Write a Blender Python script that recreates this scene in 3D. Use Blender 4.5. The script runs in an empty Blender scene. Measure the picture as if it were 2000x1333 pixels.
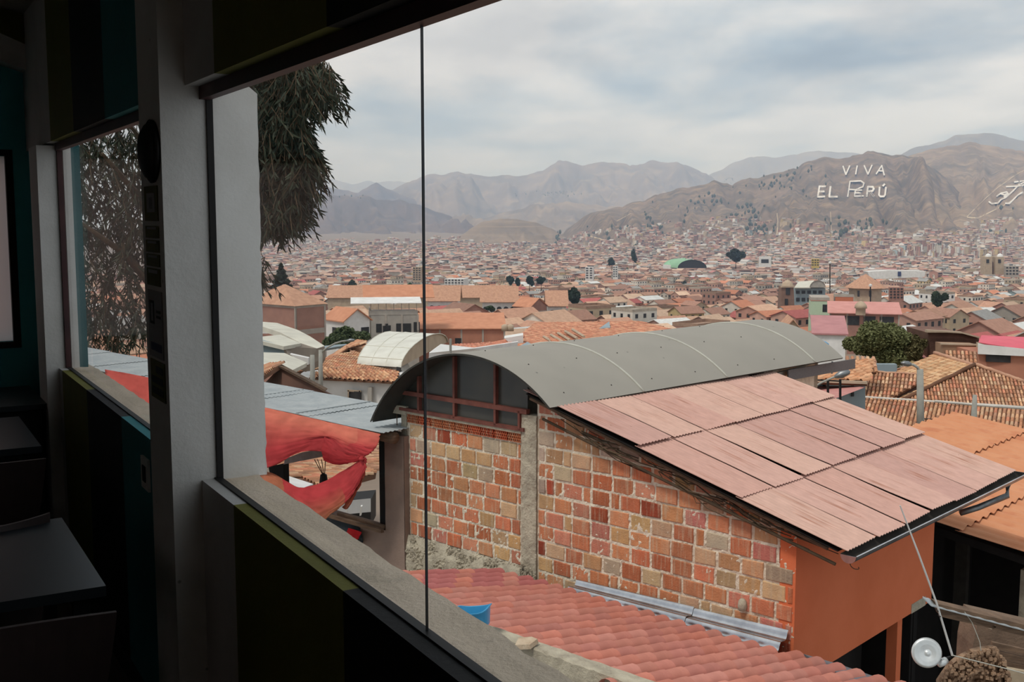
import bpy, math, random
import numpy as np
from mathutils import Vector, Matrix, noise as mnoise
random.seed(7); np.random.seed(7)
S = bpy.context.scene
COL = S.collection
R = math.radians
# ------------------------------------------------------------------ camera
FPX, CX, CY, HOR, EYE = 2180.0, 1000.0, 666.5, 425.0, 1.6
PITCH = math.atan((CY - HOR) / FPX)
cp_, sp_ = math.cos(PITCH), math.sin(PITCH)
cam = bpy.data.objects.new('camera', bpy.data.cameras.new('camera'))
COL.objects.link(cam)
cam.location = (0, 0, EYE)
cam.rotation_euler = (math.pi / 2 - PITCH, 0, 0)
cam.data.sensor_width = 36.0
cam.data.lens = 36.0 * FPX / 2000.0
cam.data.clip_start = 0.05
cam.data.clip_end = 40000
S.camera = cam
# ------------------------------------------------------------------ view
S.view_settings.view_transform = 'Standard'
S.view_settings.look = 'None'
S.view_settings.exposure = 0.30
S.view_settings.gamma = 1.0
S.view_settings.use_curve_mapping = False
S.cycles.use_denoising = True
S.cycles.max_bounces = 8
S.cycles.diffuse_bounces = 4
S.cycles.transparent_max_bounces = 16
S.cycles.volume_bounces = 3
S.cycles.volume_step_rate = 10

def lin(c):
    if max(c) > 1.0 or isinstance(c[0], int):
        c = [x / 255.0 for x in c]
    return tuple((x / 12.92 if x <= 0.04045 else ((x + 0.055) / 1.055) ** 2.4) for x in c[:3]) + (1.0,)

# ------------------------------------------------------------------ sky
W = bpy.data.worlds.new('overcast_sky'); S.world = W; W.use_nodes = True
nt = W.node_tree; nt.nodes.clear()
def N(tree, typ, **kw):
    n = tree.nodes.new(typ)
    for k, v in kw.items():
        if k.startswith('i_'):
            key = k[2:]
            n.inputs[int(key) if key.isdigit() else key.replace('_', ' ')].default_value = v
        else:
            setattr(n, k, v)
    return n
L = nt.links.new
tc = N(nt, 'ShaderNodeTexCoord')
sep = N(nt, 'ShaderNodeSeparateXYZ'); L(tc.outputs['Generated'], sep.inputs[0])
zc = N(nt, 'ShaderNodeMath', operation='MAXIMUM', i_1=0.0); L(sep.outputs[2], zc.inputs[0])
za = N(nt, 'ShaderNodeMath', operation='ADD', i_1=0.12); L(zc.outputs[0], za.inputs[0])
dx = N(nt, 'ShaderNodeMath', operation='DIVIDE'); L(sep.outputs[0], dx.inputs[0]); L(za.outputs[0], dx.inputs[1])
dy = N(nt, 'ShaderNodeMath', operation='DIVIDE'); L(sep.outputs[1], dy.inputs[0]); L(za.outputs[0], dy.inputs[1])
cb = N(nt, 'ShaderNodeCombineXYZ'); L(dx.outputs[0], cb.inputs[0]); L(dy.outputs[0], cb.inputs[1])
mp = N(nt, 'ShaderNodeMapping'); L(cb.outputs[0], mp.inputs[0])
mp.inputs['Location'].default_value = (3.1, 1.7, 0.0); mp.inputs['Scale'].default_value = (1.0, 0.62, 1.0)
n1 = N(nt, 'ShaderNodeTexNoise', i_Scale=1.15, i_Detail=9.0, i_Roughness=0.52, i_Distortion=0.25); L(mp.outputs[0], n1.inputs['Vector'])
n2 = N(nt, 'ShaderNodeTexNoise', i_Scale=0.55, i_Detail=3.0, i_Roughness=0.5); L(mp.outputs[0], n2.inputs['Vector'])
mp2 = N(nt, 'ShaderNodeMapping'); L(cb.outputs[0], mp2.inputs[0]); mp2.inputs['Location'].default_value = (8.6, 4.4, 0)
mp2.inputs['Scale'].default_value = (1.0, 0.62, 1.0)
n3 = N(nt, 'ShaderNodeTexNoise', i_Scale=1.6, i_Detail=6.0, i_Roughness=0.5); L(mp2.outputs[0], n3.inputs['Vector'])
# blue gaps between the clouds -> thin veil -> bright cloud bodies, grey undersides
r1 = N(nt, 'ShaderNodeValToRGB'); L(n1.outputs[0], r1.inputs[0])
e = r1.color_ramp.elements
e[0].position = 0.38; e[0].color = lin((164, 180, 194)); e[1].position = 0.47; e[1].color = lin((190, 198, 204))
x_ = e.new(0.56); x_.color = lin((216, 217, 217))
x_ = e.new(0.72); x_.color = lin((228, 228, 227))
r2 = N(nt, 'ShaderNodeValToRGB'); L(n3.outputs[0], r2.inputs[0])
e = r2.color_ramp.elements
e[0].position = 0.42; e[0].color = (1, 1, 1, 1); e[1].position = 0.68; e[1].color = (0.70, 0.72, 0.75, 1)
mul = N(nt, 'ShaderNodeMix', data_type='RGBA', blend_type='MULTIPLY'); mul.inputs[0].default_value = 0.9
L(r1.outputs[0], mul.inputs[6]); L(r2.outputs[0], mul.inputs[7])
# pale veil towards the horizon
hz = N(nt, 'ShaderNodeMapRange', i_1=0.0, i_2=0.13, i_3=0.85, i_4=0.0); L(sep.outputs[2], hz.inputs[0])
mh = N(nt, 'ShaderNodeMix', data_type='RGBA'); L(hz.outputs[0], mh.inputs[0]); L(mul.outputs[2], mh.inputs[6])
mh.inputs[7].default_value = lin((186, 199, 208))
# below the horizon: ground-coloured fill
lo = N(nt, 'ShaderNodeMapRange', i_1=-0.02, i_2=-0.12, i_3=0.0, i_4=1.0); L(sep.outputs[2], lo.inputs[0])
ml = N(nt, 'ShaderNodeMix', data_type='RGBA'); L(lo.outputs[0], ml.inputs[0]); L(mh.outputs[2], ml.inputs[6])
ml.inputs[7].default_value = lin((150, 152, 154))
bg = N(nt, 'ShaderNodeBackground'); L(ml.outputs[2], bg.inputs[0]); bg.inputs[1].default_value = 1.0
wo = N(nt, 'ShaderNodeOutputWorld'); L(bg.outputs[0], wo.inputs[0])
# ------------------------------------------------------------------ sun (veiled by cloud)
sun = bpy.data.objects.new('sun', bpy.data.lights.new('sun', 'SUN')); COL.objects.link(sun)
sun.data.energy = 1.5; sun.data.angle = R(14); sun.data.color = (1.0, 0.95, 0.87)
sd = Vector((0.42, 0.40, -1.0)).normalized()      # light travels this way
sun.rotation_euler = sd.to_track_quat('-Z', 'Y').to_euler()

# ------------------------------------------------------------------ pixel rays -> points of the place
def ray(x, y):
    u = (x - CX) / FPX; v = (CY - y) / FPX
    return Vector((u, cp_ + v * sp_, -sp_ + v * cp_))
O3 = Vector((0, 0, EYE))
def atY(x, y, Y):
    r = ray(x, y); return O3 + r * (Y / r.y)
def onz(x, y, z):
    r = ray(x, y); return O3 + r * ((z - EYE) / r.z)
def onpl(x, y, P, n):
    r = ray(x, y); P = Vector(P); n = Vector(n)
    return O3 + r * (n.dot(P - O3) / n.dot(r))

# ------------------------------------------------------------------ object helpers
def tag(o, label=None, cat=None, group=None, kind=None):
    if label: o['label'] = label
    if cat: o['category'] = cat
    if group: o['group'] = group
    if kind: o['kind'] = kind
    return o
def mk(name, VF, m, parent=None, loc=None, smooth=False, color=None, cols=None):
    V, F = VF[0], VF[1]
    off = Vector((0, 0, 0))
    if parent is not None and parent.get('_w'):
        off = Vector(parent['_w'])
    if loc is not None: off = off + Vector(loc) if False else Vector(loc)
    me = bpy.data.meshes.new(name)
    me.from_pydata([tuple(Vector(v) - off) for v in V], [], F)
    if m is not None: me.materials.append(m)
    if smooth:
        me.polygons.foreach_set('use_smooth', [True] * len(me.polygons))
    if cols is not None:
        at = me.color_attributes.new('Col', 'FLOAT_COLOR', 'CORNER')
        buf = []
        for p, c in zip(me.polygons, cols):
            buf += list(c) * p.loop_total
        at.data.foreach_set('color', buf)
    me.update()
    o = bpy.data.objects.new(name, me); COL.objects.link(o)
    if parent is not None:
        o.parent = parent
    if loc is not None and parent is None:
        o.location = loc
    if color is not None: o.color = color if len(color) == 4 else tuple(color) + (1,)
    return o
def thing(name, label, cat, loc=(0, 0, 0), group=None, kind=None):
    o = bpy.data.objects.new(name, None); COL.objects.link(o)
    o.empty_display_size = 0.1
    o.location = loc; o['_w'] = tuple(loc)
    return tag(o, label, cat, group, kind)
def solo(name, VF, m, label, cat, group=None, kind=None, loc=None, **kw):
    """a thing that is one mesh, its origin at its own base"""
    if loc is None:
        xs = [v[0] for v in VF[0]]; ys = [v[1] for v in VF[0]]; zs = [v[2] for v in VF[0]]
        loc = ((min(xs) + max(xs)) / 2, (min(ys) + max(ys)) / 2, min(zs))
    o = mk(name, VF, m, None, loc, **kw)
    return tag(o, label, cat, group, kind)
def sub(name, VF, m, part, base, **kw):
    """sub-part: child of a part whose own mesh sits at the root's base"""
    V = [tuple(Vector(v) - Vector(base)) for v in VF[0]]
    o = mk(name, (V, VF[1]), m, None, None, **kw); o.parent = part
    return o
def struct(name, VF, m, **kw):
    o = mk(name, VF, m, **kw); o['kind'] = 'structure'; return o
def join(*a):
    V, F = [], []
    for v, f in a:
        k = len(V); V += list(v); F += [tuple(i + k for i in q) for q in f]
    return V, F
BOXF = [(0, 3, 2, 1), (4, 5, 6, 7), (0, 1, 5, 4), (1, 2, 6, 5), (2, 3, 7, 6), (3, 0, 4, 7)]
def box(x0, x1, y0, y1, z0, z1, fr=None):
    P = [(x0, y0, z0), (x1, y0, z0), (x1, y1, z0), (x0, y1, z0), (x0, y0, z1), (x1, y0, z1), (x1, y1, z1), (x0, y1, z1)]
    if fr: P = [fr(*p) for p in P]
    return P, list(BOXF)
def hexa(b, t):
    """box from four bottom and four top points"""
    return list(b) + list(t), list(BOXF)
def prism(poly, vec):
    """polygon given a real thickness"""
    n = len(poly); vec = Vector(vec)
    V = [tuple(p) for p in poly] + [tuple(Vector(p) + vec) for p in poly]
    F = [tuple(range(n))[::-1], tuple(range(n, 2 * n))] + [(i, (i + 1) % n, n + (i + 1) % n, n + i) for i in range(n)]
    return V, F
def tube(path, r, n=8, cap=True):
    path = [Vector(p) for p in path]; V = []; F = []
    rs = r if isinstance(r, (list, tuple)) else [r] * len(path)
    up = Vector((0, 0, 1))
    for i, p in enumerate(path):
        d = (path[min(i + 1, len(path) - 1)] - path[max(i - 1, 0)]).normalized()
        a = d.cross(up)
        if a.length < 1e-3: a = d.cross(Vector((1, 0, 0)))
        a.normalize(); b = d.cross(a).normalized()
        for k in range(n):
            t = 2 * math.pi * k / n
            V.append(tuple(p + (a * math.cos(t) + b * math.sin(t)) * rs[i]))
    for i in range(len(path) - 1):
        for k in range(n):
            F.append((i * n + k, i * n + (k + 1) % n, (i + 1) * n + (k + 1) % n, (i + 1) * n + k))
    if cap:
        F.append(tuple(range(n))[::-1]); F.append(tuple(range((len(path) - 1) * n, len(path) * n)))
    return V, F
def bar(a, b, w, h, up=(0, 0, 1)):
    """square bar from a to b"""
    a, b = Vector(a), Vector(b); d = (b - a).normalized(); s = d.cross(Vector(up)).normalized(); u = s.cross(d)
    s *= w / 2; u *= h / 2
    return hexa([a - s - u, b - s - u, b + s - u, a + s - u], [a - s + u, b - s + u, b + s + u, a + s + u])
def lathe(prof, n=24, axis=None, org=(0, 0, 0)):
    V = []; F = []
    M = Matrix.Identity(3) if axis is None else Vector(axis).normalized().to_track_quat('Z', 'Y').to_matrix()
    org = Vector(org)
    for r, z in prof:
        for k in range(n):
            t = 2 * math.pi * k / n
            V.append(tuple(org + M @ Vector((r * math.cos(t), r * math.sin(t), z))))
    for i in range(len(prof) - 1):
        for k in range(n):
            F.append((i * n + k, i * n + (k + 1) % n, (i + 1) * n + (k + 1) % n, (i + 1) * n + k))
    return V, F
def grid(fn, nu, nv):
    V = [tuple(fn(i / nu, j / nv)) for j in range(nv + 1) for i in range(nu + 1)]
    F = [(j * (nu + 1) + i, j * (nu + 1) + i + 1, (j + 1) * (nu + 1) + i + 1, (j + 1) * (nu + 1) + i) for j in range(nv) for i in range(nu)]
    return V, F
def thick(VF, nrm, d):
    """give a grid surface thickness by a second skin"""
    V, F = VF; n = len(V); nrm = Vector(nrm) * d
    V2 = [tuple(Vector(v) - nrm) for v in V]
    cnt = {}
    for f in F:
        for i in range(len(f)):
            e = (f[i], f[(i + 1) % len(f)]); cnt[e] = cnt.get(e, 0) + 1
    side = [(b, a, a + n, b + n) for (a, b) in cnt if (b, a) not in cnt]
    return list(V) + V2, list(F) + [tuple(i + n for i in f[::-1]) for f in F] + side
def copyobj(o, parent=None, loc=None):
    c = o.copy(); COL.objects.link(c); c.parent = parent
    if loc is not None: c.location = loc
    return c
# ------------------------------------------------------------------ materials
MATS = {}
def mat(name, c1, c2=None, rough=0.85, scale=6.0, bump=0.0, bscale=40.0, metal=0.0, streak=None, obcol=False, vcol=False,
        spec=0.3, speck=None, coord='Object', detail=5.0, stretch=None, mottle=(0.35, 0.65)):
    m = bpy.data.materials.new(name); m.use_nodes = True
    t = m.node_tree; b = t.nodes['Principled BSDF']; lk = t.links.new
    b.inputs['Roughness'].default_value = rough; b.inputs['Metallic'].default_value = metal
    b.inputs['Specular IOR Level'].default_value = spec
    cc = N(t, 'ShaderNodeTexCoord')
    vec = cc.outputs[coord]
    if stretch:
        mpn = N(t, 'ShaderNodeMapping'); mpn.inputs['Scale'].default_value = stretch; lk(vec, mpn.inputs[0]); vec = mpn.outputs[0]
    n = N(t, 'ShaderNodeTexNoise', i_Scale=scale, i_Detail=detail, i_Roughness=0.6); lk(vec, n.inputs['Vector'])
    rp = N(t, 'ShaderNodeMapRange', i_1=mottle[0], i_2=mottle[1]); lk(n.outputs[0], rp.inputs[0])
    mx = N(t, 'ShaderNodeMix', data_type='RGBA'); lk(rp.outputs[0], mx.inputs[0])
    c2 = c2 or c1
    if obcol or vcol:
        if obcol:
            oi = N(t, 'ShaderNodeObjectInfo'); src = oi.outputs['Color']
        else:
            oi = N(t, 'ShaderNodeVertexColor', layer_name='Col'); src = oi.outputs['Color']
        m1 = N(t, 'ShaderNodeMix', data_type='RGBA', blend_type='MULTIPLY'); m1.inputs[0].default_value = 1.0
        lk(src, m1.inputs[6]); m1.inputs[7].default_value = c1 if len(c1) == 4 else lin(c1)
        m2 = N(t, 'ShaderNodeMix', data_type='RGBA', blend_type='MULTIPLY'); m2.inputs[0].default_value = 1.0
        lk(src, m2.inputs[6]); m2.inputs[7].default_value = c2 if len(c2) == 4 else lin(c2)
        lk(m1.outputs[2], mx.inputs[6]); lk(m2.outputs[2], mx.inputs[7])
    else:
        mx.inputs[6].default_value = lin(c1); mx.inputs[7].default_value = lin(c2)
    out = mx.outputs[2]
    if streak:            # (colour, mapping scale, threshold lo, hi, amount)
        sc, ssc, lo_, hi_, am = streak
        mp3 = N(t, 'ShaderNodeMapping'); mp3.inputs['Scale'].default_value = ssc; lk(cc.outputs[coord], mp3.inputs[0])
        ns = N(t, 'ShaderNodeTexNoise', i_Scale=1.0, i_Detail=4.0, i_Roughness=0.6); lk(mp3.outputs[0], ns.inputs['Vector'])
        rs = N(t, 'ShaderNodeMapRange', i_1=lo_, i_2=hi_, i_3=0.0, i_4=am); lk(ns.outputs[0], rs.inputs[0])
        ms = N(t, 'ShaderNodeMix', data_type='RGBA'); lk(rs.outputs[0], ms.inputs[0]); lk(out, ms.inputs[6]); ms.inputs[7].default_value = lin(sc)
        out = ms.outputs[2]
    if speck:             # (colour, scale, threshold)
        sc, ssc, th = speck
        vn = N(t, 'ShaderNodeTexVoronoi', i_Scale=ssc); lk(cc.outputs[coord], vn.inputs['Vector'])
        rs = N(t, 'ShaderNodeMapRange', i_1=th, i_2=th * 0.6, i_3=0.0, i_4=0.8); lk(vn.outputs['Distance'], rs.inputs[0])
        ms = N(t, 'ShaderNodeMix', data_type='RGBA'); lk(rs.outputs[0], ms.inputs[0]); lk(out, ms.inputs[6]); ms.inputs[7].default_value = lin(sc)
        out = ms.outputs[2]
    lk(out, b.inputs['Base Color'])
    if bump:
        nb = N(t, 'ShaderNodeTexNoise', i_Scale=bscale, i_Detail=6.0, i_Roughness=0.65); lk(vec, nb.inputs['Vector'])
        bp = N(t, 'ShaderNodeBump', i_Strength=min(bump, 1.0), i_Distance=0.01 * max(1.0, bump)); lk(nb.outputs[0], bp.inputs['Height'])
        lk(bp.outputs[0], b.inputs['Normal'])
    MATS[name] = m
    return m
def glassmat(name, tint=(1, 1, 1, 1), refl=1.0, ior=1.45, tr=0.0):
    m = bpy.data.materials.new(name); m.use_nodes = True
    t = m.node_tree; t.nodes.clear(); lk = t.links.new
    o = N(t, 'ShaderNodeOutputMaterial'); mx = N(t, 'ShaderNodeMixShader')
    fr = N(t, 'ShaderNodeFresnel', i_IOR=ior); tp = N(t, 'ShaderNodeBsdfTransparent'); gl = N(t, 'ShaderNodeBsdfGlossy', i_Roughness=0.02)
    tp.inputs[0].default_value = tint; gl.inputs[0].default_value = (refl, refl, refl, 1)
    lk(fr.outputs[0], mx.inputs[0]); lk(tp.outputs[0], mx.inputs[1]); lk(gl.outputs[0], mx.inputs[2]); lk(mx.outputs[0], o.inputs[0])
    return m
# ================================================================== THE ROOM
AW = R(29.876)
WD = Vector((-math.sin(AW), math.cos(AW), 0)); WN = Vector((math.cos(AW), math.sin(AW), 0))
WO = Vector((-0.7572, 2.8384, 0))
def Wf(s, n, z):
    """along the window wall, across it (outwards +), height"""
    p = WO + WD * s + WN * n; return (p.x, p.y, z)
def wpx(x, y, off):
    P = onpl(x, y, WO + WN * off, WN); q = P - WO; return q.dot(WD), P.z
M_white = mat('white_paint', (214, 212, 207), (200, 198, 192), 0.8, 3.0, 0.25, 60, speck=((140, 138, 134), 9.0, 0.06))
M_paint = mat('painted_wall', (1, 1, 1, 1), (0.86, 0.86, 0.86, 1), 0.75, 4.0, 0.15, 50, vcol=True)
M_teal = mat('teal_paint', (80, 184, 190), (72, 172, 178), 0.7, 3.0, 0.1, 50)
M_outcol = mat('rendered_column', (232, 230, 224), (220, 217, 210), 0.9, 5.0, 0.15, 70, speck=((150, 146, 140), 14.0, 0.07))
M_sill = mat('sill_concrete', (236, 216, 192), (214, 196, 172), 0.9, 4.0, 0.6, 90, stretch=(1, 1, 1), mottle=(0.3, 0.7), streak=((120, 112, 104), (7, 7, 7), 0.6, 0.75, 0.4))
M_maroon = mat('maroon_channel', (74, 44, 44), (58, 36, 36), 0.5)
M_black = mat('black_channel', (22, 20, 19), (30, 27, 25), 0.6)
M_floor = mat('dark_floor', (84, 74, 66), (70, 62, 56), 0.55, 2.0)
M_ceil = mat('dark_ceiling', (150, 148, 136), (140, 138, 128), 0.9)
M_farwall = mat('cream_wall', (196, 190, 176), (186, 180, 168), 0.9)
M_table = mat('table_laminate', (31, 36, 39), (27, 31, 34), 0.35, 2.0)
M_chair = mat('chair_shell', (66, 54, 52), (56, 46, 44), 0.45)
M_legs = mat('dark_steel', (52, 52, 54), (44, 44, 46), 0.35, metal=0.7)
M_pane = glassmat('window_glass', refl=0.75, ior=1.33)
M_tealout = mat('outer_teal_paint', (24, 92, 96), (20, 82, 86), 0.8)
for m_ in (M_pane,):
    t = m_.node_tree; g_ = N(t, 'ShaderNodeNewGeometry'); fr = [n for n in t.nodes if n.type == 'FRESNEL'][0]
    mx = [n for n in t.nodes if n.type == 'MIX_SHADER'][0]
    inv = N(t, 'ShaderNodeMath', operation='SUBTRACT', i_0=1.0); t.links.new(g_.outputs['Backfacing'], inv.inputs[1])
    mm = N(t, 'ShaderNodeMath', operation='MULTIPLY'); t.links.new(inv.outputs[0], mm.inputs[0]); t.links.new(fr.outputs[0], mm.inputs[1])
    t.links.new(mm.outputs[0], mx.inputs[0])
WHITE, OLIVE, BLACK, TEAL = lin((190, 188, 184)), lin((108, 106, 34)), lin((20, 18, 18)), lin((44, 128, 134))
def striped(name, spans, n0, n1, z0, z1):
    V, F, C = [], [], []
    for s0, s1, c in spans:
        v, f = box(s0, s1, n0, n1, z0, z1, Wf)
        k = len(V); V += v; F += [tuple(i + k for i in q) for q in f]; C += [c] * 6
    return struct(name, (V, F), M_paint, cols=C)
SE = 3.2            # end wall
sp = []
for x0, x1, c in ((87, 127, WHITE), (127, 173, OLIVE), (173, 238, BLACK), (238, 292, TEAL)):
    sp.append([wpx(x0, 850, -0.044)[0], wpx(x1, 850, -0.044)[0], c])
sp[0][0] = SE + 0.05; sp[3][1] = 0.26
stripes_lo = [(b, a, c) for a, b, c in sp] + [(-0.278, 0.26, WHITE), (-0.98, -0.278, OLIVE), (-1.9, -0.98, BLACK), (-3.2, -1.9, TEAL)]
striped('wall_window_parapet', stripes_lo, -0.044, 0.0, 0.0, 0.925)
su = []
for x0, x1, c in ((60, 97, WHITE), (97, 143, OLIVE), (143, 205, BLACK), (205, 283, TEAL)):
    su.append([wpx(x0, 220, -0.055)[0], wpx(x1, 220, -0.055)[0], c])
su[0][0] = SE + 0.05; su[3][1] = 0.26
stripes_hi = [(b, a, c) for a, b, c in su] + [(-0.262, 0.26, WHITE), (-0.98, -0.262, OLIVE), (-1.9, -0.98, BLACK), (-3.2, -1.9, TEAL)]
striped('wall_window_header', stripes_hi, -0.056, -0.006, 1.925, 3.0)
struct('wall_window_outer', join(box(-3.2, SE + 0.05, 0.0, 0.098, -4.5, 0.86, Wf), box(-3.2, SE + 0.05, -0.006, 0.03, 1.93, 3.0, Wf),
       box(2.76, SE + 0.05, -0.012, 0.02, 0.9, 1.95, Wf)), M_white)
struct('pillar_far_inner', box(2.492, 2.755, -0.098, -0.006, 0.0, 1.915, Wf), M_white)
# outside sill with a worn edge
def sillf(u, v):
    s = -3.2 + u * 6.45; n = 0.004 + v * 0.101
    if v > 0.99: n += 0.008 * mnoise.noise(Vector((s * 9, 0, 0))) + 0.004 * mnoise.noise(Vector((s * 40, 3, 0)))
    return Wf(s, n, 0.921 + 0.0035 * mnoise.noise(Vector((s * 5, n * 25, 1))))
struct('window_sill', thick(grid(sillf, 160, 6), (0, 0, 1), 0.05), M_sill, smooth=False)
# pillar between the two windows, inside and outside halves
struct('pillar_inner', join(box(0.01, 0.255, -0.119, -0.006, 0.0, 2.9, Wf)), M_white)
def colf(n, z, s): return Wf(s, n + (0.0035 * mnoise.noise(Vector((z * 22, n * 9, 2))) + 0.003 * mnoise.noise(Vector((z * 70, 7, 2)))) * (1 if n > 0.1 else 0), z)
zs = [0.92 + 0.94 * i / 44 for i in range(45)] + [1.915]
prof = [(0.008, 0.92)] + [(0.127, z) for z in zs] + [(0.085, 1.948), (0.008, 1.948)]
Vc = [colf(n, z, 0.012) for n, z in prof] + [colf(n, z, 0.255) for n, z in prof]
k = len(prof)
struct('pillar_outer', (Vc, [tuple(range(k)), tuple(range(2 * k - 1, k - 1, -1))] + [(i, i + k, (i + 1) % k + k, (i + 1) % k) for i in range(k)]), M_outcol)
struct('pillar_far', box(2.50, 2.76, 0.012, 0.045, 0.92, 1.94, Wf), M_outcol)
struct('trim_teal', box(2.52, 2.76, 0.045, 0.085, 0.92, 1.94, Wf), M_tealout)
# channels that hold the glass
for nm, sa, sb in (('window_1', -3.2, 0.01), ('window_2', 0.255, 2.49)):
    w = struct(nm, box(sa, sb, -0.022, 0.006, 1.893, 1.926, Wf), M_maroon)
    for q in (mk('glass_channel', box(sa, sb, -0.012, 0.006, 0.905, 0.929, Wf), M_black, w),): pass
    cuts = [-3.2, -1.2435, 0.008] if nm == 'window_1' else [0.256, 2.486]
    for a_, b_ in zip(cuts, cuts[1:]):
        mk('pane', box(a_ + 0.003, b_ - 0.003, -0.004, 0.002, 0.915, 1.905, Wf), M_pane, w)
    if nm == 'window_1':
        mk('pane_joint', box(-1.2442, -1.2425, -0.0032, 0.0012, 0.905, 1.905, Wf), M_legs, w)
        mk('edge_seal', box(0.003, 0.0105, -0.006, 0.010, 0.92, 1.93, Wf), M_black, w)
    else:
        mk('edge_seal', box(2.478, 2.492, -0.016, 0.006, 0.92, 1.93, Wf), M_maroon, w)
# end wall with its own window
E_n0, E_n1 = -0.30, -1.5
ze0, ze1 = 1.17, 1.80
def end_px(x, y):
    P = onpl(x, y, Wf(SE, 0, 0), WD); q = P - WO; return q.dot(WN), P.z
na, zt = end_px(22, 305); _, zb = end_px(22, 668)
struct('wall_end', join(box(SE, SE + 0.12, na, 0.0, 0.0, 3.4, Wf), box(SE, SE + 0.12, -1.6, na, 0.0, zb, Wf), box(SE, SE + 0.12, -1.6, na, zt, 3.4, Wf),
       box(SE, SE + 0.12, -4.0, -1.6, 0.0, 3.4, Wf)), M_teal)
M_curt = bpy.data.materials.new('pale_curtain'); M_curt.use_nodes = True
t_ = M_curt.node_tree; t_.nodes.clear(); o_ = N(t_, 'ShaderNodeOutputMaterial'); a_ = N(t_, 'ShaderNodeBsdfTranslucent'); b_ = N(t_, 'ShaderNodeBsdfDiffuse'); m_ = N(t_, 'ShaderNodeMixShader', i_0=0.3)
a_.inputs[0].default_value = lin((226, 214, 212)); b_.inputs[0].default_value = lin((220, 208, 206))
t_.links.new(a_.outputs[0], m_.inputs[1]); t_.links.new(b_.outputs[0], m_.inputs[2]); t_.links.new(m_.outputs[0], o_.inputs[0])
w3 = struct('window_3', join(box(SE - 0.012, SE + 0.03, na - 0.03, na + 0.004, zb - 0.03, zt + 0.03, Wf), box(SE - 0.012, SE + 0.03, -1.6, na, zt, zt + 0.03, Wf),
            box(SE - 0.012, SE + 0.03, -1.6, na, zb - 0.03, zb, Wf)), M_black)
mk('curtain', box(SE + 0.05, SE + 0.055, -1.6, na, zb, zt, Wf), M_curt, w3)
# sloping beam on the end wall, olive with a white soffit band
def em(x, y):
    n_, z_ = end_px(x, y); return n_, z_
pa, pb, pc, pd = em(97, 118), em(0, 75), em(0, 127), em(60, 148)
def ext(p, q, n_):  # continue the line p-q inwards to n_
    return (n_, p[1] + (q[1] - p[1]) * (n_ - p[0]) / (q[0] - p[0]))
pb2, pc2 = ext(pa, pb, -1.6), ext(pd, pc, -1.6)
poly = [Wf(SE - 0.14, *q) for q in (pa, pb2, pc2, pd)]
struct('beam_white', prism(poly, WD * 0.14), M_white)
pt, pt2 = (pa[0], pa[1] + 0.3), (-1.6, pb2[1] + 0.3)
V_, F_ = prism([Wf(SE - 0.14, *q) for q in (pt, pt2, pb2, pa)], WD * 0.14)
struct('beam_olive', (V_, F_), M_paint, cols=[OLIVE] * len(F_))
# room shell
struct('floor', box(-3.2, SE + 0.1, -4.0, 0.0, -0.1, 0.0, Wf), M_floor)
struct('ceiling', hexa([Wf(-3.2, 0.05, 2.55), Wf(SE + 0.1, 0.05, 2.55), Wf(SE + 0.1, -4.0, 3.2), Wf(-3.2, -4.0, 3.2)],
                       [Wf(-3.2, 0.05, 2.7), Wf(SE + 0.1, 0.05, 2.7), Wf(SE + 0.1, -4.0, 3.35), Wf(-3.2, -4.0, 3.35)]), M_ceil)
struct('wall_inner', join(box(-3.2, SE + 0.1, -4.1, -4.0, 0.0, 1.0, Wf), box(-3.2, SE + 0.1, -4.1, -4.0, 2.1, 3.3, Wf), box(-3.2, -2.6, -4.1, -4.0, 1.0, 2.1, Wf), box(-0.4, SE + 0.1, -4.1, -4.0, 1.0, 2.1, Wf)), mat('dark_teal_wall', (52, 84, 84), (46, 76, 76), 0.9))
w4 = struct('window_added_fill', join(box(-2.6, -0.4, -4.09, -4.01, 1.0, 1.04, Wf), box(-2.6, -0.4, -4.09, -4.01, 2.06, 2.1, Wf), box(-1.52, -1.48, -4.09, -4.01, 1.04, 2.06, Wf)), M_black)  # unseen curtained opening, added to lift the room's fill light
mk('curtain', box(-2.6, -0.4, -4.115, -4.11, 0.98, 2.12, Wf), M_curt, w4)  # translucent sheet of the added opening, lets the fill in
struct('wall_back', box(-3.3, -3.2, -4.1, 0.13, 0.0, 3.3, Wf), M_farwall)
struct('baseboard_window', box(0.26, SE, -0.056, -0.044, 0.0, 0.07, Wf), M_legs)
# ---- tables
def table(s0, s1, n0, n1, label):
    t = thing('cafe_table', label, 'table', Wf((s0 + s1) / 2, (n0 + n1) / 2, 0), 'dark square tables along the window wall')
    mk('tabletop', box(s0, s1, n0, n1, 0.715, 0.74, Wf), M_table, t)
    mk('apron', join(box(s0 + .05, s1 - .05, n0 - .06 if n0 > n1 else n0, n0 - .04, 0.66, 0.715, Wf), box(s0 + .05, s1 - .05, n1 + .04, n1 + .06, 0.66, 0.715, Wf)), M_legs, t)
    for a in (s0 + 0.05, s1 - 0.05):
        for b in (n0 - 0.05, n1 + 0.05):
            mk('leg', box(a - .018, a + .018, b - .018, b + .018, 0, 0.715, Wf), M_legs, t)
    return t
table(-0.160, 0.53, -0.318, -0.98, 'near dark square table beside the striped parapet')
table(1.65, 2.38, -0.232, -0.95, 'far dark table near the teal end wall')
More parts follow.
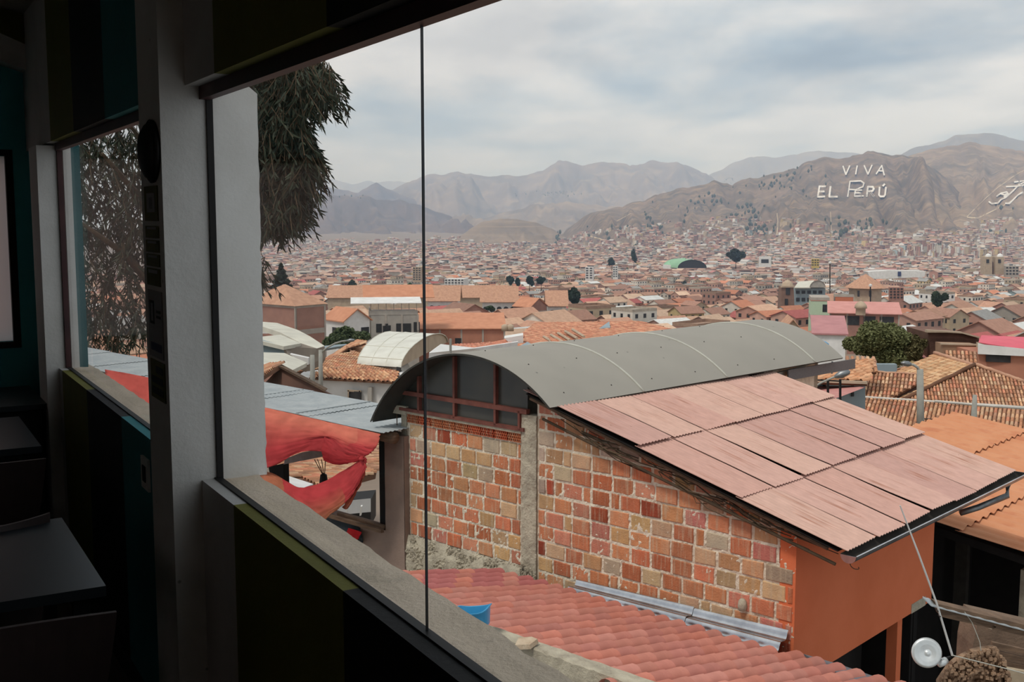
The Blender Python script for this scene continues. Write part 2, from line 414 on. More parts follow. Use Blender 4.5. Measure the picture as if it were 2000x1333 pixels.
# ---- chairs: a curved shell back, a seat and four splayed legs
def chair(s, n, face, top, half, label, dz=0.0):
    """s, n: middle of the backrest; face = +1 looks towards +s"""
    t = thing('shell_chair', label, 'chair', Wf(s + face * 0.2, n, 0), 'dark shell chairs at the window tables')
    def bf(u, v):
        a = (u - 0.5) * 2; w = half * (1 - 0.22 * (1 - v) ** 1.2)
        return Wf(s + face * (0.05 * a * a * -1 + 0.06 + (1 - v) * 0.07) - face * 0.0, n + a * w, 0.46 + (top - 0.46) * v + 0.012 * (1 - a * a) * -1 * v)
    V, F = thick(grid(bf, 14, 10), Wf(1, 0, 0) - Vector(Wf(0, 0, 0)) if False else WD * face, 0.012)
    mk('backrest', (V, F), M_chair, t, smooth=False)
    def sf(u, v):
        a = (u - 0.5) * 2
        return Wf(s + face * (0.10 + 0.36 * v), n + a * (half * (0.80 + 0.12 * v)), 0.455 - 0.012 * (1 - a * a) - 0.02 * max(0, v - 0.8) * 5)
    mk('seat', thick(grid(sf, 10, 8), (0, 0, 1), 0.014), M_chair, t)
    for a in (-1, 1):
        for b in (0.16, 0.40):
            mk('leg', tube([Wf(s + face * b, n + a * 0.13, 0.445), Wf(s + face * (b + (0.05 if b > 0.3 else -0.06)), n + a * 0.19, 0.0)], 0.011, 8), M_legs, t)
    return t
def chair_px(x, y, z, face, label):
    P = onz(x, y, z); q = P - WO; s, n = q.dot(WD), q.dot(WN)
    return chair(s, n - 0.21, face, z, 0.21, label)
chair_px(228, 1196, 0.80, 1, 'curved dark chair closest to us with a pale top edge')
chair_px(97, 1001, 0.765, -1, 'dark chair on the far side of the near table')
chair_px(90, 896, 0.80, 1, 'dark curved chair drawn up to the far table')
cb_ = thing('low_cabinet', 'low black cabinet against the teal end wall', 'cabinet', Wf(2.85, -0.3, 0))
mk('body', box(2.55, 3.12, -0.12, -0.62, 0.0, 0.74, Wf), M_black, cb_)
mk('top', box(2.52, 3.15, -0.10, -0.64, 0.74, 0.765, Wf), M_table, cb_)
# ---- things on the pillar
sF, zF = wpx(300, 296, -0.119)
fx = thing('wall_speaker', 'black domed round fixture on the pillar side', 'speaker', Wf(sF, -0.119, zF))
mk('rim', lathe([(0.001, 0.0), (0.078, 0.0), (0.080, 0.008), (0.074, 0.012)], 28, -WN, Wf(sF, -0.1195, zF)), M_black, fx, smooth=True)
mk('dome', lathe([(0.074, 0.008), (0.066, 0.020), (0.046, 0.031), (0.022, 0.036), (0.001, 0.038)], 28, -WN, Wf(sF, -0.1195, zF)), M_black, fx, smooth=True)
def plaque(y0, y1, s0, s1, c, nm, label, cat, marks=()):
    za, zb_ = wpx(310, y0, -0.119)[1], wpx(310, y1, -0.119)[1]
    t = thing(nm, label, cat, Wf((s0 + s1) / 2, -0.119, zb_), 'plaques down the pillar')
    V, F = box(s0, s1, -0.122, -0.1192, zb_, za, Wf); mk('board', (V, F), M_paint, t, cols=[c] * 6)
    for (a, b, c_, d, cc) in marks:
        V, F = box(s0 + (s1 - s0) * a, s0 + (s1 - s0) * b, -0.1228, -0.122, zb_ + (za - zb_) * c_, zb_ + (za - zb_) * d, Wf)
        mk('mark', (V, F), M_paint, t, cols=[cc] * 6)
    return t
PALE, OL2, DK = lin((150, 148, 150)), lin((92, 90, 34)), lin((24, 24, 26))
plaque(362, 432, 0.06, 0.21, OL2, 'sign_plaque', 'olive plaque with a pale oval at the top of the pillar strip', 'sign', [(0.2, 0.8, 0.25, 0.8, PALE), (0.35, 0.6, 0.35, 0.68, DK)])
for k_, (y0, y1) in enumerate(((442, 466), (470, 494), (498, 522), (526, 560))):
    plaque(y0, y1, 0.06, 0.21, OL2, 'sign_plaque', ['olive plaque second from the top on the pillar', 'olive plaque third from the top on the pillar', 'olive plaque fourth from the top on the pillar', 'olive plaque just above the pale plaque with a zero'][k_], 'sign', [(0.15, 0.85, 0.72, 0.92, PALE)])
plaque(570, 700, 0.05, 0.21, PALE, 'sign_plaque', 'pale plaque with a dark zero halfway down the pillar', 'sign',
       [(0.55, 0.62, 0.5, 0.85, DK), (0.8, 0.87, 0.5, 0.85, DK), (0.62, 0.8, 0.81, 0.85, DK), (0.62, 0.8, 0.5, 0.54, DK), (0.1, 0.4, 0.6, 0.64, DK), (0.1, 0.4, 0.68, 0.72, DK), (0.1, 0.85, 0.1, 0.22, lin((50, 50, 90)))])
plaque(706, 780, 0.045, 0.205, OL2, 'sign_plaque', 'olive plaque at the foot of the pillar strip', 'sign', [(0.1, 0.9, 0.12, 0.3, DK), (0.1, 0.9, 0.4, 0.58, DK), (0.1, 0.6, 0.68, 0.86, DK)])
# small light switch on the striped parapet
ss, sz = wpx(287, 925, -0.044)
sw = thing('wall_socket', 'small pale socket plate on the teal stripe below the sill', 'socket', Wf(ss, -0.044, sz))
mk('plate', box(ss - 0.05, ss + 0.05, -0.052, -0.0442, sz - 0.05, sz + 0.05, Wf), M_white, sw)
mk('insert', box(ss - 0.02, ss + 0.02, -0.055, -0.052, sz - 0.025, sz + 0.025, Wf), M_black, sw)
# ================================================================== THE BRICK HOUSE
def pix(P):
    x, y, z = P[0], P[1], P[2] - EYE
    f = y * cp_ - z * sp_; up = y * sp_ + z * cp_
    return CX + FPX * x / f, CY - FPX * up / f
AL = R(47.2)
E1 = Vector((math.sin(AL), -math.cos(AL), 0)); E2 = Vector((math.cos(AL), math.sin(AL), 0))
C0 = atY(1050, 1000, 12.0); C0.z = 0
def Bf(s, t, z):
    p = C0 + E1 * s + E2 * t; return (p.x, p.y, z)
def bp(x, y, t):
    P = onpl(x, y, C0 + E2 * t, E2); q = P - C0; return q.dot(E1), P.z
def bs(x, y, s):
    P = onpl(x, y, C0 + E1 * s, E1); q = P - C0; return q.dot(E2), P.z
def bz(x, y, z):
    P = onz(x, y, z); q = P - C0; return q.dot(E1), q.dot(E2)
def bplane(x, y, s0, z0, k):
    """point on the plane z = z0 - k (s - s0), level along E2"""
    n = Vector((E1.x * k, E1.y * k, 1.0)); P = onpl(x, y, Bf(s0, 0, z0), n); q = P - C0
    return q.dot(E1), q.dot(E2), P.z
M_brick = mat('fired_brick', (1.0, 1.0, 1.0, 1), (0.72, 0.74, 0.78, 1), 0.92, 9.0, 0.8, 55, obcol=True, coord='Object', mottle=(0.3, 0.72),
              streak=((196, 176, 148), (30, 30, 3.0), 0.50, 0.72, 0.6))
M_mortar = mat('rough_mortar', (238, 226, 204), (208, 194, 172), 0.95, 14.0, 1.2, 60, mottle=(0.3, 0.7), speck=((70, 62, 54), 34.0, 0.10))
M_conc = mat('cast_concrete', (196, 186, 164), (160, 150, 132), 0.95, 7.0, 1.4, 45, speck=((84, 76, 66), 22.0, 0.09))
M_orange = mat('orange_render', (222, 122, 82), (206, 108, 68), 0.9, 1.6, 0.35, 30, mottle=(0.25, 0.75), detail=8)
M_sheet = mat('pink_fibre_sheet', (1, 1, 1, 1), (0.88, 0.86, 0.85, 1), 0.88, 3.0, 0.2, 60, obcol=True,
              streak=((150, 102, 78), (1, 1, 1), 2, 3, 0))
M_sheetrot = None
M_vault = mat('weathered_grey_vault', (156, 150, 139), (145, 140, 130), 0.72, 1.4, 0.12, 40, speck=((96, 94, 88), 3.0, 0.05), mottle=(0.2, 0.8))
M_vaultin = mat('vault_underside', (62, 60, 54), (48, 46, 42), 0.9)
M_seam = mat('pale_seam', (186, 184, 172), (170, 168, 156), 0.6)
M_redwood = mat('red_brown_steel', (122, 72, 60), (96, 54, 46), 0.6, 8.0, 0.3, 40)
M_darkpane = mat('dark_translucent_sheet', (70, 66, 58), (56, 54, 50), 0.28, 3.0, spec=0.5)
M_plyw = mat('plywood', (112, 84, 62), (90, 68, 52), 0.8)
M_galv = mat('galvanised_steel', (214, 214, 214), (180, 180, 182), 0.24, 5.0, metal=1.0)
M_gutter = mat('dull_gutter_steel', (150, 152, 152), (118, 120, 120), 0.42, 6.0, metal=0.75)
M_gutin = mat('gutter_inside', (58, 52, 46), (44, 40, 36), 0.9)
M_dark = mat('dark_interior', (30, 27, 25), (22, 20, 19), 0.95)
M_wood = mat('weathered_wood', (124, 100, 80), (92, 74, 60), 0.9, 6.0, 0.6, 40, stretch=(1, 1, 6))
M_plaster = mat('brown_plaster', (150, 128, 114), (124, 106, 96), 0.95, 2.5, 0.6, 40, mottle=(0.25, 0.75))
M_twig = mat('dry_twigs', (92, 76, 58), (66, 54, 42), 0.95)
bh = thing('brick_house', 'brick house with grey vaulted roof, pink sheet lean-to and orange end wall', 'house', Bf(0, 0, -6.5))
# --- roof line of the lean-to
tF = -0.22
s1, z1 = bp(1085, 795, tF); s2, z2 = bp(1655, 1079, tF); KR = (z1 - z2) / (s2 - s1)
def zr(s): return z1 - KR * (s - s1)
def roof_line(s): return zr(s) - 0.06
tV = -0.34
pL = bp(733, 800, tV); pT = bp(882, 691, tV); pR = bp(1074, 797, tV)
SC = bp(1556, 1100, 0)[0]                 # corner with the orange wall
# --- masonry behind the bricks
zJ = bp(1051, 932, 0)[1]; hR = (zJ - bp(1049.5, 1053.5, 0)[1]) / 4.0; pB = SC / 12.0
def mortar(fu, fv, nu, nv, s0, s1_, zb, ztop):
    def f(u, v):
        s = s0 + (s1_ - s0) * u; zt = ztop(s); z = zb + (zt - zb) * v
        d = 0.009 * mnoise.noise(Vector((s * 12, z * 12, 0))) + 0.012 * mnoise.noise(Vector((s * 37, z * 37, 3)))
        return Bf(s, -d - 0.007, z)
    return grid(f, nu, nv)
mk('mortar_bed', mortar(0, 0, 150, 90, 0.0, SC, -3.4, roof_line), M_mortar, bh)
SL = bp(800, 1000, 0)[0]; SLL = bp(788, 1000, 0)[0]; SCL = bp(1022, 1000, 0)[0]
latt = lambda s: bp(910, 833, 0)[1]
zlat_top = (bp(797, 806, 0)[1] + bp(1020, 848, 0)[1]) / 2; zlat_bot = zlat_top - 0.105
mk('mortar_bed', mortar(0, 0, 120, 80, SLL, SCL, -3.0, lambda s: zlat_top + 0.03), M_mortar, bh)
mk('masonry_core', join(box(0.0, SC - 0.01, 0.03, 0.2, -6.5, zr(SC) - 0.35, Bf), box(SLL, SCL, 0.03, 0.2, -6.5, zlat_top, Bf),
   prism([Bf(0, 0.03, zr(SC) - 0.4), Bf(SC - 0.01, 0.03, zr(SC) - 0.4), Bf(SC - 0.01, 0.03, roof_line(SC)), Bf(0, 0.03, roof_line(0))], E2 * 0.17)), M_mortar, bh)
# --- bricks
BC = [((202, 126, 88), 4.4), ((196, 114, 78), 3.0), ((208, 138, 108), 2), ((206, 160, 114), 2.8), ((202, 168, 128), 2.4), ((210, 142, 100), 2.4), ((206, 128, 110), 1.2), ((188, 166, 140), 1.0), ((168, 80, 54), 0.5)]
def bcol(hi):
    w = [x[1] * ((1.6 if k in (3, 4, 5, 7) else 0.7) if hi else (0.8 if k in (3, 4, 7) else 1.1)) for k, x in enumerate(BC)]
    c = random.choices([x[0] for x in BC], w)[0]
    j = random.uniform(0.9, 1.08)
    return lin(tuple(min(255, v * j * random.uniform(0.97, 1.03)) / 255.0 for v in c))
def brick_mesh(s0, s1_, za0, za1, zb0, zb1, pr):
    """front face slightly pillowed, worn edges; top may slant"""
    e = 0.006
    o = [Bf(s0, 0.05, za0), Bf(s1_, 0.05, za1), Bf(s1_, 0.05, zb1), Bf(s0, 0.05, zb0)]
    m = [Bf(s0, -pr + e, za0), Bf(s1_, -pr + e, za1), Bf(s1_, -pr + e, zb1), Bf(s0, -pr + e, zb0)]
    i = [Bf(s0 + e, -pr, za0 + e), Bf(s1_ - e, -pr, za1 + e), Bf(s1_ - e, -pr, zb1 - e), Bf(s0 + e, -pr, zb0 - e)]
    V = o + m + i; F = [(8, 9, 10, 11)]
    for k in range(4):
        F.append((4 + k, 4 + (k + 1) % 4, 8 + (k + 1) % 4, 8 + k)); F.append((k, (k + 1) % 4, 4 + (k + 1) % 4, 4 + k))
    return V, F
def lay(sa, sb, zrow, zfun, row, hi, off):
    s = sa
    first = True
    while s < sb - 0.03:
        w = pB * random.uniform(0.94, 1.05)
        if first: w = pB * off * random.uniform(0.9, 1.1); first = False
        elif random.random() < 0.06: w = pB * 0.45
        e_ = min(s + w, sb)
        if sb - e_ < 0.05: e_ = sb
        g = 0.018 + random.random() * 0.014; a0, a1 = s + g / 2 + 0.002, e_ - g / 2 - 0.002
        b0 = zrow + 0.013 + random.uniform(-0.004, 0.006); t0 = zrow + hR - 0.012 + random.uniform(-0.006, 0.004)
        tl = random.uniform(-0.004, 0.004)
        T0, T1 = min(t0 + tl, zfun(a0)), min(t0 - tl, zfun(a1))
        if T0 - b0 > 0.03 and T1 - b0 > 0.012 and a1 - a0 > 0.02:
            mk('brick', brick_mesh(a0, a1, b0 - tl, b0 + tl, T0, T1, random.uniform(0.010, 0.024)), M_brick, bh, color=bcol(hi))
        s = e_
row = 0
z = zJ + 5 * hR
while z > -2.75:
    lay(0.012, SC - 0.012, z, roof_line, row, z > zJ - hR, 0.85 if row % 2 else 0.42)
    z -= hR; row += 1
zL = zlat_bot - hR - 0.01; row = 0
zbase = bp(900, 1092, 0)[1]
for row in range(12):
    def zf(s): return zL + hR * 2
    # the lowest courses end on the slanting concrete base
    if zL < bp(800, 1066, 0)[1] - 0.03: break
    lay(SL + 0.02, SCL - 0.02, zL, zf, row, zL > zJ, 0.5 if row % 2 else 0.95)
    zL -= hR
zbL = zL + hR
# --- row of hollow bricks laid on end, holes showing
nb = 9; wl = (SCL - SL) / nb
for k in range(nb):
    a, b = SL + k * wl + 0.006, SL + (k + 1) * wl - 0.006
    t0, t1 = zlat_bot + 0.004, zlat_top - 0.004 + random.uniform(-.006, 0)
    parts = [box(a, b, -0.008, 0.05, t0, t1, Bf)]
    for r in range(4):
        zz = t0 + (t1 - t0) * r / 3; parts.append(box(a, b, -0.034, -0.008, zz - 0.0035, zz + 0.0035, Bf))
    for r in range(3):
        za, zb_ = t0 + (t1 - t0) * r / 3, t0 + (t1 - t0) * (r + 1) / 3
        for c in range(7 + r % 2):
            ss_ = a + (b - a) * (c + (0 if r % 2 else 0.5)) / 7
            parts.append(box(max(a, ss_ - 0.0045), min(b, ss_ + 0.0045), -0.034, -0.008, za, zb_, Bf))
    V, F = join(*parts)
    o = mk('hollow_brick', (V, F), M_brick, bh, color=lin(random.choice([(196, 96, 62), (184, 84, 54), (190, 112, 74), (170, 84, 60)])))
    o.data.materials.append(M_dark)
    o.data.polygons[2].material_index = 1  # hole backs coloured near-black for the shade inside
mk('mortar_ledge', box(SL, SCL, -0.045, 0.05, zlat_top, zlat_top + 0.035, Bf), M_conc, bh)
# --- concrete columns and the rough footing
def rough(s0, s1_, zb, zt, t0, amp, fr_, nu, nv):
    def f(u, v):
        s = s0 + (s1_ - s0) * u; z = zb + (zt - zb) * v; e = min(u, 1 - u) < 1e-6
        d = amp * (mnoise.noise(Vector((s * fr_, z * fr_, 5))) + 0.6 * mnoise.noise(Vector((s * fr_ * 2.7, z * fr_ * 2.7, 8))))
        return Bf(s, t0 - d, z)
    return join(grid(f, nu, nv), box(s0, s1_, t0 + 0.01, 0.1, zb, zt, Bf))
mk('concrete_column', rough(SCL, 0.008, -3.4, bp(1036, 812, -0.03)[1], -0.035, 0.008, 14, 14, 120), M_conc, bh)
mk('concrete_column', rough(SLL, SL - 0.015, -3.0, zlat_top, -0.02, 0.006, 14, 6, 60), M_conc, bh)
mk('column_stub', rough(bp(765, 805, -.04)[0], SL + 0.01, zlat_top - 0.02, zlat_top + 0.085, -0.05, 0.01, 14, 14, 6), M_conc, bh)
def foot(u, v):
    s = SLL + (SCL + 0.02 - SLL) * u
    top = bp(800, 1066, 0)[1] * (1 - u) + (zbL - 0.02) * u if False else zbL + 0.01
    z = -4.0 + (top + 4.0) * v
    n1_ = mnoise.noise(Vector((s * 5, z * 7, 1))); n2_ = mnoise.noise(Vector((s * 30, z * 30, 2))); n3_ = mnoise.noise(Vector((s * 60, z * 60, 4)))
    smooth_ = 1.0 if n1_ > 0.0 else 0.15
    band = 0.05 * min(1, (1 - v) * 12)
    return Bf(s, -0.03 - band - 0.028 * (1.1 - smooth_) * (n2_ + 0.7 * n3_) - 0.02 * n1_, z)
mk('footing', grid(foot, 170, 110), M_conc, bh)
def rub(s, z, r):
    V, F = [], []
    c = Vector(Bf(s, -0.06 - r * 0.3, z))
    import itertools
    pts = []
    for (a, b, d) in itertools.product((-1, 1), repeat=3):
        v = Vector((a, b, d)).normalized() * r * random.uniform(0.7, 1.15); pts.append(tuple(c + v))
    idx = {(-1, -1, -1): 0, (-1, -1, 1): 1, (-1, 1, -1): 2, (-1, 1, 1): 3, (1, -1, -1): 4, (1, -1, 1): 5, (1, 1, -1): 6, (1, 1, 1): 7}
    return pts, [(0, 1, 3, 2), (4, 6, 7, 5), (0, 4, 5, 1), (2, 3, 7, 6), (0, 2, 6, 4), (1, 5, 7, 3)]
G = []
for k in range(900):
    u = random.random(); s = SLL + (0.02 - SLL) * u
    zt_ = zbL - 0.02
    z = zt_ - abs(random.gauss(0, 0.16)) if random.random() < 0.5 else zt_ - 0.42 + random.gauss(0, 0.07) + (0 if u < 0.75 else 0.2)
    if mnoise.noise(Vector((s * 5, z * 7, 1))) > 0.08 and u < 0.9: continue
    G.append(rub(s, z, random.uniform(0.006, 0.019)))
for k in range(160):
    G.append(rub(random.uniform(SCL, 0.03), bp(1040, 1150, 0)[1] + abs(random.gauss(0, 0.12)), random.uniform(0.008, 0.022)))
o = mk('rubble', join(*G), M_conc, bh); o['kind'] = 'stuff'
# --- a pale clay lump on the wall and rubbish under the eave
cs, cz = bp(1451, 1180, -0.03)
mk('mortar_lump', lathe([(0.0, -0.07), (0.035, -0.06), (0.045, -0.02), (0.038, 0.03), (0.02, 0.05), (0.0, 0.055)], 12, None, Bf(cs, -0.04, cz)), M_conc, bh, smooth=True)
tw = []
for k in range(46):
    a = random.uniform(0.15, SC * 0.98); ln = random.uniform(0.15, 0.75); dz_ = random.uniform(0.02, 0.2)
    b = a + ln; j = random.uniform(-0.06, 0.05)
    tw.append(tube([Bf(a, -0.05 - random.random() * .06, roof_line(a) - dz_), Bf((a + b) / 2, -0.06 - random.random() * .07, roof_line((a + b) / 2) - dz_ - 0.03 + j * .5), Bf(b, -0.05 - random.random() * .06, roof_line(b) - dz_ + j)], random.uniform(0.003, 0.008), 4))
o = mk('dry_vines', join(*tw), M_twig, bh); o['kind'] = 'stuff'
mk('rafter_pole', tube([Bf(0.15, -0.09, roof_line(0.15) - 0.20), Bf(SC * 0.5, -0.10, roof_line(SC * .5) - 0.19), Bf(SC + 0.42, -0.09, roof_line(SC + 0.42) - 0.16)], 0.016, 8), M_twig, bh)
mk('rafter_pole', tube([Bf(0.0, -0.12, roof_line(0) - 0.03), Bf(SC + 0.36, -0.12, roof_line(SC + 0.36) - 0.04)], 0.020, 8), M_wood, bh)
for k in range(7):
    a = SC * (0.52 + 0.065 * k); V, F = box(a, a + random.uniform(.1, .17), -0.05, 0.05, roof_line(a) - 0.115, roof_line(a) - 0.045, Bf)
    mk('brick', (V, F), M_brick, bh, color=bcol(False))
# --- orange end wall
zo = bs(1700, 1248, SC)[1]; tO = bs(1822, 1100, SC)[0]
mk('orange_wall', join(prism([Bf(SC, -0.012, zo), Bf(SC, tO, zo), Bf(SC, tO, zr(SC) - 0.03), Bf(SC, -0.012, zr(SC) - 0.03)], -E1 * 0.16)), M_orange, bh)
ta, za_ = bs(1775, 1200, SC); tb, _ = bs(1800, 1180, SC)
mk('grey_patch', box(SC - 0.155, SC + 0.004, ta + 0.06, tb + 0.1, zo - 0.004, zo + 0.10, Bf), M_conc, bh)
tp = bs(1770, 1260, SC)[0]
mk('orange_post', box(SC - 0.20, SC - 0.08, tp - 0.06, tp + 0.06, -6.5, zo, Bf), M_orange, bh)
mk('lower_room', join(box(SC - 1.7, SC - 1.6, 0.2, tO, -6.5, zo + 0.1, Bf), box(SC - 1.6, SC - 0.1, 0.0, 0.2, -6.5, zo, Bf), box(SC - 1.6, SC - 0.15, tO - 0.1, tO, -6.5, zo, Bf), box(SC - 1.6, SC - 0.17, 0.2, tO, zo + 0.02, zo + 0.12, Bf)), M_dark, bh)  # near-black walls put the recess's shade into the colour
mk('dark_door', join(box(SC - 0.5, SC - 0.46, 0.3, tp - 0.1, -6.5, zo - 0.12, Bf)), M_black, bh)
mk('back_wall', join(box(0, SC - 0.16, tO - 0.15, tO - 0.01, -6.5, zr(SC) - 0.1, Bf), box(-0.1, 0.05, 0.1, tO, -6.5, -0.5, Bf)), M_dark, bh)  # coloured near-black so it reads as unlit void
# --- pink sheets, three courses of seven, each a sheet with its own sag and gaps
_, tE, zE_ = bplane(1976, 918, s1, z1, KR)
print('roof depth', tE, 'eave', bplane(1655, 1079, s1, z1, KR), 'back top', bplane(1540, 738, s1, z1, KR), bplane(1660, 790, s1, z1, KR), 'vault')
sj1 = bp(1240, 875, tF)[0]; sj2 = bp(1437, 967, tF)[0]; sE = s2
srows = [bp(1022, 784, tF)[0], sj1, sj2, sE]
NC = 7; wC = (tE - tF) / NC
M_sheet = bpy.data.materials.new('pink_corrugated_sheet'); M_sheet.use_nodes = True
t_ = M_sheet.node_tree; b_ = t_.nodes['Principled BSDF']; lk = t_.links.new
b_.inputs['Roughness'].default_value = 0.85; b_.inputs['Specular IOR Level'].default_value = 0.25
uvn = N(t_, 'ShaderNodeUVMap', uv_map='UV'); oi = N(t_, 'ShaderNodeObjectInfo')
rnd = N(t_, 'ShaderNodeMath', operation='MULTIPLY', i_1=37.0); lk(oi.outputs['Random'], rnd.inputs[0])
cxyz = N(t_, 'ShaderNodeCombineXYZ'); lk(rnd.outputs[0], cxyz.inputs[2])
va = N(t_, 'ShaderNodeVectorMath', operation='ADD'); lk(uvn.outputs[0], va.inputs[0]); lk(cxyz.outputs[0], va.inputs[1])
mpn = N(t_, 'ShaderNodeMapping'); mpn.inputs['Scale'].default_value = (30.0, 1.1, 1.0); lk(va.outputs[0], mpn.inputs[0])
ns = N(t_, 'ShaderNodeTexNoise', i_Scale=1.0, i_Detail=3.0); lk(mpn.outputs[0], ns.inputs['Vector'])
mpo = N(t_, 'ShaderNodeMapping'); mpo.inputs['Scale'].default_value = (2.2, 1.6, 1.0); lk(va.outputs[0], mpo.inputs[0])
ns2 = N(t_, 'ShaderNodeTexNoise', i_Scale=1.3, i_Detail=2.0); lk(mpo.outputs[0], ns2.inputs['Vector'])
r_a = N(t_, 'ShaderNodeMapRange', i_1=0.50, i_2=0.66); lk(ns.outputs[0], r_a.inputs[0])
r_b = N(t_, 'ShaderNodeMapRange', i_1=0.42, i_2=0.60); lk(ns2.outputs[0], r_b.inputs[0])
sepu = N(t_, 'ShaderNodeSeparateXYZ'); lk(uvn.outputs[0], sepu.inputs[0])
r_c = N(t_, 'ShaderNodeValToRGB'); lk(sepu.outputs[1], r_c.inputs[0])
e = r_c.color_ramp.elements; e[0].position = 0.02; e[0].color = (0.5, 0.5, 0.5, 1); e[1].position = 0.85; e[1].color = (0, 0, 0, 1)
x_ = e.new(0.55); x_.color = (1, 1, 1, 1)
m1 = N(t_, 'ShaderNodeMath', operation='MULTIPLY'); lk(r_a.outputs[0], m1.inputs[0]); lk(r_b.outputs[0], m1.inputs[1])
m2 = N(t_, 'ShaderNodeMath', operation='MULTIPLY'); lk(m1.outputs[0], m2.inputs[0]); lk(r_c.outputs[0], m2.inputs[1])
m3 = N(t_, 'ShaderNodeMath', operation='MULTIPLY', i_1=0.75); lk(m2.outputs[0], m3.inputs[0])
mxc = N(t_, 'ShaderNodeMix', data_type='RGBA'); lk(m3.outputs[0], mxc.inputs[0]); lk(oi.outputs['Color'], mxc.inputs[6]); mxc.inputs[7].default_value = lin((152, 98, 74))
ns3 = N(t_, 'ShaderNodeTexNoise', i_Scale=9.0, i_Detail=6.0); lk(va.outputs[0], ns3.inputs['Vector'])
r_d = N(t_, 'ShaderNodeMapRange', i_1=0.3, i_2=0.7, i_3=0.90, i_4=1.06); lk(ns3.outputs[0], r_d.inputs[0])
mc = N(t_, 'ShaderNodeMix', data_type='RGBA', blend_type='MULTIPLY'); mc.inputs[0].default_value = 1.0
lk(mxc.outputs[2], mc.inputs[6]); cr_ = N(t_, 'ShaderNodeCombineColor')
for q in range(3): lk(r_d.outputs[0], cr_.inputs[q])
lk(cr_.outputs[0], mc.inputs[7])
vo_ = N(t_, 'ShaderNodeTexVoronoi', i_Scale=7.0); lk(va.outputs[0], vo_.inputs['Vector'])
r_e = N(t_, 'ShaderNodeMapRange', i_1=0.055, i_2=0.03, i_3=0.0, i_4=0.7); lk(vo_.outputs['Distance'], r_e.inputs[0])
md = N(t_, 'ShaderNodeMix', data_type='RGBA'); lk(r_e.outputs[0], md.inputs[0]); lk(mc.outputs[2], md.inputs[6]); md.inputs[7].default_value = lin((104, 66, 52))
lk(md.outputs[2], b_.inputs['Base Color'])
def sheet(sa, sb, ta_, tb_, lift_a, lift_b, skew, colr, name='roof_sheet', m=None, zf=zr, waves=10, amp=0.011, parent=None, g0=0.0, g1=0.0):
    nseg = waves * 6; V = []; F = []; UV = []
    rows_ = 5
    for j in range(rows_ + 1):
        v = j / rows_
        for i in range(nseg + 1):
            u = i / nseg; s = sa + (sb - sa) * v; t = ta_ + (tb_ - ta_ - g0 * (1 - v) - g1 * v) * u
            z = zf(s) + amp * math.cos(2 * math.pi * waves * u) + lift_a * (1 - v) + lift_b * v + skew * (u - 0.5) + 0.006 * mnoise.noise(Vector((s * 2, t * 2, sa)))
            V.append(Bf(s, t, z)); UV.append((u, v))
    n = nseg + 1
    F = [(j * n + i, j * n + i + 1, (j + 1) * n + i + 1, (j + 1) * n + i) for j in range(rows_) for i in range(nseg)]
    k = len(V); V2, F2 = thick((V, F), (0, 0, 1), 0.005)
    o = mk(name, (V2, F2), m or M_sheet, parent or bh, color=colr, smooth=False)
    uv = o.data.uv_layers.new(name='UV'); UV = UV + UV
    uv.data.foreach_set('uv', [c for l in o.data.loops for c in UV[l.vertex_index]])
    return o
PK = [(196, 154, 140), (200, 160, 146), (190, 150, 138), (202, 164, 148)]
for r in range(3):
    for c in range(NC):
        ta_, tb_ = tF + c * wC, tF + (c + 1) * wC + 0.015
        sa, sb = srows[r], srows[r + 1] + (0.055 if r < 2 else 0.0) + random.uniform(-0.008, 0.010)
        if r == 0 and c > 0: sa = pR[0] - 0.05 + 0.052 * (ta_ - tV)
        dz_ = 0.012 - 0.010 * r
        col_ = lin(random.choice(PK))
        sheet(sa, sb, ta_, tb_, dz_ + random.uniform(0, 0.006), dz_ + random.uniform(0.008, 0.032), random.uniform(-0.012, 0.012), col_, amp=0.0048, g0=random.uniform(0.018, 0.034), g1=random.choice([0.022, 0.04, 0.055]) + random.uniform(-0.004, 0.006))
mk('shade_underlay', prism([Bf(srows[0] + 0.02, tF + 0.02, zr(srows[0]) - 0.03), Bf(sE - 0.10, tF + 0.02, zr(sE) - 0.015), Bf(sE - 0.10, tE - 0.03, zr(sE) - 0.015), Bf(srows[0] + 0.02, tE - 0.03, zr(srows[0]) - 0.03)], (0, 0, -0.008)), M_dark, bh)  # near-black sheet, painted shade behind the gaps between sheets
for k in range(5):
    t0 = tF + 0.12 + (tE - tF - 0.2) * k / 4
    if k: mk('rafter', bar(Bf(0.1, t0, zr(0.1) - 0.085), Bf(sE - 0.06, t0, zr(sE) - 0.085), 0.05, 0.06), M_wood, bh)
# --- gutter along the eave
gr_ = 0.072; gs = sE + 0.035; gz = zr(sE) - 0.012
GV = []; GF = []; nG = 12
ts_ = [tF - 0.05 + (tE - tF + 0.12) * i / 20 for i in range(21)]
for t in ts_:
    for k in range(nG + 1):
        a = math.pi + math.pi * k / nG
        GV.append(Bf(gs + gr_ * math.cos(a), t, gz + gr_ * math.sin(a) * 0.95))
GF = [(j * (nG + 1) + i, j * (nG + 1) + i + 1, (j + 1) * (nG + 1) + i + 1, (j + 1) * (nG + 1) + i) for j in range(20) for i in range(nG)]
mk('gutter', (GV, GF), M_gutter, bh, smooth=True)
mk('gutter_lining', ([tuple(Vector(v) + Vector((0, 0, 0.004)) * 1 + (Vector(Bf(gs, 0, 0)) - Vector(Bf(0, 0, 0))) * 0 for k in [0]) if False else tuple(Vector(v) * 1 + Vector((0, 0, 0.006))) for v in GV], GF), M_gutin, bh)
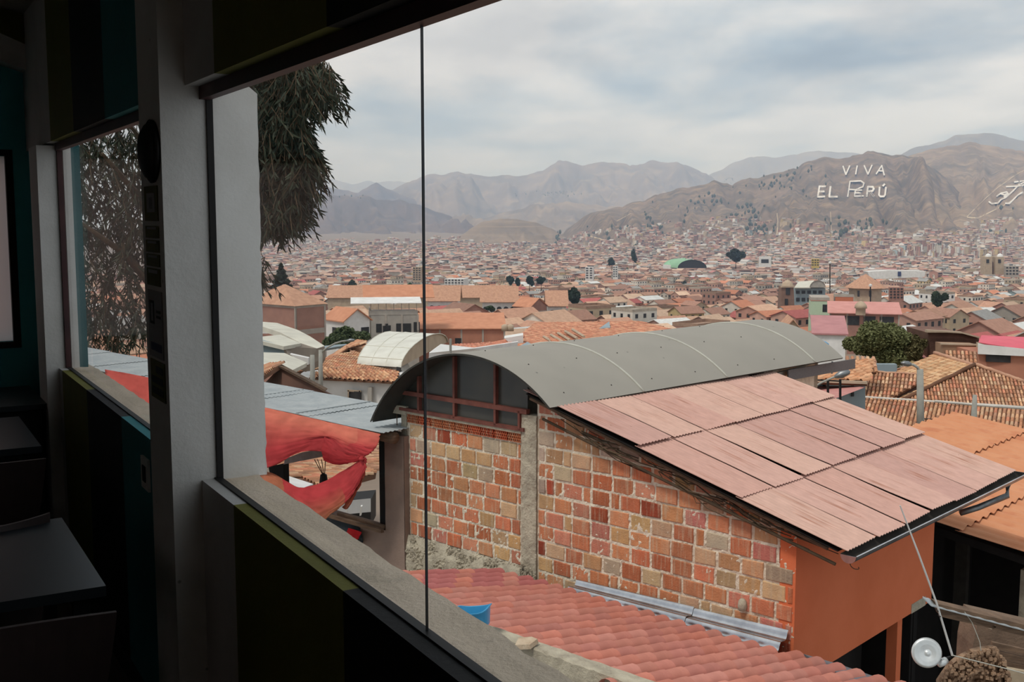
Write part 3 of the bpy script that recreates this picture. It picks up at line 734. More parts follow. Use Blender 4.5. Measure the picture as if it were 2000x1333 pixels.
mk('gutter_end', prism([Bf(gs + gr_ * math.cos(math.pi + math.pi * k / nG), tF - 0.052, gz + gr_ * math.sin(math.pi + math.pi * k / nG) * 0.95) for k in range(nG + 1)], E2 * -0.004), M_galv, bh)
mk('gutter_end', prism([Bf(gs + gr_ * math.cos(math.pi + math.pi * k / nG), tE + 0.07, gz + gr_ * math.sin(math.pi + math.pi * k / nG) * 0.95) for k in range(nG + 1)], E2 * 0.004), M_galv, bh)
mk('gutter_lip', tube([Bf(gs + gr_, t, gz + 0.002) for t in ts_], 0.006, 6), M_galv, bh)
# down-pipe elbow at the far end
d0 = Bf(gs, tO + 0.42, gz - 0.06); d1 = Bf(gs, tO + 0.42, gz - 0.19); d2 = Bf(gs - 0.20, tO + 0.12, gz - 0.30)
mk('down_pipe', tube([d0, d1, d2, Bf(gs - 0.34, tO - 0.02, gz - 0.36)], 0.034, 10), M_gutter, bh, smooth=True)
# hanging cable loop
mk('cable', tube([Bf(gs, tF + .02, gz - 0.06)] + [Bf(gs - 0.02, tF + 0.02 + 0.16 * math.sin(math.pi * k / 12) ** 1 * (k / 6), gz - 0.07 - 0.11 * math.sin(math.pi * (k / 12) * 0.9)) for k in range(1, 10)], 0.004, 6), M_twig, bh)
# --- barrel vault
def circ(a, b, c):
    ax, ay = a; bx, by = b; cx, cy = c
    d = 2 * (ax * (by - cy) + bx * (cy - ay) + cx * (ay - by))
    ux = ((ax * ax + ay * ay) * (by - cy) + (bx * bx + by * by) * (cy - ay) + (cx * cx + cy * cy) * (ay - by)) / d
    uy = ((ax * ax + ay * ay) * (cx - bx) + (bx * bx + by * by) * (ax - cx) + (cx * cx + cy * cy) * (bx - ax)) / d
    return ux, uy, math.hypot(ax - ux, ay - uy)
vcx, vcz, vr = circ(pL, pT, pR)
aR_ = math.atan2(pR[1] - vcz, pR[0] - vcx); aL_ = math.atan2(pL[1] - vcz, pL[0] - vcx) + 0.10
tVE = bz(1470, 625, pT[1])[1]
print('vault', vcx, vcz, vr, tVE, 'foot', pR, bz(1275, 768, pR[1]), bz(1440, 740, pR[1]), bz(1590, 707, pR[1]))
def vf(u, v, dr=0.0):
    a = aL_ + (aR_ - aL_) * u; t = tV + (tVE - tV) * v
    return Bf(vcx + 0.052 * (t - tV) + (vr + dr) * math.cos(a), t, vcz + (vr + dr) * math.sin(a))
mk('vault_roof', grid(lambda u, v: vf(u, v), 48, 24), M_vault, bh, smooth=True)
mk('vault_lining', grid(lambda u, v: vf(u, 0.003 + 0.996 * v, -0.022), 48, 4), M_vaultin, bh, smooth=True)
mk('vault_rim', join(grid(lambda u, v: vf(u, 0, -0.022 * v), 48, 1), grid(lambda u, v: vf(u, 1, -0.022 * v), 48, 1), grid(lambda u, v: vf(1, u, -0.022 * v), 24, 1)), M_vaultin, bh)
for (x, y) in ((1275, 768), (1440, 740), (1588, 708)):
    tt = bz(x, y, pR[1])[1]; v0 = (tt - tV) / (tVE - tV)
    mk('vault_seam', tube([vf(k / 40, v0, 0.004) for k in range(41)], 0.0135, 8), M_seam, bh, smooth=True)
mk('bolts', join(*[lathe([(0.0, 0.010), (0.006, 0.008), (0.008, 0.0)], 6, None, vf(u_, v_, 0.0)) for u_ in (0.58, 0.78, 0.95) for v_ in [0.06, 0.19, 0.31, 0.45, 0.6, 0.74]]), M_vaultin, bh)
# pale fascia below the far part of the vault, and a grey mesh screen
sf_ = pR[0] + 0.02
def vq(x, y, s): return bs(x, y, s)
fa = [vq(1467, 741, sf_), vq(1476, 749, sf_), vq(1536, 731, sf_), vq(1576, 712, sf_)]
mk('fascia_board', prism([Bf(sf_, t, z) for t, z in fa], E1 * 0.04), M_seam, bh)
sg = sf_ + 0.12
sc_ = [vq(1537, 723, sg), vq(1538, 743, sg), vq(1552, 741, sg), vq(1668, 720, sg), vq(1668, 701, sg)]
gs_ = thing('mesh_screen', 'grey mesh screen standing at the far end of the vaulted roof', 'screen', Bf(sg, sc_[0][0], sc_[1][1]))
mk('panel', prism([Bf(sg, t, z) for t, z in sc_], E1 * 0.02), mat('grey_mesh', (118, 114, 112), (104, 100, 100), 0.8, 60), gs_)
for x in (1550, 1628):
    a, b = vq(x, 722 - (x - 1550) * 0.18, sg - 0), vq(x, 742 - (x - 1550) * 0.18, sg)
    mk('post', bar(Bf(sg - 0.02, a[0], b[1] - 0.02), Bf(sg - 0.02, a[0], a[1] + 0.01), 0.02, 0.02, up=(1, 0, 0)), M_gutter, gs_)
# --- glazed end under the vault
tG = -0.015
def arc_z(s, dr=-0.03):
    q = (vr + dr) ** 2 - (s - vcx) ** 2; return vcz + math.sqrt(max(q, 0))
mx_ = [bp(774, 790, tG)[0], bp(821.5, 760, tG)[0], bp(891, 760, tG)[0], bp(971, 760, tG)[0], bp(1030, 800, tG)[0]]
zmid = (bp(780, 766, tG)[1] + bp(1030, 802, tG)[1]) / 2; zlow = zlat_top + 0.05
fr_ = mk('glazing_frame', join(box(mx_[0] - 0.02, mx_[4] + 0.03, tG - 0.05, tG + 0.01, zmid - 0.026, zmid + 0.026, Bf), box(mx_[0] + .1, mx_[4] - 0.02, tG - 0.045, tG + 0.01, zlow - 0.018, zlow + 0.02, Bf),
    *[box(m_ - 0.016, m_ + 0.016, tG - 0.045, tG + 0.01, zlow, min(arc_z(m_), 9), Bf) for m_ in mx_[:4]], box(mx_[4] - 0.10, mx_[4] - 0.07, tG - 0.05, tG + 0.01, zlow, zmid, Bf)), M_redwood, bh)
for a, b in zip(mx_, mx_[1:]):
    n_ = 8; top = [(a + (b - a) * k / n_) for k in range(n_ + 1)]
    po = [Bf(a, tG + 0.004, zmid), Bf(b, tG + 0.004, zmid)] + [Bf(s, tG + 0.004, max(arc_z(s, -0.02), zmid + 0.01)) for s in top[::-1]]
    sub('pane', prism(po, E2 * 0.006), M_darkpane, fr_, bh['_w'])
    sub('pane', prism([Bf(a, tG + 0.004, zlow), Bf(b, tG + 0.004, zlow), Bf(b, tG + 0.004, zmid), Bf(a, tG + 0.004, zmid)], E2 * 0.006), M_darkpane, fr_, bh['_w'])
arcp = [(pL[0] + 0.02) + (mx_[0] - pL[0] - 0.02) * k / 8 for k in range(9)]
mk('plywood_infill', prism([Bf(s, tG, max(arc_z(s, -0.02), zlow - 0.35)) for s in arcp] + [Bf(mx_[0], tG, zlow - 0.4), Bf(arcp[0], tG, zlow - 0.4)], E2 * 0.01), M_plyw, bh)
arcq = [mx_[4] + (pR[0] - 0.02 - mx_[4]) * k / 6 for k in range(7)]
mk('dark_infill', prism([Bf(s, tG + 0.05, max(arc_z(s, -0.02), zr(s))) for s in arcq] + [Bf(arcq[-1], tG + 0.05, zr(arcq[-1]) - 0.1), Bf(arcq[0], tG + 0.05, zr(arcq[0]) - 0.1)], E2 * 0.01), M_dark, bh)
mk('side_wall', box(pL[0] + 0.1, pL[0] + 0.2, 0.1, tVE - 0.1, -6.5, pL[1] + 0.05, Bf), M_mortar, bh)
mk('side_wall', box(pR[0] - 0.1, pR[0] - 0.02, tE - 0.2, tVE - 0.1, -6.5, pR[1], Bf), M_mortar, bh)
mk('side_wall', box(pL[0] + 0.1, pR[0] - 0.02, tVE - 0.2, tVE - 0.1, -6.5, pR[1], Bf), M_mortar, bh)
# ================================================================== FRONT TILED ROOF
M_tile = mat('rose_roof_tile', (1, 1, 1, 1), (0.84, 0.82, 0.82, 1), 0.85, 6.0, 0.3, 50, obcol=True, coord='Object')
M_tilev = mat('rose_roof_tile_rest', (1, 1, 1, 1), (0.84, 0.82, 0.82, 1), 0.85, 6.0, 0.3, 50, vcol=True)
KA = math.tan(R(12.5)); tA = -0.30
sA, zA0 = bp(1329, 1214, tA)
def zA(t): return zA0 + KA * (tA - t)
def aplane(x, y):
    n = Vector((E2.x * KA, E2.y * KA, 1.0)); P = onpl(x, y, Bf(0, tA, zA0), n); q = P - C0
    return q.dot(E1), q.dot(E2), P.z
print('A', sA, zA0, aplane(1520, 1265), aplane(850, 1160), aplane(1100, 1286), aplane(900, 1215), aplane(1660, 1333), aplane(1218, 1177), aplane(1035, 1143), aplane(925, 1158))
fh = thing('tiled_roof_house', 'low house just below the window under rose-red barrel tiles', 'house', Bf(1.5, -2, -6.5))
pT_ = (aplane(1520, 1265)[0] - aplane(1218, 1177)[0]) / 9.0
eT = 0.235; rT = pT_ * 0.43
def tile_mesh(n=7, ln=0.275, ra=None):
    ra = ra or rT
    V = []; F = []
    for j, (y, r_) in enumerate(((0.0, ra * 1.0), (ln * 0.5, ra * 0.95), (ln, ra * 0.90))):   # y=0 lower end, big
        for i in range(n + 1):
            a = math.pi * i / n; V.append((r_ * math.cos(a), y, r_ * math.sin(a) * 0.92))
    m = n + 1
    for j in range(2):
        for i in range(n): F.append((j * m + i, j * m + i + 1, (j + 1) * m + i + 1, (j + 1) * m + i))
    k = len(V)
    for i in range(n + 1):       # inner lip at the lower end gives the tile its thickness
        a = math.pi * i / n; V.append(((ra - 0.012) * math.cos(a), 0.0, (ra - 0.012) * math.sin(a) * 0.92))
    for i in range(n + 1):
        a = math.pi * i / n; V.append(((ra - 0.012) * math.cos(a), ln * .5, (ra - 0.014) * math.sin(a) * 0.92))
    k2 = len(V)
    for i in range(n + 1): V.append(V[i])
    for i in range(n + 1): V.append(V[k + i])
    for i in range(n):
        F.append((k2 + i + 1, k2 + i, k2 + m + i, k2 + m + i + 1)); F.append((k + i + 1, k + i, k + m + i, k + m + i + 1))
    return V, F
tv, tf = tile_mesh()
tme = bpy.data.meshes.new('roof_tile'); tme.from_pydata(tv, [], tf); tme.materials.append(M_tile)
tme.polygons.foreach_set('use_smooth', [True] * len(tme.polygons))
Xa, Ya = E1.copy(), (-E2 * math.cos(R(12.5)) + Vector((0, 0, math.sin(R(12.5))))); Ya.normalize(); Za = Xa.cross(Ya) * (1 if Xa.cross(Ya).z > 0 else -1)
Ma = Matrix((Xa, Ya, Za)).transposed()
TC = [(202, 132, 114), (204, 134, 116), (198, 128, 112), (204, 138, 122), (194, 126, 112), (206, 130, 110)]
s_hi = aplane(1585, 1271)[0] + 7 * pT_; s_lo = -0.25
cand = []
ncol = int((s_hi - s_lo) / pT_) + 1
t_ridge = aplane(1100, 1286)[1]
for c in range(ncol):
    s = s_hi - c * pT_
    beyond = s > SC + 0.05
    te = tA + (random.uniform(-0.02, 0.02)) + (0.0 if not beyond else 0.12)
    if s < 0.0: te = tA - 0.05
    nrow = int((te - (t_ridge)) / (eT * math.cos(R(12.5)))) + 1
    for r in range(nrow):
        t = te - r * eT * math.cos(R(12.5)); P = Vector(Bf(s, t, zA(t) - rT * 0.75))
        if t < t_ridge - 0.02: continue
        px = pix(P)
        cand.append((P.length, c, r, s, t, P, px))
def inview(px): return -20 < px[0] < 2020 and px[1] < 1345 and not (px[1] > 930 + (px[0] - 515) * 0.70 and px[0] < 930) 
vis = sorted([c for c in cand if inview(c[6])], key=lambda q: q[0])
rest = [c for c in cand if not inview(c[6])]
indiv, extra = vis[:300], vis[300:] 
SVs, SFs, SCs = [], [], []
def place(P, c, r):
    q = Ma.to_4x4(); jr = Matrix.Rotation(random.uniform(-0.025, 0.025), 4, 'Z') @ Matrix.Rotation(-0.022 + random.uniform(-.008, .008), 4, 'X')
    return Matrix.Translation(P + Vector((0, 0, random.uniform(-0.003, 0.004)))) @ q @ jr
def tcol():
    c = random.choice(TC); j = random.uniform(0.95, 1.04); return lin(tuple(min(255, x * j) / 255 for x in c))
for d_, c, r, s, t, P, px in indiv:
    o = bpy.data.objects.new('roof_tile', tme); COL.objects.link(o); o.parent = fh
    M4 = place(P, c, r); o.matrix_local = Matrix.Translation(-Vector(fh['_w'])) @ M4
    cc_ = tcol()
    if s < 0.35 and (c + r) % 3: cc_ = lin((186, 112, 108))
    o.color = cc_
for d_, c, r, s, t, P, px in extra + rest:
    M4 = place(P, c, r); k = len(SVs)
    SVs += [tuple(M4 @ Vector(v)) for v in tv]; SFs += [tuple(i + k for i in f) for f in tf]; cc_ = tcol(); SCs += [cc_] * len(tf)
if SVs:
    o = mk('far_roof_tiles', (SVs, SFs), M_tilev, fh, cols=SCs, smooth=True); o['kind'] = 'stuff'
# wavy channels under the cover tiles, coloured darker for shade between courses
def chan(u, v):
    s = s_lo - 0.1 + (s_hi + 0.1 - s_lo + 0.1) * u; t = tA - 0.03 + (t_ridge - tA) * v
    return Bf(s, t, zA(t) - rT * 0.95 - 0.035 * (0.5 - 0.5 * math.cos(2 * math.pi * (s - s_hi) / pT_)))
mk('channel_tiles', thick(grid(chan, ncol * 8, 3), (0, 0, 1), 0.03), mat('shaded_channel_clay', (140, 80, 70), (116, 66, 58), 0.9, 5.0), fh)
mk('house_body', box(s_lo, s_hi - 0.1, t_ridge + 0.1, tA - 0.25, -6.5, zA(tA) - 0.08, Bf), M_mortar, fh)
# ridge parapet at the near end of the tiles
def ridge(u, v):
    s = -0.3 + (s_hi + 1.8) * u; t = t_ridge + 0.03 - 0.13 * v
    zz = zA(t_ridge) + 0.045 + 0.008 * mnoise.noise(Vector((s * 8, v * 3, 0))) - (0.02 * mnoise.noise(Vector((s * 15, 9, 0))) + 0.01 if v > 0.95 else 0)
    return Bf(s, t + (0.012 * mnoise.noise(Vector((s * 20, 2, 0))) if v > 0.9 else 0), zz)
mk('ridge_parapet', thick(grid(ridge, 140, 8), (0, 0, 1), 1.8), M_conc, fh)
M_slate = mat('grey_flashing', (124, 128, 134), (104, 108, 114), 0.6, 5.0)
fa0 = [aplane(1570, 1272), aplane(1640, 1292), aplane(1765, 1335), aplane(1690, 1338)]
mk('grey_flashing', prism([Bf(a, b, c - 0.03) for a, b, c in fa0], (0, 0, -0.02)), M_slate, fh)
# galvanised flashing: two lengths of corrugated sheet
def flash(xa, xb, label, nm='galvanised_sheet', dz_=0.0):
    ya, yb = 1135 + (xa - 1128) * 0.2354, 1135 + (xb - 1128) * 0.2354
    sa, za = bp(xa, ya, -0.035); sb, zb = bp(xb, yb, -0.035)
    t1 = tA - 0.14; zl = zA(tA) - 0.10
    def f(u, v):
        s = sa + (sb - sa) * u; zt = za + (zb - za) * u
        t = -0.035 + (t1 + 0.035) * v
        w = 0.022 * math.cos(2 * math.pi * 3.0 * v)
        return Bf(s, t - w * 0.5, zt + (zl - 0.01 - zt) * (v ** 0.9) + w * 0.8 + dz_)
    return mk(nm, thick(grid(f, 10, 56), (0, 0, 1), 0.004), M_galv, fh, smooth=False)
flash(1128, 1357, ''); flash(1355, 1541, '', dz_=-0.012)
# ---- tub and stone lying on the roof
s_, t_q, z_q = aplane(930, 1232)
M_blue = mat('blue_plastic', (60, 152, 196), (52, 140, 186), 0.35, 3.0, spec=0.5)
def tubmesh():
    V = []; F = []
    lv = [(0.0, 0.125, 0.075, 0.0), (0.0, 0.155, 0.105, 0.15), (0.0, 0.168, 0.118, 0.152), (0.0, 0.168, 0.118, 0.160), (0.0, 0.150, 0.100, 0.158), (0.0, 0.120, 0.070, 0.008)]
    n = 28
    for (_, a, b, z) in lv:
        for k in range(n):
            th = 2 * math.pi * k / n; c, s = math.cos(th), math.sin(th)
            c = math.copysign(abs(c) ** 0.55, c); s = math.copysign(abs(s) ** 0.55, s)
            dip = 0.018 * math.cos(2 * th) if z > 0.1 else 0
            V.append((a * c, b * s, z + dip))
    for j in range(len(lv) - 1):
        for k in range(n): F.append((j * n + k, j * n + (k + 1) % n, (j + 1) * n + (k + 1) % n, (j + 1) * n + k))
    F.append(tuple(range(n))[::-1]); F.append(tuple(range((len(lv) - 1) * n, len(lv) * n)))
    return V, F
tb_ = mk('plastic_tub', tubmesh(), M_blue); tag(tb_, 'bright blue plastic tub on the rose tiles by the sill', 'tub')
Pt = onz(930, 1236, zA(aplane(930, 1236)[1]) + 0.03); q = Pt - C0
tb_.location = (Pt.x, Pt.y, zA(q.dot(E2)) + rT * 0.95); tb_.rotation_euler = (R(0), R(-9), AL - math.pi / 2 + 0.5); tb_.scale = (0.85, 0.85, 0.85)
sP = onz(1024, 1262, zA(t_ridge) + 0.05)
V = [(-.10, -.05, 0), (.02, -.085, 0), (.11, -.02, 0), (.09, .06, 0), (-.02, .08, 0)]
st = prism(V, (0, 0, 0.035)); st = ([(x * (0.92 if z > 0 else 1), y * (0.9 if z > 0 else 1), z + (0.008 * mnoise.noise(Vector((x * 30, y * 30, 0))))) for x, y, z in st[0]], st[1])
M_stone = mat('pale_stone', (206, 186, 160), (184, 160, 134), 0.9, 12.0, 0.8, 60)
so = mk('flat_stone', st, M_stone); so.location = (sP.x, sP.y, zA(t_ridge) + 0.055); so.rotation_euler = (0.03, -0.04, 0.35)
tag(so, 'flat pale stone lying on the concrete ridge of the tiled roof', 'stone')

# ================================================================== NEIGHBOUR WITH THE RED TARPAULIN
M_bluegrey = mat('blue_grey_sheet', (168, 172, 172), (150, 156, 158), 0.75, 4.0, 0.2, 40, speck=((96, 92, 90), 5.0, 0.05))
M_tarp = bpy.data.materials.new('red_tarpaulin'); M_tarp.use_nodes = True
t_ = M_tarp.node_tree; t_.nodes.clear(); lk = t_.links.new
o_ = N(t_, 'ShaderNodeOutputMaterial'); d_ = N(t_, 'ShaderNodeBsdfDiffuse'); tr_ = N(t_, 'ShaderNodeBsdfTranslucent'); mx0 = N(t_, 'ShaderNodeMixShader', i_0=0.15)
vc = N(t_, 'ShaderNodeVertexColor', layer_name='Col'); cc = N(t_, 'ShaderNodeTexCoord'); ns = N(t_, 'ShaderNodeTexNoise', i_Scale=4.0, i_Detail=5.0); lk(cc.outputs['Object'], ns.inputs['Vector'])
rm = N(t_, 'ShaderNodeMapRange', i_1=0.3, i_2=0.7, i_3=0.82, i_4=1.12); lk(ns.outputs[0], rm.inputs[0])
cm = N(t_, 'ShaderNodeCombineColor'); [lk(rm.outputs[0], cm.inputs[q]) for q in range(3)]
mu = N(t_, 'ShaderNodeMix', data_type='RGBA', blend_type='MULTIPLY'); mu.inputs[0].default_value = 1; lk(vc.outputs[0], mu.inputs[6]); lk(cm.outputs[0], mu.inputs[7])
lk(mu.outputs[2], d_.inputs[0]); lk(mu.outputs[2], tr_.inputs[0]); lk(d_.outputs[0], mx0.inputs[1]); lk(tr_.outputs[0], mx0.inputs[2]); lk(mx0.outputs[0], o_.inputs[0])
sa_, za_ = bp(745, 846, -0.45)          # lower near corner of the grey sheet roof
sB_, tB_ = bz(830, 827, za_)            # far corner of its eave
_e = bp(512, 797, -0.45); KE = (_e[1] - za_) / (sa_ - _e[0])
def zE(s): return za_ - KE * (s - sa_)
def eplane(x, y): return bplane(x, y, sa_, za_, KE)
print('E roof', sa_, za_, sB_, tB_, eplane(512, 740), eplane(512, 796), eplane(830, 827))
eh = thing('plaster_house', 'brown plastered house with grey corrugated roof and open front', 'house', Bf(sa_, 0, -6.5))
tEf = max(tB_, eplane(640, 772)[1])
lf = eplane(512, 745)[0] - 3.5
for k in range(7):
    a = sa_ - 0.0 - k * 1.5; b = a - 1.55
    t0_ = tA - 0.15
    sheet(b, a + (0.03 if k else 0.0), -0.45, tEf, 0.010 * k, 0.010 * k, 0.0, (1, 1, 1, 1), 'roof_sheet', M_bluegrey, zE, 18, 0.005, eh)
mk('ridge_cap', join(*[bar(Bf(sa_ - 1.7 - 1.5 * k, -0.44, zE(sa_ - 1.7 - 1.5 * k) + 0.02), Bf(sa_ - 1.7 - 1.5 * k, tEf, zE(sa_ - 1.7 - 1.5 * k) + 0.02), 0.01, 0.012) for k in range(2)]), M_bluegrey, eh)
sp0 = bp(752, 950, -0.10)[0]; sp1 = bp(789, 950, -0.10)[0]; zs_ = bp(750, 1036, -0.10)[1]
mk('plaster_pier', rough(sp0, sp1, -6.5, zE(sa_) - 0.10, -0.10, 0.004, 12, 8, 60), M_plaster, eh)
mk('plaster_wall', rough(sp0 - 6.0, sp0, -6.5, zs_, -0.10, 0.005, 10, 40, 20), M_plaster, eh)
mk('sill_plank', box(bp(640, 1005, -0.2)[0], sp0 + 0.05, -0.22, -0.17, zs_, zs_ + 0.045, Bf), M_wood, eh)
mk('sill_plank', box(bp(650, 1005, -0.2)[0], sp0 - 0.02, -0.13, -0.08, zs_ + 0.02, zs_ + 0.065, Bf), M_wood, eh)
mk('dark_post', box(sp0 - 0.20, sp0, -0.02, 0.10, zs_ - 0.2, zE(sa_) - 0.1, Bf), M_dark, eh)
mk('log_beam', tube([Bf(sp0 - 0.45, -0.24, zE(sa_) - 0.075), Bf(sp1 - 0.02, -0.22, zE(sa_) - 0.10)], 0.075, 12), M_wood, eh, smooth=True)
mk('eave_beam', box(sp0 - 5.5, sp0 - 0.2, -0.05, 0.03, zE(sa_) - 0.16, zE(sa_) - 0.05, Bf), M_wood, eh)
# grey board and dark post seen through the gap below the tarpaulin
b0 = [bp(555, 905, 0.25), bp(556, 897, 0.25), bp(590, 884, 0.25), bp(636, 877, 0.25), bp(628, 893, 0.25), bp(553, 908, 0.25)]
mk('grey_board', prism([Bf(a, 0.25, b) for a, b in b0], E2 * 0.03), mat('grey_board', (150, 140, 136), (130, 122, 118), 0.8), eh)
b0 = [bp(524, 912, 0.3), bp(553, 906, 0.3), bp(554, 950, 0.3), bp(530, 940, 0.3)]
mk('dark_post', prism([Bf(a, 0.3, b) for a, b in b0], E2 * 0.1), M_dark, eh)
# dark blue-grey patch on the parapet and a red rag
b0 = [bp(632, 998, -0.16), bp(700, 1032, -0.16), bp(706, 1060, -0.16), bp(690, 1075, -0.16), bp(600, 1020, -0.16)]
dc = solo('dark_sill_patch', prism([Bf(a, -0.16, b) for a, b in b0], E2 * 0.03), mat('dark_teal_patch', (44, 54, 60), (34, 42, 48), 0.9), 'dark blue-grey patch below the sill of the plaster house', 'cloth')
# ---- the tarpaulin: lofts between rows of points taken off the place, each with its own distance
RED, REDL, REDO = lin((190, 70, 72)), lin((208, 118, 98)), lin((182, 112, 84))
def loft(rows_, sub_=6, wr=0.012, seed=0):
    """rows_: list of rows of (x, y, t) -> smooth surface with folds"""
    def cr(p0, p1, p2, p3, t):
        return 0.5 * ((2 * p1) + (-p0 + p2) * t + (2 * p0 - 5 * p1 + 4 * p2 - p3) * t * t + (-p0 + 3 * p1 - 3 * p2 + p3) * t ** 3)
    P = []
    for r in rows_:
        pr = []
        for x, y, t in r:
            s, z = bp(x, y, t); pr.append(Vector((s, t, z)))
        P.append(pr)
    nu, nv = len(P[0]), len(P)
    def at(u, v):
        iu = min(int(u), nu - 2); iv = min(int(v), nv - 2); fu, fv = u - iu, v - iv
        def row(j):
            j = max(0, min(nv - 1, j)); g = lambda i: P[j][max(0, min(nu - 1, i))]
            return cr(g(iu - 1), g(iu), g(iu + 1), g(iu + 2), fu)
        return cr(row(iv - 1), row(iv), row(iv + 1), row(iv + 2), fv)
    V = []
    NU, NV = (nu - 1) * sub_, (nv - 1) * sub_
    for j in range(NV + 1):
        for i in range(NU + 1):
            p = at(i / sub_, j / sub_)
            w = wr * mnoise.noise(Vector((i * 0.35, j * 0.8, seed))) + wr * 0.6 * mnoise.noise(Vector((i * 0.9, j * 1.9, seed + 5)))
            V.append(Bf(p.x, p.y - w, p.z + w * 0.5))
    F = [(j * (NU + 1) + i, j * (NU + 1) + i + 1, (j + 1) * (NU + 1) + i + 1, (j + 1) * (NU + 1) + i) for j in range(NV) for i in range(NU)]
    return V, F, NU, NV
tp_ = thing('red_tarpaulin', 'faded red tarpaulin tied up under the grey corrugated roof', 'tarpaulin', Bf(sa_ - 1, -0.4, zs_))
def tarp(nm, rows_, cf, seed):
    V, F, NU, NV = loft(rows_, 8, 0.016, seed)
    n = len(V); cols = [cf((k % NU) / NU, (k // NU) / NV) for k in range(len(F))]
    V2, F2 = thick((V, F), E2, -0.004)
    cols2 = cols + cols + [cols[0]] * (len(F2) - 2 * len(F))
    return mk(nm, (V2, F2), M_tarp, tp_, cols=cols2, smooth=True)
mixc = lambda a, b, f: tuple(x + (y - x) * f for x, y in zip(a, b))
x0 = 470
top = [[(x0, 786, -.44), (560, 806, -.46), (620, 820, -.47), (690, 836, -.48), (742, 848, -.48)],
       [(x0, 812, -.62), (560, 828, -.62), (630, 838, -.60), (690, 862, -.58), (738, 866, -.55)],
       [(x0, 850, -.74), (560, 852, -.72), (634, 852, -.66), (676, 866, -.64), (728, 882, -.58)],
       [(x0, 898, -.80), (540, 885, -.78), (628, 856, -.66), (666, 878, -.66), (712, 893, -.60)],
       [(x0, 925, -.80), (530, 912, -.78), (588, 884, -.70), (640, 884, -.64), (706, 896, -.60)]]
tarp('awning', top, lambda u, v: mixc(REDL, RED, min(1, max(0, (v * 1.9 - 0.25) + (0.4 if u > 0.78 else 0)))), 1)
fold = [[(634, 852, -.66), (660, 868, -.64), (690, 884, -.62), (705, 895, -.61)],
        [(628, 878, -.68), (655, 890, -.67), (685, 896, -.63), (706, 897, -.61)],
        [(632, 900, -.66), (655, 908, -.66), (685, 905, -.63), (706, 899, -.61)]]
tarp('far_awning', [[(205, 722, -.46), (290, 738, -.46), (380, 760, -.46), (472, 787, -.44)], [(205, 748, -.62), (290, 775, -.62), (380, 810, -.62), (472, 850, -.7)], [(205, 772, -.74), (290, 806, -.74), (380, 850, -.76), (472, 925, -.8)]], lambda u, v: mixc(RED, REDL, .4), 4)
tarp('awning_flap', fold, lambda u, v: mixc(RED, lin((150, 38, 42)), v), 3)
swag = [[(500, 920, -.72), (532, 925, -.70), (562, 942, -.66), (588, 953, -.64), (630, 942, -.62), (670, 920, -.60), (704, 898, -.60)],
        [(500, 938, -.76), (534, 940, -.76), (565, 962, -.74), (596, 974, -.72), (640, 962, -.70), (682, 930, -.64), (708, 900, -.61)],
        [(500, 958, -.80), (532, 960, -.80), (570, 985, -.78), (606, 1000, -.76), (650, 985, -.72), (692, 945, -.66), (712, 905, -.61)],
        [(500, 990, -.78), (532, 985, -.78), (575, 1002, -.76), (618, 1022, -.74), (655, 998, -.70), (690, 965, -.66), (716, 912, -.60)]]
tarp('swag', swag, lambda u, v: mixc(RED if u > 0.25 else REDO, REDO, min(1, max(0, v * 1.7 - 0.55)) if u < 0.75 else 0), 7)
tail = [[(704, 896, -.60), (712, 893, -.60), (716, 898, -.59)], [(704, 915, -.60), (710, 915, -.61), (714, 912, -.59)], [(690, 960, -.62), (700, 950, -.62), (709, 935, -.60)], [(668, 992, -.62), (676, 996, -.62), (682, 990, -.60)]]
tarp('tail', tail, lambda u, v: mixc(RED, REDO, v * v), 9)
mk('rope_knot', lathe([(0.0, -0.03), (0.025, -0.02), (0.035, 0.0), (0.02, 0.025), (0.0, 0.03)], 10, None, Bf(bp(706, 897, -.63)[0], -.63, bp(706, 897, -.63)[1])), M_tarp, tp_, cols=[RED] * 40)
# small red rag with pale stripes on the parapet
rg = [[(680, 1032, -.24), (694, 1036, -.24), (706, 1040, -.24)], [(676, 1048, -.25), (690, 1050, -.27), (700, 1052, -.25)], [(682, 1058, -.24), (690, 1064, -.25), (694, 1058, -.24)]]
V, F, _, _ = loft(rg, 5, 0.006, 2)
V, F = thick((V, F), E2, -0.004)
ra_ = solo('red_rag', (V, F), M_tarp, 'small red rag on the parapet below the wooden sill', 'rag', cols=[lin((190, 44, 48))] * len(F))
# cactus-like stalks tied in a dark bundle beyond the opening
stk = []
cb0 = bp(632, 928, 0.15)
for x in (614, 620, 628, 636):
    a = bp(x, 898, 0.15); stk.append(tube([Bf(a[0], 0.15, a[1]), Bf(cb0[0] + (x - 625) * 0.002, 0.15, cb0[1])], 0.006, 5))
bn = thing('stick_bundle', 'bundle of dark sticks standing in the open front of the plaster house', 'sticks', Bf(cb0[0], 0.15, cb0[1] - 0.4))
for k, s_ in enumerate(stk): mk('stick', s_, M_twig, bn)
mk('binding', lathe([(0.0, -0.45), (0.05, -0.42), (0.06, -0.1), (0.045, 0.0), (0.0, 0.03)], 10, None, Bf(cb0[0], 0.15, cb0[1])), M_black, bn)

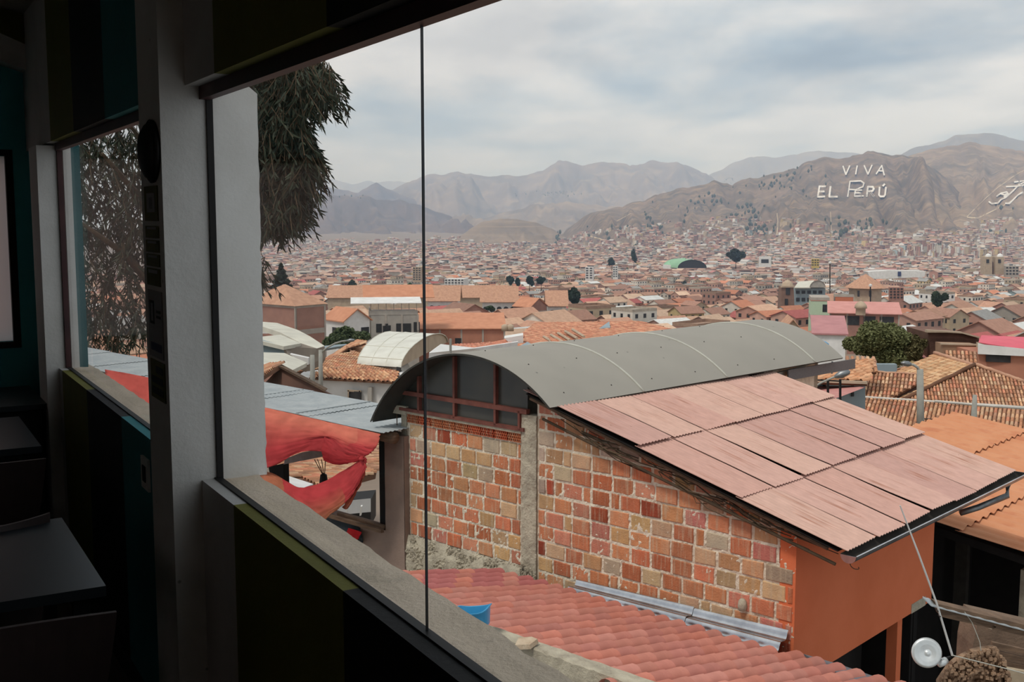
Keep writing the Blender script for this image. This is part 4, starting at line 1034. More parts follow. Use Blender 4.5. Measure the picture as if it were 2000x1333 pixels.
# ================================================================== ROOF BEYOND THE GUTTER, RIGHT EDGE
tD = 3.95
dh = thing('orange_sheet_house', 'open shed under orange tile-pattern sheets beyond the steel gutter', 'shed', Bf(4.5, 5, -6.5))
v1 = bp(1868, 1040, tD); v2 = bp(1995, 1083, tD); KD = (v1[1] - v2[1]) / (v2[0] - v1[0])
def zD(s): return v1[1] - KD * (s - v1[0])
def dpl(x, y): return bplane(x, y, v1[0], v1[1], KD)
print('D', v1, v2, KD, dpl(1900, 880), dpl(1995, 868), dpl(1925, 1003), dpl(1998, 972))
M_dsheet = mat('orange_tile_sheet', (206, 146, 108), (196, 130, 92), 0.85, 2.5, 0.2, 40, mottle=(0.3, 0.7), streak=((176, 100, 70), (2, 2, 9), 0.55, 0.7, 0.5))
sst = dpl(1900, 880)[0]; sjj = dpl(1960, 989)[0]
tfar = max(dpl(2000, 868)[1], 9.0)
rows_d = [sjj - 2.4 * 1.0, sjj - 1.2, sjj, sjj + 1.2, sjj + 2.4, sjj + 3.6]
rib = 0.105
for r in range(5):
    a, b = rows_d[r], rows_d[r + 1] + 0.05
    for c in range(4):
        t0_ = tD + c * 1.5
        n_ = 6
        def zfd(s, a=a): return zD(s)
        sheet(a, b, t0_, t0_ + 1.5, 0.0, 0.032, 0.0, (1, 1, 1, 1), 'roof_sheet', M_dsheet, zfd, n_, 0.020, dh)
mk('dark_walls', join(prism([Bf(v1[0] - 0.6, tD + 2.2, -6.5), Bf(7, tD + 2.2, -6.5), Bf(7, tD + 2.2, zD(7) - .12), Bf(v1[0] - 0.6, tD + 2.2, zD(v1[0] - 0.6) - .12)], E2 * 0.1), box(v1[0] - 0.7, v1[0] - 0.6, 0.2 + tO, tD + 2.3, -6.5, zD(v1[0]) - .1, Bf)), M_dark, dh)  # near-black colour stands in for the shade under the roof
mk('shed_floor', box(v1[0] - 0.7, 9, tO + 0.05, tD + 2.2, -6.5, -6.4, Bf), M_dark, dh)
mk('verge_beam', bar(Bf(v1[0] - 0.3, tD + 0.1, zD(v1[0] - .3) - 0.09), Bf(9, tD + 0.1, zD(9) - 0.09), 0.07, 0.09), M_dark, dh)
qa = bp(1998, 1165, tD + 0.3)
mk('beige_post', box(qa[0] - 0.04, qa[0] + 0.4, tD + 0.3, tD + 0.4, bp(1998, 1214, tD + .3)[1], bp(1998, 1114, tD + .3)[1], Bf), M_conc, dh)
mk('dark_column', box(bp(1862, 1150, tD + 1.2)[0], bp(1886, 1150, tD + 1.2)[0], tD + 1.2, tD + 1.3, -6.5, -2.0, Bf), mat('dark_grey_column', (60, 56, 50), (44, 41, 37), 0.9, 6.0), dh)  # plain dark grey-brown column colour
# ================================================================== CORNER BOTTOM RIGHT (about seven metres off)
YC = 6.9
def cY(x, y, Y=YC): return atY(x, y, Y)
sh = thing('lean_to_strip', 'strip of grey corrugated sheet on a rough wooden beam above the adobe wall', 'roof strip', cY(1900, 1260))
n_ = 96; V = []
lt = [(1802, 1165), (2040, 1226)]
for k in range(n_ + 1):
    f = k / n_; x = 1802 + 238 * f; yb = 1167 + 12 * min(1, f / 0.07) + f * 63
    w = 7.0 * (0.5 - 0.5 * math.cos(2 * math.pi * (x - 1826) / 25.0)) * min(1, f / .07)
    A_ = cY(x, yb, YC - 0.02); B_ = cY(x, yb - 2 - 4 * min(1, f / .07) - w, YC + 0.10)
    V += [tuple(A_), tuple(B_)]
F = [(2 * k, 2 * k + 2, 2 * k + 3, 2 * k + 1) for k in range(n_)]
mk('corrugated_edge', thick((V, F), (0, 0, 1), 0.006), M_bluegrey, sh)
mk('beam', prism([tuple(cY(1830, 1180)), tuple(cY(1840, 1206)), tuple(cY(2045, 1254)), tuple(cY(2045, 1232))], (0, 0.10, 0.0)), M_wood, sh)
mk('wood_splinter', prism([tuple(cY(1900, 1214)), tuple(cY(1936, 1230)), tuple(cY(1946, 1226)), tuple(cY(1940, 1221))], (0, 0.03, 0)), M_stone, sh)
# adobe / rubble wall, built of clods
aw = thing('adobe_wall', 'broken adobe wall of brown clods at the lower right corner', 'wall', cY(1920, 1333))
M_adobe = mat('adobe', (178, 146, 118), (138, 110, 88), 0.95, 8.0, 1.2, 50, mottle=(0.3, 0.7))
def hwall(x):
    xs = [1830, 1842, 1856, 1870, 1900, 1925, 1945, 1962, 1975]; ys = [1340, 1322, 1302, 1290, 1274, 1268, 1266, 1292, 1336]
    return float(np.interp(x, xs, ys))
body = []
for j in range(15):
    for i in range(40):
        x = 1834 + i * 3.6; y = hwall(x) + j * 7
        body.append(tuple(cY(x, min(y, 1400), YC + 0.06 + 0.09 * mnoise.noise(Vector((x * 0.07, y * 0.09, 0))))))
F = [(j * 40 + i, j * 40 + i + 1, (j + 1) * 40 + i + 1, (j + 1) * 40 + i) for j in range(14) for i in range(39)]
mk('core', thick((body, F), (0, 1, 0), -0.05), M_adobe, aw)
for k in range(280):
    x = random.uniform(1828, 1972); y = hwall(x) + random.uniform(-1, 80) * random.random()
    if y > 1345: continue
    r_ = random.uniform(0.006, 0.021); c = cY(x, y, YC + 0.03 * random.random() + 0.02)
    pts, fs = rub(0, 0, r_); cc0 = Vector(Bf(0, -0.06 - r_ * 0.3, 0))
    V = [tuple(Vector(p) - cc0 + c) for p in pts]
    mk('clod', (V, fs), M_adobe, aw)
bw = thing('adobe_building', 'dark brown adobe building with a beige panel behind the clod wall', 'building', cY(1980, 1333, 8.4))
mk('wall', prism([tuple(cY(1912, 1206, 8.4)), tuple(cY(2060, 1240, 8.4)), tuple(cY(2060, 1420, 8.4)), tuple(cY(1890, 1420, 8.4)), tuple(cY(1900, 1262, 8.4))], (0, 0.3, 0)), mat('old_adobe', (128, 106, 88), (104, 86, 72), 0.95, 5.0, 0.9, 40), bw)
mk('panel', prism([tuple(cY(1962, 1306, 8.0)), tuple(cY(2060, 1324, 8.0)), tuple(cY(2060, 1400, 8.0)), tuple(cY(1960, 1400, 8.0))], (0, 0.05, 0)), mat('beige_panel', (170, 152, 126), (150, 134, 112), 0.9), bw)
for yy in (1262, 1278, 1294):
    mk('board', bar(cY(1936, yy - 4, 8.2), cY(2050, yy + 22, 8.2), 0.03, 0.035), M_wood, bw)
# aluminium reflector dish with its holder
dish = thing('metal_dish', 'round spun-metal reflector dish fixed to the adobe wall', 'dish', cY(1812, 1300))
c = cY(1811.5, 1276.5, YC - 0.02); rr = 30.0 / FPX * YC
M_alu = mat('spun_aluminium', (222, 224, 222), (200, 204, 202), 0.34, 12.0, 0.1, 60, metal=0.55, spec=0.6)
nrm = Vector((-0.12, -1.0, 0.28)).normalized()
prof_ = [(0.001, 0.010), (rr * 0.10, 0.012), (rr * 0.16, 0.004), (rr * 0.30, 0.002), (rr * 0.34, 0.006), (rr * 0.55, 0.000), (rr * 0.60, 0.004), (rr * 0.80, -0.006), (rr * 0.84, -0.003), (rr * 0.97, -0.016), (rr, -0.020), (rr * 1.0, -0.026), (rr * 0.94, -0.024), (0.001, -0.012)]
mk('reflector', lathe(prof_, 40, nrm, c), M_alu, dish, smooth=True)
h0 = cY(1833, 1296, YC); h1 = cY(1850, 1284, YC + 0.03)
mk('holder', lathe([(0.0, -0.04), (0.018, -0.035), (0.026, 0.0), (0.022, 0.03), (0.0, 0.034)], 14, (h1 - h0), (h0 + h1) / 2 + Vector((0, 0, -0.015))), M_alu, dish, smooth=True)
mk('bracket', bar(cY(1832, 1292), cY(1856, 1284, YC + 0.05), 0.012, 0.012), M_black, dish)
ro = thing('white_rod', 'thin white rod leaning up from the adobe wall past the gutter', 'rod', cY(1860, 1280))
mk('rod', tube([cY(1860, 1281, YC), cY(1829, 1178, YC - 0.05), cY(1795, 1085, YC - 0.1), cY(1758, 988, YC - 0.15)], [0.0075, 0.0065, 0.006, 0.004], 8), M_white, ro)
mk('wire_tie', join(tube([cY(1828, 1190), cY(1831, 1194, YC - .08), cY(1834, 1196)], 0.004, 5), tube([cY(1833, 1202), cY(1836, 1206, YC - .08), cY(1838, 1204)], 0.004, 5)), M_black, ro)
wi = thing('loose_wire', 'thin wires running from the rod foot over the adobe clods', 'wire', cY(1862, 1282))
mk('wire', tube([cY(1861, 1281, YC - .02), cY(1890, 1288, YC - .04), cY(1930, 1298, YC - .05), cY(1970, 1308, YC - .05), cY(2030, 1324, YC - .05)], 0.0035, 6), M_seam, wi)
mk('wire', tube([cY(1884, 1196), cY(1898, 1216), cY(1908, 1240), cY(1914, 1256), cY(1916, 1272)], 0.0025, 6), M_seam, wi)
# ================================================================== VALLEY FLOOR AND MOUNTAINS
from mathutils.bvhtree import BVHTree
def G(d):
    return float(np.interp(d, [0, 18, 30, 60, 80, 120, 190, 250, 350, 500, 800, 1200, 1800, 2600, 3500, 7000], [-6.6, -6.6, -8, -12, -14.5, -19, -25, -29.5, -34, -41, -53, -60, -66, -63, -58, -40]))
M_ground = mat('town_ground', (150, 132, 116), (128, 114, 100), 0.95, 0.03, 0.0, 1, mottle=(0.3, 0.7))
def gfun(u, v):
    az = R(-52 + 104 * u); d = 4.0 * (5200 / 4.0) ** v
    x, y = d * math.sin(az), d * math.cos(az)
    z = G(y if y > 0 else d) + (2.5 * mnoise.noise(Vector((x * 0.006, y * 0.006, 0))) if d > 120 else 0)
    return (x, y, z)
gVF = grid(gfun, 120, 110)
struct('ground', gVF, M_ground)
BV, BF = list(gVF[0]), list(gVF[1])
def hillmat(name, c1, c2, c3, sc):
    return mat(name, c1, c2, 0.95, sc, 0.0, 1, mottle=(0.30, 0.70), detail=9, streak=(c3, (sc * 2.2, sc * 2.2, sc * 3.2), 0.50, 0.66, 0.55))
def hill(name, ridge_, foot_, Dr, Df, m, amp=1.0, seed=0, x0=380, x1=2200, step=6, nv=46, steps=0, behind=True, mm=1.0, shape=0.85):
    rx, ry = zip(*ridge_); fx_, fy_ = zip(*foot_)
    nx = int((x1 - x0) / step); V = []
    for j in range(-1, nv + (3 if behind else 1)):
        for i in range(nx + 1):
            x = x0 + (x1 - x0) * i / nx
            yr = float(np.interp(x, rx, ry)) + amp * 1.3 * (mnoise.noise(Vector((x * 0.035, seed, 0))) + 0.5 * mnoise.noise(Vector((x * 0.09, seed, 4))))
            yf = float(np.interp(x, fx_, fy_))
            if j <= nv:
                v = max(j, 0) / nv; ve = v
                if steps: ve = v + 0.75 / (2 * math.pi * steps) * math.sin(2 * math.pi * steps * v)
                y = yf + (yr - yf) * (ve ** shape)
                d = Df + (Dr - Df) * v
                # ravines: folds that run down the slope
                w = 4 * v * (1 - v) + 0.25 * v
                n_ = abs(mnoise.noise(Vector((x * 0.011 * mm + 0.9 * v, v * 1.3, seed)))) + 0.5 * abs(mnoise.noise(Vector((x * 0.028 * mm + 1.5 * v, v * 2.2, seed + 3)))) + 0.25 * abs(mnoise.noise(Vector((x * 0.07 * mm, v * 5, seed + 6))))
                P = atY(x, y, d); P.z += (n_ - 0.42) * amp * 0.012 * d * w * 2.6
                if j < 0: P.z -= 0.03 * Df
            else:
                P = atY(x, yr + 10 * (j - nv), Dr * (1 + 0.10 * (j - nv))); P.z = atY(x, yr, Dr).z - 0.03 * Dr * (j - nv)
            V.append(tuple(P))
    rows_ = nv + (3 if behind else 1)
    F = [(j * (nx + 1) + i, j * (nx + 1) + i + 1, (j + 1) * (nx + 1) + i + 1, (j + 1) * (nx + 1) + i) for j in range(rows_) for i in range(nx)]
    o = struct(name, (V, F), m, smooth=True)
    k = len(BV); BV.extend(V); BF.extend([tuple(q + k for q in f) for f in F])
    return o
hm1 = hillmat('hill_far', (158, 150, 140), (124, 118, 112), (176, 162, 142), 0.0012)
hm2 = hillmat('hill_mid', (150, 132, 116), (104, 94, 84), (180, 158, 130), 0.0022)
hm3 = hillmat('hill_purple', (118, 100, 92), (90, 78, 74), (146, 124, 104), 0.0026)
hm4 = hillmat('hill_near', (142, 118, 98), (84, 76, 64), (172, 144, 112), 0.012)
hm4t = hillmat('hill_terraces', (150, 130, 110), (112, 98, 84), (168, 146, 120), 0.006)
hm4t.node_tree.nodes['Mapping'].inputs['Scale'].default_value = (0.002, 0.002, 0.16)
hm5 = hillmat('hill_tan', (160, 134, 108), (106, 92, 76), (184, 158, 124), 0.008)
ft = lambda y: [(0, y), (2400, y)]
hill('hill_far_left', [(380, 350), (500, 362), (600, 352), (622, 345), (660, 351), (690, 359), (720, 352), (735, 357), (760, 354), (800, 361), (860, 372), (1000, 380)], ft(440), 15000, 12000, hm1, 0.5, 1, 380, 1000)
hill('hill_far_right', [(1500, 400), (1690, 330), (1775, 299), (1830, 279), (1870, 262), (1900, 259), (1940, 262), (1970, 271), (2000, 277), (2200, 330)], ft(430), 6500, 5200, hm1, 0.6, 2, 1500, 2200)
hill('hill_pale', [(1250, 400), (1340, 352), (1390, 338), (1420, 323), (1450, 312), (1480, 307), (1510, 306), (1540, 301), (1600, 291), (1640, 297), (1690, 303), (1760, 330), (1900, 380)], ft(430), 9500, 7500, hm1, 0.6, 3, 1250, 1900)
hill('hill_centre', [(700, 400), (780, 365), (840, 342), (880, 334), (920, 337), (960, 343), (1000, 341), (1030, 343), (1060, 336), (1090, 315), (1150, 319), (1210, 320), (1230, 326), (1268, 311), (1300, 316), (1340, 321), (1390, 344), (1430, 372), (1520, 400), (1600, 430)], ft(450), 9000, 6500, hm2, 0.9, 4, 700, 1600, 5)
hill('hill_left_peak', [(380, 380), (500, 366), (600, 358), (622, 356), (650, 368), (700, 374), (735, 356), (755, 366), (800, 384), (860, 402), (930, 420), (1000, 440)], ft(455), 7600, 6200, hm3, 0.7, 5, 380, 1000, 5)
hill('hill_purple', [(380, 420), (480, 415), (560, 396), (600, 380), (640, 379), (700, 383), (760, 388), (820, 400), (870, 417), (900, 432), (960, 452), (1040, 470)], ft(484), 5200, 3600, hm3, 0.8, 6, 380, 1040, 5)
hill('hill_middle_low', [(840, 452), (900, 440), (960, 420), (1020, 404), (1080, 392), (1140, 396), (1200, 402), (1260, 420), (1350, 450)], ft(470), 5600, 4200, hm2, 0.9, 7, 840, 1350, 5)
hill('hill_terraced', [(820, 500), (870, 480), (905, 455), (940, 433), (975, 427), (1010, 427), (1045, 434), (1080, 450), (1110, 468), (1150, 490)], ft(505), 3000, 2500, hm4t, 0.5, 8, 820, 1150, 4, 60, steps=11)
H7 = [(1000, 500), (1060, 470), (1100, 450), (1150, 424), (1200, 402), (1260, 388), (1300, 370), (1360, 361), (1400, 353), (1430, 362), (1450, 352), (1480, 349), (1510, 338), (1560, 322), (1590, 306), (1620, 308), (1660, 309), (1700, 298), (1735, 299), (1770, 303), (1810, 318), (1850, 345), (1900, 400), (1960, 470), (2200, 520)]
H8 = [(1640, 560), (1700, 420), (1740, 340), (1775, 303), (1800, 293), (1850, 283), (1890, 280), (1940, 286), (2000, 291), (2200, 300)]
hill('hill_right', H8, [(0, 520), (1640, 535), (1700, 520), (1790, 470), (1850, 485), (2000, 505), (2400, 505)], 4300, 2000, hm5, 0.9, 10, 1660, 2200, 5, 60)
hill('hill_viva', H7, [(0, 505), (1000, 508), (1400, 512), (1700, 508), (1800, 480), (1900, 490), (2400, 500)], 3400, 1750, hm4, 1.0, 11, 1000, 1960, 5, 70)
bvh = BVHTree.FromPolygons([Vector(v) for v in BV], BF)
def hit(x, y, mind=0):
    r = ray(x, y).normalized(); loc, n, i, d = bvh.ray_cast(O3 + r * max(mind, 40), r)
    return loc, n
# --- writing laid out in white stones on the slope, with the signs on the next hill
M_chalk = mat('white_stones', (238, 232, 222), (222, 214, 202), 0.9, 0.1)
def stroke(pts, w, lift=30):
    """ribbon draped over the slope: a low bank of stones"""
    V = []; F = []
    pl = [(1400 + x / 3.3333, 240 + y / 3.3333) for x, y in pts]
    for (xa, ya), (xb, yb) in zip(pl, pl[1:]):
        L_ = math.hypot(xb - xa, yb - ya)
        if L_ < 0.3: continue
        nx_, ny_ = -(yb - ya) / L_ * w / 2, (xb - xa) / L_ * w / 2
        n_ = max(1, int(L_ / 2.5)); k0 = len(V)
        ex, ey = (xb - xa) / L_ * w * 0.3, (yb - ya) / L_ * w * 0.3
        for k in range(n_ + 1):
            f = k / n_; x = xa - ex + (xb - xa + 2 * ex) * f; y = ya - ey + (yb - ya + 2 * ey) * f
            for s_ in (-1, 1):
                P, nn = hit(x + nx_ * s_, y + ny_ * s_, 1500)
                if P is None: P = atY(x, y, 2800)
                r = ray(x, y).normalized(); V.append(tuple(P - r * lift)); V.append(tuple(P + r * 3 + Vector((0, 0, -4))))
        for k in range(n_):
            a = k0 + 4 * k
            F += [(a, a + 2, a + 6, a + 4), (a, a + 4, a + 5, a + 1), (a + 2, a + 3, a + 7, a + 6)]
    return V, F
LET = {
 'V': [[(822, 282), (840, 336)], [(840, 336), (865, 280)]],
 'I': [[(914, 280), (904, 334)]],
 'V ': [[(960, 278), (984, 334)], [(984, 334), (1010, 276)]],
 'A': [[(1038, 332), (1074, 278)], [(1074, 278), (1090, 340)], [(1052, 312), (1082, 314)]],
 'E': [[(668, 414), (658, 482)], [(668, 414), (706, 414)], [(662, 447), (698, 447)], [(658, 482), (702, 480)]],
 'L': [[(740, 416), (732, 480)], [(732, 481), (784, 481)]],
 'P': [[(868, 380), (852, 480)], [(868, 381), (938, 378), (958, 392), (952, 415), (905, 436), (862, 434)]],
 'E ': [[(902, 440), (896, 476)], [(902, 440), (944, 438)], [(898, 457), (936, 456)], [(896, 478), (954, 476)]],
 'R': [[(984, 416), (976, 478)], [(984, 416), (1016, 417), (1022, 430), (1014, 443), (982, 447)], [(1000, 447), (1022, 478)]],
 'U': [[(1060, 420), (1056, 470), (1066, 480), (1088, 479), (1096, 468), (1101, 420)], [(1082, 410), (1092, 400)]],
}
geo = thing('hillside_lettering', 'white stone letters VIVA EL PERÚ laid out on the brown hillside', 'lettering', tuple(hit(1690, 360, 1500)[0] or (0, 2500, 0)))
for k, ss__ in LET.items():
    w = 3.4 if k in ('E', 'L', 'R', 'U', 'P') else 2.4
    if k == 'P': w = 2.6
    o = mk('letter', join(*[stroke(s, w) for s in ss__]), M_chalk, geo)
M_pale = mat('pale_earth', (206, 186, 156), (190, 170, 140), 0.95, 0.05)
gl2 = thing('hillside_emblem', 'pale curling emblem marked out on the slope of the right-hand hill', 'emblem', tuple(hit(1960, 380, 1500)[0] or (0, 2500, 0)))
for s in ([(1772, 514), (1790, 526), (1830, 522), (1850, 500), (1880, 486), (1930, 442), (1970, 400), (2010, 385)], [(1822, 478), (1850, 458), (1888, 450), (1900, 468), (1870, 480)], [(1885, 416), (1960, 412), (2010, 402)], [(1938, 386), (2010, 376)], [(1880, 524), (1905, 525), (1960, 470), (2010, 440)], [(1850, 462), (1875, 470), (1888, 462)]):
    mk('stroke', stroke(s, 2.6), M_chalk, gl2)
tk = []
for s, w in (([(1628, 612), (1700, 540), (1760, 482), (1830, 420), (1900, 372), (1950, 335), (2010, 306)], 1.4), ([(1632, 616), (1700, 620), (1800, 572), (1900, 520), (2010, 450)], 2.2), ([(392, 590), (398, 640), (388, 780)], 2.0), ([(740, 580), (750, 760)], 1.0), ([(-560, 745), (-380, 690)], 1.2), ([(-650, 640), (-560, 590), (-560, 592)], 1.0), ([(1230, 870), (1360, 840), (1520, 826)], 1.6), ([(1890, 845), (1940, 760), (1960, 700)], 1.0), ([(-900, 720), (-700, 770), (-540, 800)], 1.6), ([(-300, 880), (-100, 760), (0, 640)], 0.9)):
    tk.append(stroke(s, w, 5))
struct('hill_tracks', join(*tk), M_pale)
# ================================================================== THE TOWN
WALLC = [((178, 136, 120), 4.5, 'brick'), ((196, 156, 138), 2.5, 'brick'), ((222, 214, 200), 2.6, 'white'), ((240, 238, 232), 2.0, 'white'), ((196, 176, 148), 2.2, 'adobe'), ((176, 168, 156), 1.2, 'grey'), ((206, 182, 132), 0.5, 'ochre'), ((170, 186, 186), 0.2, 'blue')]
ROOFC = [((190, 146, 122), 3.6, 'clay'), ((202, 164, 138), 2.6, 'tan'), ((168, 128, 110), 3.2, 'brown'), ((210, 178, 152), 1.8, 'pale'), ((200, 134, 104), 1.2, 'bright'), ((166, 164, 160), 1.5, 'grey'), ((214, 214, 210), 1.1, 'grey'), ((184, 104, 98), 0.5, 'red')]
def pick(T):
    c, w, n = random.choices(T, [x[1] for x in T])[0]; j = random.uniform(0.9, 1.08)
    return lin(tuple(min(255, v * j) / 255 for v in c)), n
M_wallc = mat('town_wall', (1, 1, 1, 1), (0.84, 0.84, 0.85, 1), 0.95, 0.7, 0.0, 1, obcol=True, coord='Object', detail=6)
M_roofc = mat('town_roof', (1, 1, 1, 1), (0.78, 0.76, 0.74, 1), 0.92, 1.2, 0.0, 1, obcol=True, coord='Object', detail=7, stretch=(1, 1, 1))
M_winc = mat('town_window', (58, 56, 56), (40, 40, 42), 0.4, 2.0)
M_townv = mat('town_far', (1, 1, 1, 1), (0.86, 0.85, 0.84, 1), 0.95, 0.4, 0.0, 1, vcol=True, detail=6)
def gable(w, l, h, rise, ov=0.35, flat=False):
    """local house: returns (wallVF, roofVF)"""
    wv = box(-w / 2, w / 2, -l / 2, l / 2, -6, h)
    if flat:
        rv = join(box(-w / 2 - .05, w / 2 + .05, -l / 2 - .05, l / 2 + .05, h, h + 0.12), box(-w / 2, w / 2, -l / 2, -l / 2 + 0.15, h + .12, h + .8), box(-w / 2, w / 2, l / 2 - .15, l / 2, h + .12, h + .8), box(-w / 2, -w / 2 + .15, -l / 2 + .15, l / 2 - .15, h + .12, h + .8), box(w / 2 - .15, w / 2, -l / 2 + .15, l / 2 - .15, h + .12, h + .8))
        return wv, rv
    W_, F_ = wv; k = len(W_)
    W_ = W_ + [(-w / 2, 0, h + rise), (w / 2, 0, h + rise)]
    F_ = F_ + [(4, k, 7), (5, 6, k + 1)]
    a, b = l / 2 + ov, w / 2 + ov; dz = rise * ov / (l / 2)
    t = 0.16
    V = [(-b, -a, h - dz), (b, -a, h - dz), (b, 0, h + rise), (-b, 0, h + rise), (b, a, h - dz), (-b, a, h - dz)]
    V = [(x, y, z + t) for x, y, z in V] + V
    F = [(0, 1, 2, 3), (3, 2, 4, 5), (6, 9, 8, 7), (9, 11, 10, 8), (0, 6, 7, 1), (1, 7, 8, 2), (2, 8, 10, 4), (4, 10, 11, 5), (5, 11, 9, 3), (3, 9, 6, 0)]
    return (W_, F_), (V, F)
def winrows(w, l, h, nst):
    out = []
    for st_ in range(nst):
        z0 = h - (st_ + 1) * 2.8 + 0.9
        for face in (-1, 1):
            n_ = max(2, int(w / 2.6))
            for k in range(n_):
                x = -w / 2 + (k + 0.5) * w / n_
                out.append(box(x - 0.55, x + 0.55, face * l / 2 - 0.05, face * l / 2 + 0.05, z0, z0 + 1.25))
            n_ = max(1, int(l / 3.0))
            for k in range(n_):
                y = -l / 2 + (k + 0.5) * l / n_
                out.append(box(face * w / 2 - 0.05, face * w / 2 + 0.05, y - 0.5, y + 0.5, z0, z0 + 1.2))
    return out
PROTO = []
for k in range(14):
    fl = k in (3, 8, 12); w = random.uniform(8.5, 12.6); l = random.uniform(6.5, 9.6)
    nst = random.choice([1, 2, 2]) if not fl else random.choice([2, 3, 4]); h = 2.9 * nst
    wv, rv = gable(w, l, h, l * random.uniform(0.16, 0.25), 0.4, fl)
    PROTO.append(dict(w=w, l=l, h=h, fl=fl, nst=nst, wall=wv, roof=rv, wins=winrows(w, l, h, nst)))
def me_of(name, VF, m):
    me = bpy.data.meshes.new(name); me.from_pydata(VF[0], [], VF[1]); me.materials.append(m); return me
for p in PROTO:
    p['mw'] = me_of('wall', p['wall'], M_wallc); p['mr'] = me_of('roof', p['roof'], M_roofc)
    p['mwin'] = [me_of('window', w_, M_winc) for w_ in p['wins']]
    p['mwa'] = me_of('window', join(*p['wins']), M_winc)
KEEPOUT = []      # (x, y, r) of the houses placed one by one
def blocked(x, y, r):
    return any((x - a) ** 2 + (y - b) ** 2 < (r + c) ** 2 for a, b, c in KEEPOUT)
# ================================================================== HOUSES PLACED ONE BY ONE
M_cream = mat('cream_corrugated', (214, 210, 194), (196, 192, 178), 0.8, 1.0)
M_whitew = mat('whitewash', (232, 230, 226), (214, 212, 206), 0.9, 0.8)
M_brickf = mat('distant_brick', (184, 128, 104), (166, 112, 92), 0.95, 0.5, 0.0, 1, detail=8)
M_brickp = mat('muted_brick', (168, 126, 110), (148, 110, 98), 0.95, 0.5, 0.0, 1, detail=8)  # duller brick, one even tone over whole houses
M_band = mat('concrete_band', (178, 168, 156), (162, 152, 142), 0.95, 0.8)
M_grey = mat('grey_render', (174, 168, 158), (158, 152, 144), 0.95, 0.8)
M_adobeb = mat('dark_adobe', (126, 94, 80), (108, 80, 70), 0.95, 0.8)
M_clay = mat('clay_slope', (198, 154, 126), (174, 130, 106), 0.92, 1.5, 0.0, 1, detail=8)
M_orr = mat('orange_slope', (206, 146, 114), (190, 130, 100), 0.9, 0.8)
M_redr = mat('rose_metal_roof', (188, 132, 130), (174, 120, 120), 0.7, 0.8)
M_hotred = mat('hot_red_roof', (220, 104, 116), (208, 94, 108), 0.7, 0.8)
M_claydark = mat('clay_gap', (120, 84, 64), (96, 68, 52), 0.95, 1.0)
M_ridge = mat('pale_ridge_mortar', (206, 200, 190), (184, 178, 168), 0.9, 2.0)
M_tan = mat('tan_panel', (190, 170, 146), (172, 152, 130), 0.9, 0.8)
M_tilefar = mat('old_clay_tiles', (1, 1, 1, 1), (0.80, 0.80, 0.78, 1), 0.92, 5.0, 0.0, 1, vcol=True)
M_bluew = mat('blue_grey_wall', (150, 164, 168), (138, 150, 156), 0.9, 1.0)
M_tileob = mat('old_clay_tile', (1, 1, 1, 1), (0.82, 0.80, 0.80, 1), 0.92, 5.0, 0.0, 1, obcol=True)
def k_of(x, y=600):
    r = ray(x, y); return r.x / r.y
def slab(name, pts, m, parent, th=0.12, dirv=None):
    """flat piece with real thickness from (pixel x, pixel y, distance) corners"""
    P = [atY(*p) for p in pts]
    n = (P[1] - P[0]).cross(P[2] - P[0])
    if n.length < 1e-6: n = Vector((0, 1, 0))
    n.normalize()
    if n.dot(P[0] - O3) < 0: n = -n
    return mk(name, prism([tuple(p) for p in P], (Vector(dirv) if dirv else n) * th), m, parent)
